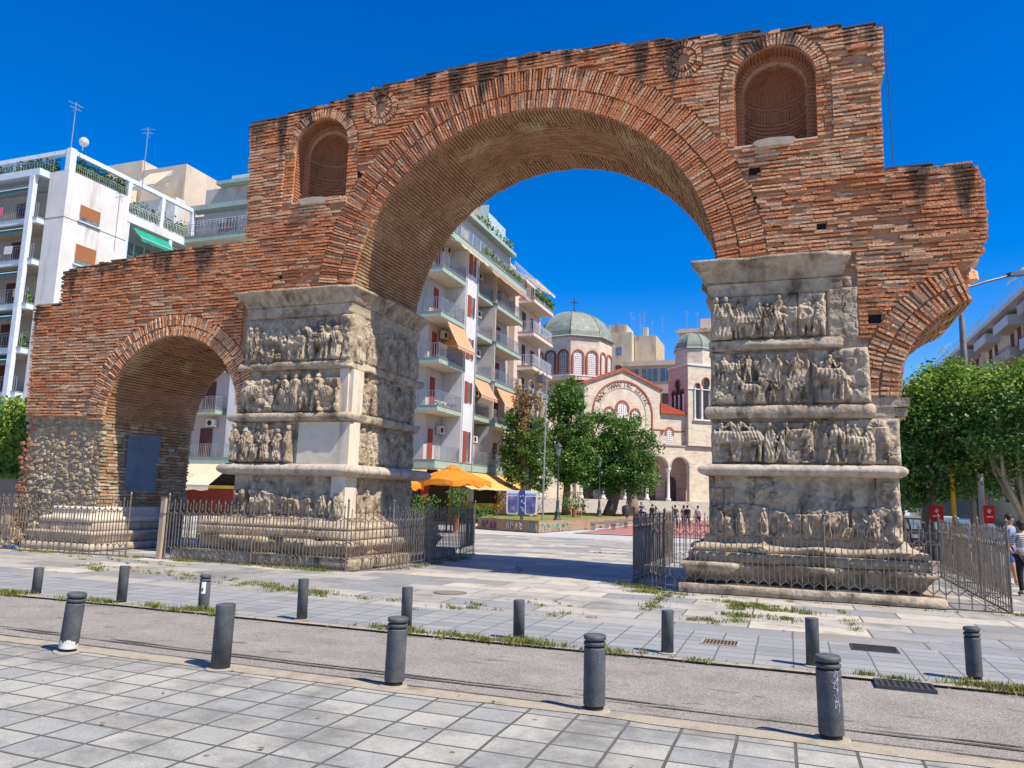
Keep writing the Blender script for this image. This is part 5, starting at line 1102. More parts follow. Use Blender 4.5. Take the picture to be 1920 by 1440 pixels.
# ---- left building
lb = thing('apartment_block', 'corner apartment block at far left with white pergola frame and planted roof terrace', 'apartment building')
LX, LY = -43.8, 16.7
wall_box(lb, -62, -45.9, LY+1.6, 27.5, 0, 21.9, 'recess_wall')
b = MB(); b.box(-45.5, LX-.02, LY, 21.6, 0, 22.35); b.build('concrete_wall', mat('board_marked_concrete', [(.52, .50, .47), (.64, .62, .60)], scale=.6, bump=.3, bscale=8, mixcols=(.36, .33, .29), mixscale=.6, mixth=(.55, .72), mixstretch=(1.5, 1.5, .2)), lb)
b = MB(); b.box(-45.52, LX, LY-.02, 21.62, 19.12, 19.17); b.build('joint_line', flat('joint_grey', (.22, .22, .22)), lb)
LE = Fac(lb, 'E', LX-.02)
for z in (4.9, 7.9, 10.9, 13.9): LE.window(17.9, 19.45, z+.0, z+1.5, 'roller')
LE.window(17.75, 19.4, 16.3, 17.7, 'roller'); LE.window(17.75, 19.4, 19.25, 20.4, 'roller')
LS = Fac(lb, 'S', LY+1.6); FLL = [4.7, 7.6, 10.45, 13.35, 16.3, 19.1]
for i, z in enumerate(FLL):
    LS.balcony(-62, -45.55, 2.1, z, .35, 'blue_fascia', 'rail', ends=(), sp=.2)
    LS.window(-47.0, -46.1, z+.1, z+2.2, 'closed', 'balcony_door'); LS.window(-50.5, -49.3, z+.1, z+2.2, 'closed', 'balcony_door'); LS.window(-54, -52.6, z+.1, z+2.2, 'closed', 'balcony_door')
    LS.awning(-61, -46.4, 1.5, 2.3, z+2.5, z+2.05, 'awn_teal')
    if i in (2, 3): LS.plants(-46.3, -45.7, 1.7, z+.1, 90, .6)
    LS.plants(-60, -50, 1.8, z+.1, 40, .3)
    b = MB(); x_ = -46.8-1.3*(i%3); b.obox((x_, LY-.58, z+.45), (.7, 0, 0), (0, .02, 0), (0, .02, .55), 0, .02); b.build('laundry', flat('laundry_cloth', [(.6, .12, .16), (.5, .5, .5), (.15, .25, .5), (.6, .5, .2), (.5, .5, .5), (.55, .10, .2)][i]), lb)
b = MB(); b.box(-62, -45.56, LY-.7, 27, 21.95, 22.4); b.build('roof_slab', 'blue_fascia', lb)
b = MB(); b.box(-46.35, -45.95, LY-.75, LY-.45, 0, 21.94); b.build('column', 'rail_white', lb)
b = MB()
for x in (-61.5, -57.5, -53.5, -49.3): b.box(x, x+.28, LY+.1, LY+.38, 22.41, 23.55); b.box(x, x+.2, LY+.4, LY+3.6, 23.3, 23.55)
b.box(-62, -44.2, LY+.05, LY+.4, 23.56, 23.85); b.box(LX-.45, LX-.05, LY, LY+.45, 22.36, 23.9)
b.box(LX-.38, LX-.1, LY+.46, 28.0, 23.56, 23.85)
for y in (21.5, 24.6, 27.7): b.box(LX-.36, LX-.1, y, y+.3, 22.0 if y < 22 else 21.2, 23.55)
b.build('pergola_frame', 'rail_white' if False else flat('pergola_white', (.58, .64, .68)), lb)
LS2 = Fac(lb, 'S', LY+.9); LS2.plants(-62, -45.2, .6, 22.5, 3800, .62); LE.plants(17, 21.6, -.5, 22.6, 1400, .62); LE.plants(21.8, 27.5, -.4, 21.5, 1400, .55)
b = MB(); LS2.railing(b, -62, -45.3, .9, 22.4, .85, .25); LE.railing(b, 17.2, 21.4, -.1, 22.35, .6, .15); b.build('terrace_railing', 'rail', lb)
LE2 = Fac(lb, 'E', LX-1.3)
wall_box(lb, -45.88, LX-1.32, 21.63, 28.0, 0, 20.6, 'recess_wall')
for z in (10.4, 13.4, 16.4, 19.4):
    LE2.window(22.6, 25.4, z-1.9, z+.3, 'x', 'balcony_door'); LE2.balcony(21.7, 27.9, 1.25, z-2.2, .3, 'blue_fascia', 'rail', ends=(0, 1))
    LE2.awning(22.3, 25.6, 1.1, 2.0, z+1.0, z+.15, 'awn_green'); 
b = MB(); b.box(LX-1.31, LX-.05, 21.63, 28.0, 20.62, 21.2); b.build('terrace_slab', 'white_wall', lb); b = MB(); LE.railing(b, 21.7, 28, -.1, 21.2, .8, .15); b.build('terrace_railing', 'rail_white', lb)
b = MB(); b.box(LX-.3, LX-.08, 21.63, 21.9, 0, 20.6); b.box(LX-.3, LX-.08, 25.6, 25.9, 0, 20.6); b.build('column', 'rail_white' if False else 'blue_fascia', lb)
# beige rooftop volumes behind the terrace
wall_box(lb, -57.2, -53.0, 30.7, 36, 20, 30.5, 'beige_wall', 'rooftop_block'); wall_box(lb, -52.9, -48.0, 30.7, 35, 20, 29.5, 'beige_wall', 'rooftop_block'); wall_box(lb, -58, -47.6, 29.5, 30.6, 20, 26.0, 'white_wall', 'rooftop_block')
b = MB(); b.box(-54.6, -53.1, 29.8, 30.5, 26.01, 28.0); b.build('chimney_stack', 'beige_wall', lb)
b = MB()
for i in range(6): b.box(-54.6+.27*i, -54.48+.27*i, 29.75, 30.55, 28.01, 28.35)
b.build('chimney_pots', flat('grey_pot', (.3, .3, .3)), lb)
LSa = Fac(lb, 'S', 29.4); LSa.awning(-51.5, -48.2, .1, 1.2, 27.2, 26.6, 'awn_cream'); LSa.awning(-50.5, -47.9, .1, 2.0, 28.3, 26.3, 'awn_cream')
# ---- rooftop antennas and a satellite dish (each its own thing)
def antenna(x, y, z, h, label, bars=3):
    t = thing('tv_antenna', label, 'antenna', (x, y, z), rnd.uniform(0, 3), 'television antennas on the roofs'); b = MB(); b.tube((0, 0, 0), (0, 0, h), .03, n=4); b.build('mast', 'rail', t); b = MB()
    for i in range(bars): zz = h-.15-.3*i; b.tube((-.5+.1*i, 0, zz), (.5-.1*i, 0, zz), .016, n=4); b.tube((0, -.4, zz-.1), (0, .4, zz-.1), .016, n=4)
    b.build('aerial', 'rail', t)
antenna(-44.3, LY+.3, 23.9, 3.4, 'tall forked antenna on the corner of the pergola frame', 2); antenna(-41.0, 20, 22, 4.5, 'thin antenna rising beyond the planted terrace', 2)
t = thing('satellite_dish', 'white satellite dish on the corner of the pergola frame', 'satellite dish', (-43.6, LY+.6, 23.9), R(30)); b = MB(); b.tube((0, 0, 0), (0, 0, .5), .03, n=5); b.build('bracket', 'rail', t)
b = MB(); b.lathe((0, 0, 0), [(.001, 0), (.19, .03), (.32, .10)], 18, axis='y', caps=False); o = b.build('dish', flat('dish_white', (.62, .62, .62)), t, True); o.location = (0, 0, .62); o.rotation_euler = (R(20), 0, 0)
# ---- right-hand building
rb = thing('apartment_block', 'long apartment block along the right-hand street with blue balcony fronts', 'apartment building')
RXp = 19.6
wall_box(rb, 20.9, 34, 44, 140, 0, 20.5, 'beige_wall'); RW = Fac(rb, 'W', 20.9)
for i in range(6):
    z = 4.5+3.1*i
    for k in range(11):
        y = 46+8.5*k; RW.balcony(y, y+5.4, 1.3, z, .9, 'blue_fascia' if (i+k) % 3 else 'recess_wall', 'rail', ends=(), railh=.3, sp=.5); RW.window(y+1, y+2.2, z+.1, z+2.3, 'closed', 'balcony_door'); RW.window(y+3.4, y+4.6, z+.5, z+2.1, 'closed')
        if (i*3+k) % 4 == 0: RW.awning(y+.2, y+5, 1.2, 2.0, z+2.7, z+2.1, 'awn_cream')
b = MB(); b.box(19.3, 34, 43.8, 140, 20.51, 20.95); b.build('roof_slab', 'white_wall', rb); b = MB(); RW.railing(b, 44, 139, 1.3, 20.95, 1.0, 1.0, r=.03); b.build('roof_railing', 'rail', rb)
b = MB(); b.box(18.2, 20.88, 44, 140, 3.5, 4.0); b.build('shop_canopy', 'conc', rb); b = MB(); b.box(20.8, 20.88, 44, 140, 0, 3.4)
b.build('shop_windows', mat('shop_glass', [(.02, .03, .05), (.05, .12, .14), (.15, .10, .05), (.03, .08, .16)], scale=.35, rough=.15, bump=0, stretch=(1, 1, 1)), rb)
b = MB(); b.box(20.5, 20.78, 44, 72, 2.7, 3.4); b.build('shop_fascia', mat('teal_sign_band', [(.02, .12, .14), (.05, .20, .22)], scale=.5, bump=0), rb)
antenna(20.4, 60, 20.95, 2.4, 'thin antenna on the right-hand roof edge, near the street lamp', 2); antenna(20.3, 52, 20.95, 3.0, 'taller antenna on the right-hand roof edge near the frame edge', 2)
# ---- background blocks behind the church
def bgblock(x0, x1, y0, y1, h, m_, label, wins=True, seed=0):
    t = thing('apartment_block', label, 'apartment building'); wall_box(t, x0, x1, y0, y1, 0, h, m_); S = Fac(t, 'S', y0); r = random.Random(seed)
    z = 4
    while z < h-2.4 and wins:
        x = x0+.8
        while x < x1-1.6: S.window(x, x+1.1, z, z+1.5, 'closed' if r.random() < .5 else 'x'); x += 2.8
        z += 3.1
    return t
t = bgblock(-33, -23.9, 105, 116, 29.6, 'cream_wall', 'cream block with roof clutter behind the big church dome'); wall_box(t, -28, -25, 106, 112, 29.61, 31.2, 'beige_wall', 'roof_room')
t = bgblock(-23.8, -20.2, 107, 116, 29.3, 'cream_wall', 'tall plain cream block between the two church domes', False); wall_box(t, -22.6, -21.8, 108, 109, 29.31, 31.0, 'beige_wall', 'chimney')
t = bgblock(-25.2, -15.2, 103.5, 106.9, 24.2, 'cream_wall', 'cream block with dark wide glazed loggias below the roofline', False); S = Fac(t, 'S', 103.5)
for x in (-25.0, -22.0, -19.0): S.window(x, x+2.6, 20.9, 23.1, 'x'); S.window(x+.3, x+1.8, 17.2, 19.0, 'closed')
b = MB(); b.box(-25.3, -15.0, 102.9, 103.5, 23.5, 24.25); b.build('cornice', 'beige_wall', t)
t = bgblock(-16.5, -4, 108, 118, 30.4, 'beige_wall', 'beige block behind the small church dome', True, 4); b = MB(); b.box(-17, -4, 107.4, 108, 29.6, 30.0); b.build('cornice', 'beige_wall', t); wall_box(t, -13.2, -11.5, 109, 111, 30.41, 32.2, 'pink_wall', 'roof_room')
bgblock(-40, -31, 96, 104, 26, 'pink_wall', 'block of flats half hidden behind the left side of the big dome', True, 8)
for i in range(16):
    x = rnd.uniform(-29, -9); antenna(x, 106+rnd.uniform(0, 3), 29.3 if x < -20 else 30, rnd.uniform(1.5, 4.2), ['thin antenna on the cream roof behind the big dome', 'thin antenna on the roof between the two church domes', 'thin antenna on the beige roof behind the small dome'][0 if x < -24 else (1 if x < -16 else 2)], 2)
# distant blocks closing the street views
bgblock(-75, -63, 20, 60, 19, 'white_wall', 'white block beyond the left corner building', True, 9)
t = bgblock(2, 18, 150, 165, 22, 'beige_wall', 'beige block closing the far end of the right-hand street', True, 10)
b = MB(); b.box(1.9, 18.1, 149.4, 149.9, 0, 3.8); b.build('shopfront', 'shop_glass_', t) if False else b.build('shopfront', mat('far_shops', [(.02, .03, .06), (.10, .10, .12), (.04, .10, .25), (.20, .10, .04)], scale=.6, bump=0), t)
# ======================= CHURCH =======================
M['church_stone'] = mat('banded_church_stone', [(.54, .45, .34), (.64, .56, .43)], scale=.8, bump=.2, bscale=12, rough=.9, grain=(1.3, .10), mixcols=(.50, .38, .31), mixscale=1.2, mixth=(.54, .62), mixstretch=(.3, .3, 3.5))
M['pink_stone'] = mat('pink_church_stone', [(.48, .36, .31), (.60, .47, .40)], scale=.8, bump=.2, mixcols=(.44, .31, .28), mixscale=1.2, mixth=(.5, .6), mixstretch=(.3, .3, 3.5))
M['terra'] = mat('terracotta_trim', [(.28, .075, .045), (.38, .12, .075)], scale=3, bump=.3)
M['lead'] = mat('green_lead_dome', [(.15, .175, .145), (.235, .255, .205), (.19, .21, .18)], scale=.9, bump=.2, rough=.6, mixcols=(.36, .38, .27), mixscale=1, mixth=(.55, .7))
M['roof_tile'] = mat('red_roof_tiles', [(.30, .045, .02), (.46, .09, .035)], scale=2, bump=.8, bscale=7, stretch=(4, 1, 1))
M['white_marble'] = flat('white_column_marble', (.68, .66, .63), .6)
ch = thing('church', 'pale banded stone church with green domes, red trimmed arches and wide steps', 'church', (-19.48, 76.76, 0), R(40.17))
def arched(b, c, w_, zb, zs, y0, y1, n=10, mi=0):
    """solid arched slab: width 2w, base zb, springing zs"""
    P = [(c-w_, zb), (c+w_, zb)]+[(c+w_*math.cos(math.pi*i/n), zs+w_*math.sin(math.pi*i/n)) for i in range(n+1)]; b.extrude_xz(P, y0, y1, mi)
def arch_band(b, c, r0, r1, zs, y0, y1, a0=0, a1=180, n=20, legs=0.0, mi=0):
    P = [(c+r1*math.cos(R(a0+(a1-a0)*i/n)), zs+r1*math.sin(R(a0+(a1-a0)*i/n))) for i in range(n+1)]; Q = [(c+r0*math.cos(R(a0+(a1-a0)*i/n)), zs+r0*math.sin(R(a0+(a1-a0)*i/n))) for i in range(n+1)]
    if legs: P = [(P[0][0], zs-legs)]+P+[(P[-1][0], zs-legs)]; Q = [(Q[0][0], zs-legs)]+Q+[(Q[-1][0], zs-legs)]
    b.extrude_xz(P+Q[::-1], y0, y1, mi)
def dots(b, c, w_, zb, zt, y, mi=0):   # pierced marble window screen
    nx = max(2, int(2*w_/.24)); nz = int((zt-zb)/.26)
    for i in range(nx):
        for j in range(nz):
            x = c-w_+(i+.5)*2*w_/nx; z = zb+(j+.5)*(zt-zb)/nz
            if z > zt-w_ and abs(x-c) > w_*.7: continue
            b.lathe((x, y, z), [(.072, -.01), (.072, .0)], 6, mi, axis='y')
def lattice(parent, c, w_, zb, zs, y, band=.16, bandm='terra'):
    b = MB(); arched(b, c, w_, zb, zs, y-.03, y+.1); f = b.build('window', 'white_marble', parent)
    b = MB(); dots(b, c, w_*.9, zb+.05, zs+w_*.9, y-.035); b.build('pierced_holes', 'dark_room', f)
    b = MB(); arch_band(b, c, w_, w_+band, zs, y-.08, y+.08, legs=.4 if bandm else 0); b.build('arch_trim', bandm, f)
# gabled front
b = MB(); b.extrude_xz([(-5.4, 9.1), (5.4, 9.1), (5.4, 16.15), (0, 18.35), (-5.4, 16.15)], 0, 9); b.build('gable_front', 'church_stone', ch)
b = MB(); b.extrude_xz([(-5.75, 15.98), (0, 18.2), (5.75, 15.98), (5.75, 16.28), (0, 18.6), (-5.75, 16.28)], -.25, 9.1); b.build('gable_roof', 'terra', ch)
b = MB(); arch_band(b, -.0, 4.12, 4.32, 12.65, -.10, .0, legs=3.4, n=32); b.build('great_arch_trim', 'terra', ch)
b = MB(); arch_band(b, -.0, 3.22, 3.34, 12.72, -.05, .0, legs=3.4, n=32); b.build('inner_arch_moulding', flat('moulding_shade', (.40, .35, .30)), ch)
lattice(ch, -.1, .66, 11.9, 13.4, -.0, .34); lattice(ch, 1.75, .48, 11.9, 12.75, .0, .28); lattice(ch, -1.95, .48, 11.9, 12.75, .0, .28)
# inscription round the arch
def inscription():
    txt = '\u039d\u0391\u039fC \u03a0\u0391\u039d\u0391\u0393\u0399\u0391C \u0394\u0395\u039e\u0399\u0391C'; b = MB(); n = len(txt)
    for i, c in enumerate(txt):
        if c == ' ': continue
        a = R(156-132*(i+.0)/(n-1)); cu = bpy.data.curves.new('t', 'FONT'); cu.body = c; cu.size = .82; cu.align_x = 'CENTER'; cu.extrude = .015; cu.resolution_u = 2
        to = bpy.data.objects.new('t', cu); COL.objects.link(to); dg = bpy.context.evaluated_depsgraph_get(); me = bpy.data.meshes.new_from_object(to.evaluated_get(dg))
        er = Vector((math.cos(a), 0, math.sin(a))); et = Vector((math.sin(a), 0, -math.cos(a)))
        vs = [Vector((0, -.03, 12.65))+er*(3.48+v.co.y*.95)+et*v.co.x*.8+Vector((0, -v.co.z, 0)) for v in me.vertices]; b.add(vs, [tuple(p.vertices) for p in me.polygons])
        bpy.data.objects.remove(to); bpy.data.curves.remove(cu); bpy.data.meshes.remove(me)
    b.build('inscription', flat('inscription_brown', (.12, .07, .05)), ch)
inscription()
# nave body, left wing
wall = MB(); wall.box(-13.5, -5.42, 1.0, 14, 0, 13.8); wall.box(-9.5, 5.0, 9.05, 20, 9.0, 17.6); wall.build('nave_wall', 'church_stone', ch)
b = MB(); b.box(5.42, 9.3, .3, 9, 9.1, 13.1); b.build('aisle_wall', 'church_stone', ch)
b = MB(); b.extrude_xz([(5.42, 13.1), (9.55, 13.1), (9.55, 13.3), (5.42, 14.45)], -.15, 9); b.build('aisle_roof', 'roof_tile', ch)
lattice(ch, 6.95, .42, 9.25, 10.75, .3, .26)
b = MB(); b.box(4.35, 6.2, -.06, .32, 10.86, 11.02); b.box(7.7, 9.28, .22, .31, 10.86, 11.02); b.box(-5.42, -4.35, -.06, -.002, 10.86, 11.02); b.build('string_course', 'terra', ch)
b = MB(); b.box(-13.6, 14.4, -.25, .29, 8.95, 9.09); b.build('string_course', flat('stone_ledge', (.36, .32, .28)), ch)
# porch arcade
r_ = 1.38; cs = [-7.12, -4.06, -1.0, 2.06, 5.12, 8.3]; zs = 6.2; P = [(-13.5, 1.9), (cs[0]-r_, 1.9)] 
for i, c in enumerate(cs):
    P += [(c-r_, zs)] if i else [(c-r_, zs)]
    P += [(c+r_*math.cos(math.pi*(1-k/12)), zs+r_*math.sin(math.pi*(1-k/12))) for k in range(1, 12)]+[(c+r_, zs)]
P += [(cs[-1]+r_, 1.9), (14.2, 1.9), (14.2, 8.95), (-13.5, 8.95)]
# drop to a thin lintel between arches: the columns carry it
b = MB(); b.extrude_xz(P, -.1, .55); b.build('porch_wall', 'church_stone', ch)
b = MB()
for c in cs: arch_band(b, c, r_, r_+.16, zs, -.16, -.101)
b.build('arch_moulding', flat('moulding_shade', (.46, .40, .34)), ch)
for i in range(len(cs)-1):
    x = (cs[i]+cs[i+1])/2; b = MB(); b.lathe((x, .22, 1.9), [(.34, 0), (.34, .28), (.25, .36), (.21, .5), (.20, 2.0), (.18, 3.55), (.22, 3.62), (.22, 3.7), (.34, 3.98), (.36, 4.02), (.36, 4.28)], 14); b.build('column', 'white_marble', ch, True)
b = MB(); b.box(-13.4, 14.1, 4.0, 4.2, 1.9, 8.9); b.box(-13.4, 14.1, .56, 3.98, 8.6, 8.94); b.build('porch_back_wall', 'pink_stone', ch)
for c in cs: b = MB(); arched(b, c+1.1, .8, 1.9, 4.4, 3.9, 3.98); b.build('door', flat('dark_church_door', (.10, .06, .05)), ch)
# steps
b = MB()
for i in range(12): b.box(-13.5, 14.5, -1.2-.34*(11-i), 4.0, .001 if i == 0 else .159*i, .159*(i+1)-.001)
b.build('steps', flat('step_stone', (.42, .38, .33)), ch)
b = MB()
for s in (-3.5, 2.0, 7.2, 12.5): b.tube((s, -5.2, .9), (s, -1.0, 2.75), .03, n=5); b.tube((s, -5.2, 0), (s, -5.2, .9), .025, n=4); b.tube((s, -1.0, 1.9), (s, -1.0, 2.75), .025, n=4)
b.build('handrail', 'iron_dark', ch)
def octa(b, cx, cy, R_, z0, z1, rot, R2=None, mi=0):
    R2 = R_ if R2 is None else R2
    v = [(cx+R_*math.cos(rot+i*math.pi/4), cy+R_*math.sin(rot+i*math.pi/4), z0) for i in range(8)]+[(cx+R2*math.cos(rot+i*math.pi/4), cy+R2*math.sin(rot+i*math.pi/4), z1) for i in range(8)]
    b.add(v, [(i, (i+1) % 8, 8+(i+1) % 8, 8+i) for i in range(8)]+[tuple(range(7, -1, -1)), tuple(range(8, 16))], mi)
def dome(cx, cy, R_, z0, z1, rot, name='dome'):
    b = MB(); n = 9; 
    for k in range(n):
        t0, t1 = math.pi/2*k/n, math.pi/2*(k+1)/n; octa(b, cx, cy, R_*math.cos(t0)+.01, z0+(z1-z0)*math.sin(t0), z0+(z1-z0)*math.sin(t1), rot, max(.02, R_*math.cos(t1)))
    d_ = b.build(name, 'lead', ch); b = MB()
    for i in range(8):
        a = rot+i*math.pi/4; b.path([(cx+R_*math.cos(t)*math.cos(a), cy+R_*math.cos(t)*math.sin(a), z0+(z1-z0)*math.sin(t)+.02) for t in np.linspace(0, math.pi/2*.98, 9)], .07, 5)
    b.build('dome_rib', 'lead', d_)
    b = MB(); octa(b, cx, cy, R_*1.03, z0-.22, z0-.002, rot); octa(b, cx, cy, R_*1.06, z0-.05, z0+.12, rot, R_*1.0); b.build('dome_cornice', flat('dome_cornice_grey', (.30, .32, .27)), ch)
DC = (-2.6, 9.5); ROT = R(-90-29)
b = MB(); octa(b, *DC, 5.25, 17.4, 23.1, ROT); b.build('drum', 'church_stone', ch)
dome(*DC, 5.35, 23.3, 27.6, ROT)
b = MB(); b.lathe((DC[0], DC[1], 27.5), [(.3, 0), (.12, .2), (.25, .4), (.08, .6)], 8); b.tube((DC[0], DC[1], 28.0), (DC[0], DC[1], 29.7), .07, n=6); q = Vector((math.cos(R(-29)), math.sin(R(-29)), 0)); b.tube(Vector((*DC, 29.1))-q*.5, Vector((*DC, 29.1))+q*.5, .07, n=6); b.build('cross', 'iron_dark', ch)
def facewin(cx, cy, R_, k, rot, zb, zs, w_, off, parent, ht=.95):
    a = rot+(k+.5)*math.pi/4; ap = R_*math.cos(math.pi/8); e = thing_local = None
    n_ = Vector((math.cos(a), math.sin(a), 0)); t_ = Vector((-math.sin(a), math.cos(a), 0)); rz = a+math.pi/2
    bb = MB(); arched(bb, off, w_, zb, zs, -.04, .1); 
    def tr(b_): 
        M_ = Matrix.Translation(Vector((cx, cy, 0))+n_*ap) @ Matrix.Rotation(rz, 4, 'Z'); b_.v = [tuple(M_ @ Vector(v)) for v in b_.v]; return b_
    f = tr(bb).build('window', 'white_marble', parent); b_ = MB(); dots(b_, off, w_*.9, zb+.1, zs+w_*.9, -.05); tr(b_).build('pierced_holes', 'dark_room', f)
    b_ = MB(); arch_band(b_, off, w_, w_+.24, zs, -.16, .02, legs=zs-zb); tr(b_).build('arch_trim', 'terra', f)
for k in (-1, 0, 1, 7, 6):
    for off in (-.98, .98): facewin(*DC, 5.25, k, ROT, 18.2, 20.6, .62, off, ch)
b = MB(); octa(b, *DC, 5.33, 17.9, 18.08, ROT); b.build('drum_ledge', 'white_marble', ch)
# bell tower
TX0, TX1, TY0, TY1 = 9.32, 14.2, -.5, 4.3
b = MB(); b.box(TX0, TX1, TY0+.002, TY1, 9.1, 19.7); b.build('tower_wall', 'church_stone', ch)
b = MB(); b.box(TX0-.02, TX0+.0, TY0+.004, TY1, 9.1, 19.7); b.build('tower_side', 'pink_stone', ch)
b = MB(); b.box(TX0-.15, TX1+.15, TY0-.15, TY1+.1, 19.7, 19.9); b.box(TX0-.1, TX1+.1, TY0-.12, TY0, 16.5, 16.62); b.build('string_course', 'white_marble', ch)
for c, zt, w_ in ((10.75, 17.0, .30), (12.05, 17.7, .42), (13.35, 17.0, .30)):
    b = MB(); arched(b, c, w_, 12.6, zt, TY0-.03, TY0+.06); o = b.build('belfry_opening', 'dark_room', ch); b = MB(); arch_band(b, c, w_, w_+.16, zt, TY0-.12, TY0+.05, legs=.5); b.build('arch_trim', 'terra', o)
for c in (10.25, 11.3, 12.8, 13.85): b = MB(); b.lathe((c, TY0-.1, 12.6), [(.17, 0), (.17, .1), (.13, .2), (.13, 3.7), (.2, 3.95), (.2, 4.1)], 10); b.build('column', 'white_marble', ch)
b = MB(); b.box(10.0, 14.1, TY0-.3, TY0, 12.4, 12.58); b.build('ledge', 'white_marble', ch)
for c, zt, w_ in ((.9, 16.2, .34), (1.9, 17.5, .42), (2.9, 16.2, .34)):
    b = MB(); arched(b, -c, w_, 12.9, zt, -.04, .05); M_ = Matrix.Translation((TX0-.03, 0, 0)) @ Matrix.Rotation(-math.pi/2, 4, 'Z'); b.v = [tuple(M_ @ Vector(v)) for v in b.v]; o = b.build('belfry_opening', 'dark_room', ch)
    b = MB(); arch_band(b, -c, w_, w_+.16, zt, -.10, .04, legs=.4); b.v = [tuple(M_ @ Vector(v)) for v in b.v]; b.build('arch_trim', 'terra', o)
for c in (.4, 1.42, 2.4, 3.4): b = MB(); b.lathe((TX0-.15, c, 12.6), [(.13, 0), (.13, 3.1), (.17, 3.3)], 8); b.build('column', 'white_marble', ch)
TC = (11.75, 1.9); b = MB(); octa(b, *TC, 2.55, 19.9, 22.0, R(-90-6)); b.build('tower_drum', 'church_stone', ch); dome(*TC, 2.6, 22.2, 24.6, R(-90-6), 'small_dome')
# ======================= TREES =======================
def campt(X, Y, z=0): return (X*.93869-Y*.34475, X*.34475+Y*.93869-17.284, z)
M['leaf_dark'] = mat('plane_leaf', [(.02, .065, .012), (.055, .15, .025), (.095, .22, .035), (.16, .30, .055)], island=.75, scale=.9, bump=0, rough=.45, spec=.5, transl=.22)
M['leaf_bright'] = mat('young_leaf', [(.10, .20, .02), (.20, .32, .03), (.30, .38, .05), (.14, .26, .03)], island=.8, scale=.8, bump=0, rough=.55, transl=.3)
M['leaf_olive'] = mat('olive_leaf', [(.05, .11, .02), (.12, .20, .035), (.20, .26, .05)], island=.8, bump=0, transl=.25)
M['leaf_brown'] = mat('dry_leaf_brown', [(.16, .09, .035), (.30, .19, .07), (.40, .28, .11), (.10, .06, .03)], island=.8, bump=0, transl=.15)
M['bark'] = mat('grey_brown_bark', [(.10, .075, .055), (.22, .17, .13), (.15, .12, .09)], scale=4, bump=.9, bscale=16, stretch=(1, 1, .3))
M['bark_pale'] = mat('mottled_pale_bark', [(.22, .17, .11), (.42, .35, .25), (.30, .25, .14)], scale=5, bump=.5)
def leaf_cloud(b, blobs, n, size, seed, bias=.55, mi_fn=None, clump=.45, nclump=None):
    """leaves gathered in clumps spread through ellipsoids; blobs = (cx,cy,cz,rx,ry,rz)"""
    r = random.Random(seed); vol = [a[3]*a[4]*a[5] for a in blobs]; tot = sum(vol)
    for bl, v in zip(blobs, vol):
        k = int(n*v/tot); nc = max(4, int((nclump or 70)*v/tot*len(blobs)/1)); cl = []
        for i in range(nc):
            while True:
                q = Vector((r.uniform(-1, 1), r.uniform(-1, 1), r.uniform(-1, 1)))
                if .25 < q.length < 1: break
            q = q.normalized()*(q.length**bias)*r.uniform(.80, 1.06); cl.append((q, clump*r.uniform(.6, 1.3)))
        for i in range(k):
            q, cr_ = cl[r.randrange(nc)]; c = Vector((bl[0]+q.x*bl[3], bl[1]+q.y*bl[4], bl[2]+q.z*bl[5])); g = Vector((r.gauss(0, 1), r.gauss(0, 1), r.gauss(0, .8)))*cr_*.55; p = c+g
            s = size*r.uniform(.6, 1.35); u_ = Vector((r.gauss(0, 1), r.gauss(0, 1), r.gauss(0, .7)-.2)).normalized(); w_ = u_.orthogonal().normalized(); w_ = (Matrix.Rotation(r.uniform(0, 6.28), 3, u_) @ w_)*s*.42; u_ = u_*s
            mi = mi_fn(p, r, bl) if mi_fn else 0
            b.add([p, p+u_*.45+w_, p+u_, p+u_*.45-w_], [(0, 1, 2, 3)], mi)
def trunk_mesh(b, pts, r0, r1, n=9):
    for i in range(len(pts)-1):
        t0, t1 = i/(len(pts)-1), (i+1)/(len(pts)-1); b.tube(pts[i], pts[i+1], r0+(r1-r0)*t0, r0+(r1-r0)*t1, n, caps=(i == 0))
def limb_set(b, base, blobs, r0, seed, per=5):
    r = random.Random(seed)
    for bl in blobs:
        for i in range(per):
            e = Vector((bl[0]+r.uniform(-.7, .7)*bl[3], bl[1]+r.uniform(-.7, .7)*bl[4], bl[2]+r.uniform(-.4, .7)*bl[5])); s = Vector(base); m1 = s.lerp(e, .5)+Vector((r.gauss(0, .15), r.gauss(0, .15), r.gauss(.1, .2)))
            trunk_mesh(b, [s, m1, e], r0, r0*.2, 6)
def tree(nm, label, loc, trunk, r0, r1, blobs, n, size, mats, seed, cat='tree', mi_fn=None, clump=.45, bark='bark', base=None, group=None, nclump=None):
    t = thing(nm, label, cat, loc, 0, group); b = MB(); trunk_mesh(b, [Vector(p) for p in trunk], r0, r1, 10); limb_set(b, base or trunk[-1], blobs, r1*.6, seed); b.build('trunk', bark, t, True)
    b = MB(); leaf_cloud(b, blobs, n, size, seed, mi_fn=mi_fn, clump=clump, nclump=nclump); b.build('crown', mats, t); return t
topm = lambda th, pr: (lambda p, r, bl: 1 if (p.z > bl[2]+th*bl[5] and r.random() < pr) else (1 if r.random() < .06 else 0))
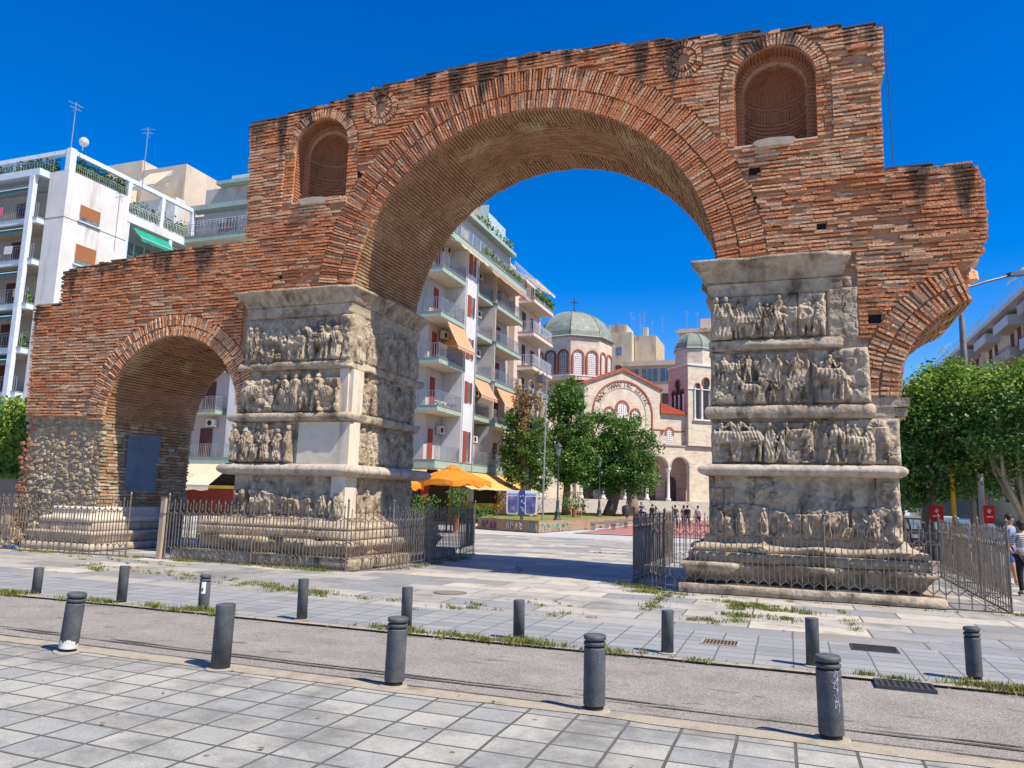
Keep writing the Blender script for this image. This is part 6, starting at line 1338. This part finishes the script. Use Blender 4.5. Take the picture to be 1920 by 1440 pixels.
# trees of the square, beyond the arch
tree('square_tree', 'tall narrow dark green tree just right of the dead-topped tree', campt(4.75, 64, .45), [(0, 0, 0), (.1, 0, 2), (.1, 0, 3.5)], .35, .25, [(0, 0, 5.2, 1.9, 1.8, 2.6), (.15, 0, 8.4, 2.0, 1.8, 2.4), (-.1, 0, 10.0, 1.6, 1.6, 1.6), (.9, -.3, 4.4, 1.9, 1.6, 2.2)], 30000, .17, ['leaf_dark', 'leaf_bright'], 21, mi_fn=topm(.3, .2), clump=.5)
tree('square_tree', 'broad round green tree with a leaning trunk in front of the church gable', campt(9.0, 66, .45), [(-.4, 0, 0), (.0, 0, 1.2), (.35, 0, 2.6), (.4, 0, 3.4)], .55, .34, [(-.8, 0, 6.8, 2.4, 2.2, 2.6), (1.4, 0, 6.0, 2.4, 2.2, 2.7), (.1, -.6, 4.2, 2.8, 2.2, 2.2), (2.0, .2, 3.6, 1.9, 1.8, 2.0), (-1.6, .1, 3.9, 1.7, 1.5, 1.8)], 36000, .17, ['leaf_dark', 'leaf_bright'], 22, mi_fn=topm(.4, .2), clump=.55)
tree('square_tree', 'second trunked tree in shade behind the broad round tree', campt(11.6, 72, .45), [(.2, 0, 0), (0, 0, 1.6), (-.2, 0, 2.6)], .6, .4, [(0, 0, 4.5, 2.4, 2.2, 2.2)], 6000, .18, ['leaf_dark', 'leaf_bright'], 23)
# pollarded tree with ivy
t = thing('pollarded_tree', 'pollarded tree with bare brown stubs on top and green and dry ivy below', 'tree', campt(1.15, 57, .45)); b = MB()
trunk_mesh(b, [Vector(p) for p in ((0, 0, 0), (.1, 0, 2), (0, 0, 4.5), (-.1, 0, 7))], .42, .38); 
for q in (((-.1, 0, 6.6), (-.65, 0, 8.6), (-.7, .1, 10.4)), ((0, 0, 6.8), (.15, 0, 8.8), (.2, .1, 10.3)), ((.1, 0, 6.8), (.75, 0, 8.6), (.95, 0, 10.8)), ((0, 0, 5), (1.0, .1, 7), (1.35, 0, 8.4)), ((0, 0, 5), (-1.1, .1, 6.6), (-1.3, 0, 7.4))): trunk_mesh(b, [Vector(p) for p in q], .30, .20, 8)
b.build('trunk', 'bark_pale', t, True); b = MB()
leaf_cloud(b, [(-1.0, 0, 5.6, .75, .8, 2.6), (.1, -.4, 4.3, 1.0, .8, 2.2), (1.1, 0, 4.6, .95, .8, 3.0), (-1.3, 0, 4.2, .7, .7, 2.2)], 15000, .15, 31, mi_fn=lambda p, r, bl: (1 if r.random() < .5 else 0) if abs(p.x) < .9 or p.x > .9 else (0 if r.random() < .8 else 1), clump=.35, nclump=60); b.build('ivy', ['leaf_dark', 'leaf_olive'], t)
b = MB(); leaf_cloud(b, [(0, -.3, 6.2, .42, .5, 3.4), (-.7, 0, 8.8, .38, .4, 1.6), (.9, 0, 9.4, .3, .35, 1.5), (.2, -.1, 8.4, .35, .35, 1.2)], 4200, .15, 32, clump=.25, nclump=60); b.build('dry_ivy', ['leaf_brown'], t)
shrub(*campt(.3, 55)[:2], .5, 1.9, 1.8, 'dark bare-twigged bush at the foot of the pollarded tree', 400, 'leaf_brown', 'bush', .09, 'bush', False)
# street trees on the right
gR = 'street trees on the right'
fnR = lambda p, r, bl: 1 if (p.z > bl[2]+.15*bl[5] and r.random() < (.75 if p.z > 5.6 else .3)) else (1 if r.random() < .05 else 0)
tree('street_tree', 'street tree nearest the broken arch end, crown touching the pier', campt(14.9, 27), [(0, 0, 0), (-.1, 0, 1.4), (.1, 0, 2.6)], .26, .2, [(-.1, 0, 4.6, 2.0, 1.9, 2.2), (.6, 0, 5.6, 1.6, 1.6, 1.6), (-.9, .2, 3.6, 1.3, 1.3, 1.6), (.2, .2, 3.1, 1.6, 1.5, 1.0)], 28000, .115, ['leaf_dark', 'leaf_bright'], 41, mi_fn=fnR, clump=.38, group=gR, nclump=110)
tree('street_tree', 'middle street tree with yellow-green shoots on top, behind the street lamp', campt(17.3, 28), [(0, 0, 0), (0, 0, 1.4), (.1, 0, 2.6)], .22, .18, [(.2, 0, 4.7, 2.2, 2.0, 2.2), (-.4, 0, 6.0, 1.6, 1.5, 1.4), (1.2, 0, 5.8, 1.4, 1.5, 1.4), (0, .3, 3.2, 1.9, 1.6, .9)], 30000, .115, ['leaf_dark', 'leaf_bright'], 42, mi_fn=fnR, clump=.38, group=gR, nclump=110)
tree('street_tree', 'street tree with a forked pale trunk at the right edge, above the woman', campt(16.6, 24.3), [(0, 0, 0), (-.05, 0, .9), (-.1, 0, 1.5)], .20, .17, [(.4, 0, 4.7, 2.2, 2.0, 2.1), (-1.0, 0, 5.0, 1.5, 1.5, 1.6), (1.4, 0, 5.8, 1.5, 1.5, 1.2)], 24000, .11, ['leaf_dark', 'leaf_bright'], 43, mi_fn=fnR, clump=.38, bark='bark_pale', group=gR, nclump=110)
tree('street_tree', 'darker street tree farther down the right-hand street', campt(19.5, 38), [(0, 0, 0), (0, 0, 2.6)], .25, .18, [(0, 0, 4.7, 2.6, 2.4, 2.2), (1.8, 0, 5.0, 2.0, 2, 1.8)], 12000, .15, ['leaf_dark', 'leaf_bright'], 44, group=gR)
tree('street_tree', 'street tree farthest behind the carved right pier', campt(18.2, 36), [(0, 0, 0), (0, 0, 2.2)], .25, .18, [(0, 0, 4.2, 2.4, 2.4, 2.4)], 9000, .15, ['leaf_dark', 'leaf_bright'], 45, group=gR)
# hedge at the left edge, on a low wall
tree('street_tree', 'low dense street tree filling the gap under the farther right-hand canopy', campt(22.5, 46), [(0, 0, 0), (0, 0, 1.5)], .25, .18, [(0, 0, 3.6, 4.0, 2.4, 2.2), (-3.5, 0, 3.6, 3.0, 2, 2.0)], 14000, .17, ['leaf_dark', 'leaf_bright'], 46, group=gR)
tree('street_tree', 'street tree at the far end of the right-hand street', campt(21.5, 58), [(0, 0, 0), (0, 0, 1.8)], .25, .18, [(0, 0, 4.6, 4.5, 2.4, 3.0), (5, 0, 4.6, 4.5, 2, 3.0)], 14000, .2, ['leaf_dark', 'leaf_bright'], 47, group=gR)
t = thing('hedge', 'bright green clipped hedge at the left edge behind the rubble pier', 'hedge', (0, 0, 0)); b = MB(); r = random.Random(9)
for i in range(16000):
    x = r.uniform(-31, -24.7); y = 2.0+abs(r.gauss(0, .5))-.25; z = r.uniform(2.2, 4.75)+r.gauss(0, .12)+.15*math.sin(x*5); p = Vector((x, y, z)); k = .09*r.uniform(.6, 1.3); u_ = Vector((r.gauss(0, 1), r.gauss(0, 1), r.gauss(0, 1))).normalized()*k; w_ = u_.orthogonal().normalized()*k*.45; b.add([p-u_, p+w_, p+u_, p-w_], [(0, 1, 2, 3)], 0 if r.random() < .75 else 1)
b.build('foliage', ['leaf_bright', 'leaf_dark'], t)
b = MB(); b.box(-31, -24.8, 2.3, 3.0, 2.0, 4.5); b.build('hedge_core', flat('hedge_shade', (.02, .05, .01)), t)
t = thing('low_wall', 'low grey wall with a green grassy top at the left edge', 'wall', (0, 0, 0)); b = MB(); b.box(-31, -22.9, 1.2, 1.5, 0, 2.05); b.build('wall_face', flat('low_wall_grey', (.26, .20, .17), .9), t)
b = MB()
for i in range(2500):
    x = r.uniform(-31, -23); y = r.uniform(1.0, 1.6); z = 2.05; hh = r.uniform(.08, .24); a = r.uniform(0, 6.28); b.add([(x, y, z), (x+.03*math.cos(a), y+.03*math.sin(a), z), (x+r.gauss(0, .04), y+r.gauss(0, .04), z+hh)], [(0, 1, 2)])
b.build('grass_top', 'leaf_bright', t)
# ======================= PEOPLE =======================
M['skin'] = flat('skin', (.46, .25, .16), .6, .06); M['hair'] = flat('dark_hair', (.025, .018, .015), .6, .3)
def skinned(name, V, E, rad, m_, parent, sub=1, root=0, smooth=True):
    me = bpy.data.meshes.new(name); me.from_pydata([tuple(v) for v in V], E, []); o = bpy.data.objects.new(name, me); COL.objects.link(o)
    o.modifiers.new('s', 'SKIN'); 
    if not me.skin_vertices: bpy.context.view_layer.objects.active = o
    sv = me.skin_vertices[0].data if me.skin_vertices else None
    if sv is None: return o
    for i, r_ in enumerate(rad): sv[i].radius = (r_, r_) if not isinstance(r_, tuple) else r_; sv[i].use_root = (i == root)
    if sub: s = o.modifiers.new('d', 'SUBSURF'); s.levels = sub; s.render_levels = sub
    dg = bpy.context.evaluated_depsgraph_get(); m2 = bpy.data.meshes.new_from_object(o.evaluated_get(dg)); bpy.data.objects.remove(o); bpy.data.meshes.remove(me)
    m2.materials.clear(); m2.materials.append(M[m_] if isinstance(m_, str) else m_)
    if smooth: m2.polygons.foreach_set('use_smooth', [True]*len(m2.polygons))
    n = bpy.data.objects.new(name, m2); COL.objects.link(n); n.parent = parent; return n
def person(loc, rz, label, h=1.72, shirt=(.5, .5, .5), legs=(.05, .06, .1), stride=.18, arms=((.0, .0), (.0, .0)), hair='short', shorts=False, sleeves='short', sit=False, female=False, fingers=False, shirt_mat=None, group=None, shoes=(.1, .1, .1), bag=None, top_hem=.0):
    k = h/1.72; t = thing('person', label, 'person', loc, rz, group); F = -1   # faces local -y
    hip = .92 if not sit else .48; sh = hip+.50; sw = .19 if not female else .165; V, E, Rr = [], [], []
    def v(x, y, z, r_): V.append(Vector((x, y, z))*k); Rr.append(tuple(q*k for q in r_) if isinstance(r_, tuple) else r_*k); return len(V)-1
    pel = v(0, 0, hip, (.14, .11)); wa = v(0, -.01, hip+.18, (.125, .095)); chs = v(0, 0, hip+.36, (.15, .105)); nb = v(0, .01, sh, (.08, .07)); nk = v(0, -.005, sh+.07, .052)
    h0 = v(0, -.02, sh+.12, (.062, .07)); h1 = v(0, -.02, sh+.20, (.076, .092)); h2 = v(0, -.01, sh+.27, (.062, .075)); nose = v(0, -.125, sh+.18, .012)
    E += [(pel, wa), (wa, chs), (chs, nb), (nb, nk), (nk, h0), (h0, h1), (h1, h2), (h1, nose)]
    arm = []
    for s, (sw_, bend) in zip((-1, 1), arms):
        a = v(s*sw, .01, sh-.03, .055); e = v(s*(sw+.045), .01-math.sin(sw_)*.28, sh-.03-math.cos(sw_)*.28, .042); w_ = v(s*(sw+.03), e and V[e].y/k-math.sin(sw_+bend)*.25, V[e].z/k-math.cos(sw_+bend)*.25, .028)
        dv = (V[w_]-V[e]).normalized(); hd = v(*((V[w_]+dv*.07*k)/k), (.04, .018)); E += [(nb, a), (a, e), (e, w_), (w_, hd)]; arm.append((a, e, w_))
        if fingers:
            for i_, (dx, L) in enumerate(((-.028, .07), (-.010, .08), (.010, .078), (.028, .062))):
                f1 = v(*((V[hd]+dv*.04*k)/k+Vector((0, dx, -.0))), .009); f2 = v(*((V[hd]+dv*(L+.02)*k)/k+Vector((-s*.015, dx*1.2, 0))), .008); E += [(hd, f1), (f1, f2)]
            f1 = v(*((V[w_]+dv*.04*k)/k+Vector((-s*.0, -.045, 0))), .011); f2 = v(*((V[w_]+dv*.09*k)/k+Vector((0, -.06, 0))), .009); E += [(w_, f1), (f1, f2)]
    lg = []
    for s, st in ((-1, stride), (1, -stride)):
        a = v(s*.09, 0, hip-.05, .085)
        if sit: kn = v(s*.13, -.45, hip-.02, .06); an = v(s*.13, -.50, .09, .042)
        else: kn = v(s*.095, -st*.45-.01, .49, .062); an = v(s*.095, -st*1.0+.02, .09+abs(min(0, st))*.15, .042)
        ft = v(s*.10, V[an].y/k-.15, .035, (.04, .03)); hl = v(s*.095, V[an].y/k+.03, .04, .035); E += [(pel, a), (a, kn), (kn, an), (an, ft), (an, hl)]; lg.append((a, kn, an, ft, hl))
    skinned('body', V, E, Rr, 'skin', t)
    def shell(name, idx, edges, grow, m_, extra=None):
        mp = {i: j for j, i in enumerate(idx)}; VV = [V[i].copy() for i in idx]; RR = [tuple(q+grow for q in Rr[i]) if isinstance(Rr[i], tuple) else Rr[i]+grow for i in idx]
        if extra: extra(VV, RR, mp)
        return skinned(name, VV, [(mp[a], mp[b]) for a, b in edges], RR, m_, t)
    sm = shirt_mat or flat('shirt_cloth', shirt, .9)
    # shirt: torso and upper arms
    idx = [pel, wa, chs, nb]; ed = [(pel, wa), (wa, chs), (chs, nb)]
    for a, e, w_ in arm:
        V.append(V[a].lerp(V[e], .85 if sleeves == 'short' else 1)); Rr.append(.048*k); m_ = len(V)-1; idx += [a, m_]; ed += [(nb, a), (a, m_)]
        if sleeves == 'long': V.append(V[e].lerp(V[w_], .95)); Rr.append(.032*k); idx.append(len(V)-1); ed.append((m_, len(V)-1))
    shell('shirt', idx, ed, .016*k, sm)
    idx = [pel]; ed = []
    for a, kn, an, ft, hl in lg:
        if shorts: V.append(V[kn].lerp(V[a], .1)); Rr.append(.078*k); idx += [a, len(V)-1]; ed += [(pel, a), (a, len(V)-1)]
        else: idx += [a, kn, an]; ed += [(pel, a), (a, kn), (kn, an)]
    shell('shorts' if shorts else 'trousers', idx, ed, .012*k, flat('trouser_cloth', legs, .9))
    for a, kn, an, ft, hl in lg: shell('shoe', [hl, an, ft], [(hl, an), (an, ft)], .010*k, flat('shoe', shoes, .6))
    c = V[h1]; b = MB()
    for i in range(0, 7):
        pass
    b.blob((c.x, c.y+.022*k, c.z+.045*k), .105*k, 14, 0, .02, (.86, .98, .95)); 
    if hair in ('long', 'bun'): b.blob((c.x, c.y+.07*k, c.z-.03*k), .09*k, 10, 0, .05, (.9, .6, 1.4 if hair == 'long' else .9))
    b.build('hair', 'hair', t, True)
    if fingers:
        b = MB()
        for s in (-1, 1): b.blob((s*.032*k, c.y-.088*k, c.z+.0*k), .011*k, 6)
        b.build('eyes', 'hair', t); b = MB(); b.blob((0, c.y-.085*k, c.z-.062*k), .02*k, 6, 0, 0, (1.2, .4, .35)); b.build('mouth', flat('lips', (.35, .12, .10)), t)
    if bag: b = MB(); b.obox((-.16*k, .12*k, (hip+.08)*k), (.32*k, 0, 0), (0, .14*k, 0), (0, 0, .38*k), 0, .02); b.build('backpack', flat('bag_cloth', bag), t)
    return t
def striped():
    m = bpy.data.materials.new('striped_jersey'); m.use_nodes = True; n = m.node_tree.nodes; l = m.node_tree.links; b = n['Principled BSDF']; b.inputs['Roughness'].default_value = .9
    tc = n.new('ShaderNodeTexCoord'); sp_ = n.new('ShaderNodeSeparateXYZ'); l.new(tc.outputs['Object'], sp_.inputs[0])
    a = n.new('ShaderNodeMath'); a.operation = 'MULTIPLY'; a.inputs[1].default_value = 1/.044; l.new(sp_.outputs[2], a.inputs[0]); f = n.new('ShaderNodeMath'); f.operation = 'FRACT'; l.new(a.outputs[0], f.inputs[0])
    g_ = n.new('ShaderNodeMath'); g_.operation = 'GREATER_THAN'; g_.inputs[1].default_value = .5; l.new(f.outputs[0], g_.inputs[0]); h_ = n.new('ShaderNodeMath'); h_.operation = 'GREATER_THAN'; h_.inputs[1].default_value = 1.08; l.new(sp_.outputs[2], h_.inputs[0])
    q = n.new('ShaderNodeMath'); q.operation = 'MULTIPLY'; l.new(g_.outputs[0], q.inputs[0]); l.new(h_.outputs[0], q.inputs[1]); mx = n.new('ShaderNodeMix'); mx.data_type = 'RGBA'; l.new(q.outputs[0], mx.inputs[0]); mx.inputs[6].default_value = (.66, .64, .66, 1); mx.inputs[7].default_value = (.03, .03, .06, 1); l.new(mx.outputs[2], b.inputs['Base Color']); return m

person((4.97, 3.22, 0), R(180+14), 'woman in a striped top and black trousers, seen from behind at the right edge', 1.66, legs=(.015, .015, .02), stride=.04, arms=((.35, 1.2), (.35, 1.2)), hair='bun', female=True, fingers=True, shirt_mat=striped(), shoes=(.12, .12, .13))
person((5.32, 5.70, 0), R(48), 'man in a grey-blue shirt and blue shorts walking beside the right-hand railing', 1.78, shirt=(.22, .26, .40), legs=(.06, .14, .33), shorts=True, stride=.16, arms=((.1, .25), (-.1, .3)), fingers=True, shoes=(.55, .55, .55))
for (x, y), rz, lab, kw in (((-10.0, 42.3), 150, 'dark-haired person seen behind the folded railing of the right pier', dict(shirt=(.08, .07, .08))),
    ((-7.75, 38.8), 170, 'person in a dark top and bright blue trousers walking towards the church', dict(shirt=(.10, .08, .09), legs=(.03, .14, .38), stride=.2)),
    ((-7.25, 39.6), 190, 'person in a pale purple top walking left of the backpack carrier', dict(shirt=(.30, .20, .30), legs=(.10, .06, .14), female=True, hair='long')),
    ((-6.88, 38.7), 170, 'person in black carrying a backpack on the red paving', dict(shirt=(.02, .02, .025), legs=(.10, .10, .18), bag=(.03, .03, .03))),
    ((-6.00, 37.4), 160, 'bald man in a pale pink shirt and dark shorts on the red paving', dict(shirt=(.62, .50, .55), legs=(.04, .04, .06), shorts=True, stride=.2))):
    person((x, y, 0), R(rz), lab, 1.62, group='people walking on the red paving', **kw)
for X, Y, rz, lab, kw in ((4.85, 60.2, 20, 'seated person in brown with arms on knees under the trees', dict(shirt=(.24, .13, .06), legs=(.30, .22, .12))), (5.35, 60.6, -10, 'seated person in black between two others under the trees', dict(shirt=(.02, .02, .02), legs=(.05, .07, .10))),
    (5.9, 60.3, -40, 'seated person in dark grey beside the broad tree trunk', dict(shirt=(.05, .05, .06), legs=(.20, .15, .08))), (11.1, 64, 30, 'seated person in navy blue in the shade of the second tree', dict(shirt=(.02, .03, .14), legs=(.02, .02, .08))), (9.9, 64, -20, 'seated person in dark clothes left of the one in navy blue', dict(shirt=(.03, .03, .03), legs=(.04, .04, .04)))):
    person(campt(X, Y, .5), R(rz+20), lab, 1.65, sit=True, arms=((.6, .9), (.6, .9)), stride=0, group='people sitting under the trees', **kw)
# ======================= CARS =======================
M['tyre'] = flat('tyre', (.02, .02, .02), .8); M['rim'] = flat('rim', (.35, .35, .36), .4, metal=.6); M['chrome'] = flat('lamp_glass', (.5, .5, .5), .2)
def car(x, y, rz, col, label, L=4.2, W=1.75, H=1.45):
    t = thing('parked_car', label, 'car', (x, y, 0), rz, 'cars on the right-hand street'); cm = flat('car_paint', col, .25, .03, spec=.6, bump=0)
    P = [(-2.1, .35), (-2.1, .75), (-1.95, .88), (-1.2, .98), (-.55, 1.40), (.75, 1.45), (1.55, 1.02), (2.0, .92), (2.1, .70), (2.1, .35), (1.75, .30), (1.68, .52), (1.5, .64), (1.2, .64), (1.02, .52), (.95, .28), (-.95, .28), (-1.02, .52), (-1.2, .64), (-1.5, .64), (-1.68, .52), (-1.75, .30)]
    P = [(a*L/4.2, c*H/1.45) for a, c in P]; b = MB(); b.extrude_xz(P, -W/2, W/2); o = b.build('body', cm, t)
    for v_ in o.data.vertices:
        if v_.co.z > .95*H/1.45: v_.co.y *= .84
    md = o.modifiers.new('b', 'BEVEL'); md.width = .06; md.segments = 2
    b = MB(); b.extrude_xz([(-1.12*L/4.2, 1.0), (.0, 1.0), (.0, 1.34), (-.52*L/4.2, 1.33)], -W*.455, W*.455); b.extrude_xz([(.06, 1.0), (1.42*L/4.2, 1.02), (.74*L/4.2, 1.36), (.06, 1.36)], -W*.455, W*.455); b.build('side_window', 'glass', t)
    b = MB(); b.obox((-1.23*L/4.2, -W*.38, .98), (0, W*.76, 0), (.66*L/4.2, 0, .38), (-.02, 0, .03)); b.build('windscreen', 'glass', t); b = MB(); b.obox((1.54*L/4.2, -W*.38, 1.04), (0, W*.76, 0), (-.76*L/4.2, 0, .37), (.02, 0, .03)); b.build('rear_window', 'glass', t)
    for sx in (-1.35, 1.35):
        for sy in (-1, 1): b = MB(); b.tube((sx*L/4.2, sy*(W/2-.20), .31), (sx*L/4.2, sy*(W/2+.01), .31), .31, n=18); wh = b.build('wheel', 'tyre', t); b = MB(); b.tube((sx*L/4.2, sy*(W/2), .31), (sx*L/4.2, sy*(W/2+.02), .31), .19, n=14); b.build('rim', 'rim', wh)
    for sy in (-1, 1): b = MB(); b.box(-2.13*L/4.2, -2.04*L/4.2, sy*W*.30, sy*W*.46, .66, .80); b.build('headlight', 'chrome', t); b = MB(); b.box(2.04*L/4.2, 2.13*L/4.2, sy*W*.34, sy*W*.47, .70, .84); b.build('tail_light', flat('tail_red', (.4, .01, .01)), t)
    return t
car(5.6, 21.0, R(90), (.02, .02, .03), 'black car parked behind the right-hand railing', 4.4); car(8.3, 25.2, R(88), (.03, .12, .30), 'blue car parked beyond the street lamp'); car(10.6, 21.5, R(90), (.03, .16, .22), 'teal blue car by the right edge behind the woman')
car(8.9, 36, R(90), (.60, .60, .58), 'white car farther down the right-hand street'); car(6.2, 30, R(90), (.22, .25, .30), 'grey car behind the black car')
# ======================= POLES, BANNERS, LAMP ON THE RIGHT =======================
t = thing('street_lamp', 'tall grey street lamp with a long curved arm at the upper right', 'street lamp', campt(17.05, 28)); b = MB(); b.lathe((0, 0, 0), [(.13, 0), (.12, 7.0), (.10, 9.0), (.05, 9.35), (.04, 9.9)], 10); b.build('pole', mat('lamp_pole_paint', [(.13, .12, .12), (.24, .22, .21)], scale=3, bump=.1, rough=.5), t, True)
b = MB(); P = [Vector((.94*q, .345*q, z)) for q, z in ((0, 9.85), (.10, 10.1), (.35, 10.32), (1.0, 10.55), (1.7, 10.75), (1.95, 10.85))]; b.path(P, .045, 8); b.build('arm', 'iron_dark', t)
b = MB(); b.obox(Vector((.94*1.9, .345*1.9, 10.78))-Vector((-.345, .94, 0))*.14, Vector((.94, .345, .12))*.75, Vector((-.345, .94, 0))*.28, (0, 0, .16), 0, .01); b.build('lamp_head', flat('lamp_head_grey', (.10, .12, .15), .5), t)
t = thing('banner', 'red banner with white emblem wrapped round a dark trunk, by the pier', 'banner', campt(14.78, 26.5), R(20)); b = MB(); b.box(-.30, .14, -.30, -.27, 1.45, 2.0); b.build('banner_cloth', mat('red_banner', [(.42, .01, .01), (.55, .02, .02)], bump=.2), t)
b = MB(); [b.path([(-.09, -.31, 1.76), (-.09+.10*math.sin(q), -.31, 1.76+.14*math.cos(q))], .009, 4) for q in (-1.1, -.6, -.15, .3, .8)]; b.box(-.24, .02, -.305, -.303, 1.63, 1.66); b.build('emblem', 'white_marble', t)
t = thing('banner', 'red banner with white emblem tied round the white-painted pole', 'banner', campt(15.98, 25.6), R(20)); b = MB(); b.box(-.18, .17, -.23, -.20, 1.45, 2.05); b.build('banner_cloth', mat('red_banner', [(.42, .01, .01), (.55, .02, .02)], bump=.2), t)
b = MB(); [b.path([(-.01, -.24, 1.80), (-.01+.10*math.sin(q), -.24, 1.80+.14*math.cos(q))], .009, 4) for q in (-1.1, -.6, -.15, .3, .8)]; b.box(-.1, .1, -.235, -.233, 1.66, 1.69); b.build('emblem', 'white_marble', t)
t = thing('painted_pole', 'bright yellow pole between the two red banners', 'pole', campt(15.2, 26)); b = MB(); b.tube((0, 0, 0), (-.05, 0, 3.3), .075, n=10); b.build('pole', mat('yellow_pole_paint', [(.62, .32, .01), (.72, .42, .03)], scale=4, bump=.2, mixcols=(.10, .06, .03), mixscale=2.5, mixth=(.56, .62)), t)
t = thing('painted_pole', 'thick white-painted pole carrying the second red banner', 'pole', campt(16.0, 25.8)); b = MB(); b.tube((0, 0, 0), (0, 0, 3.1), .09, .11, n=10); b.build('pole', flat('white_pole_paint', (.42, .41, .42), .7, .25), t)
t = thing('wall_box', 'small yellow box fixed by the forked trunk at the right edge', 'box', campt(16.9, 25.3)); b = MB(); b.box(-.1, .1, -.1, .1, 2.0, 2.45); b.build('box_shell', flat('yellow_box', (.55, .30, .02)), t); b = MB(); b.tube((0, 0, 0), (0, 0, 2.0), .02); b.build('stem', 'iron', t)
# low kerb wall behind the right railing
t = thing('low_wall', 'low pinkish stone kerb wall behind the right-hand railing', 'wall', (0, 0, 0)); b = MB(); b.box(2.6, 9.0, 8.4, 8.75, 0, .35); b.build('wall_face', flat('pink_kerb_stone', (.40, .32, .30)), t)
# ======================= end =======================
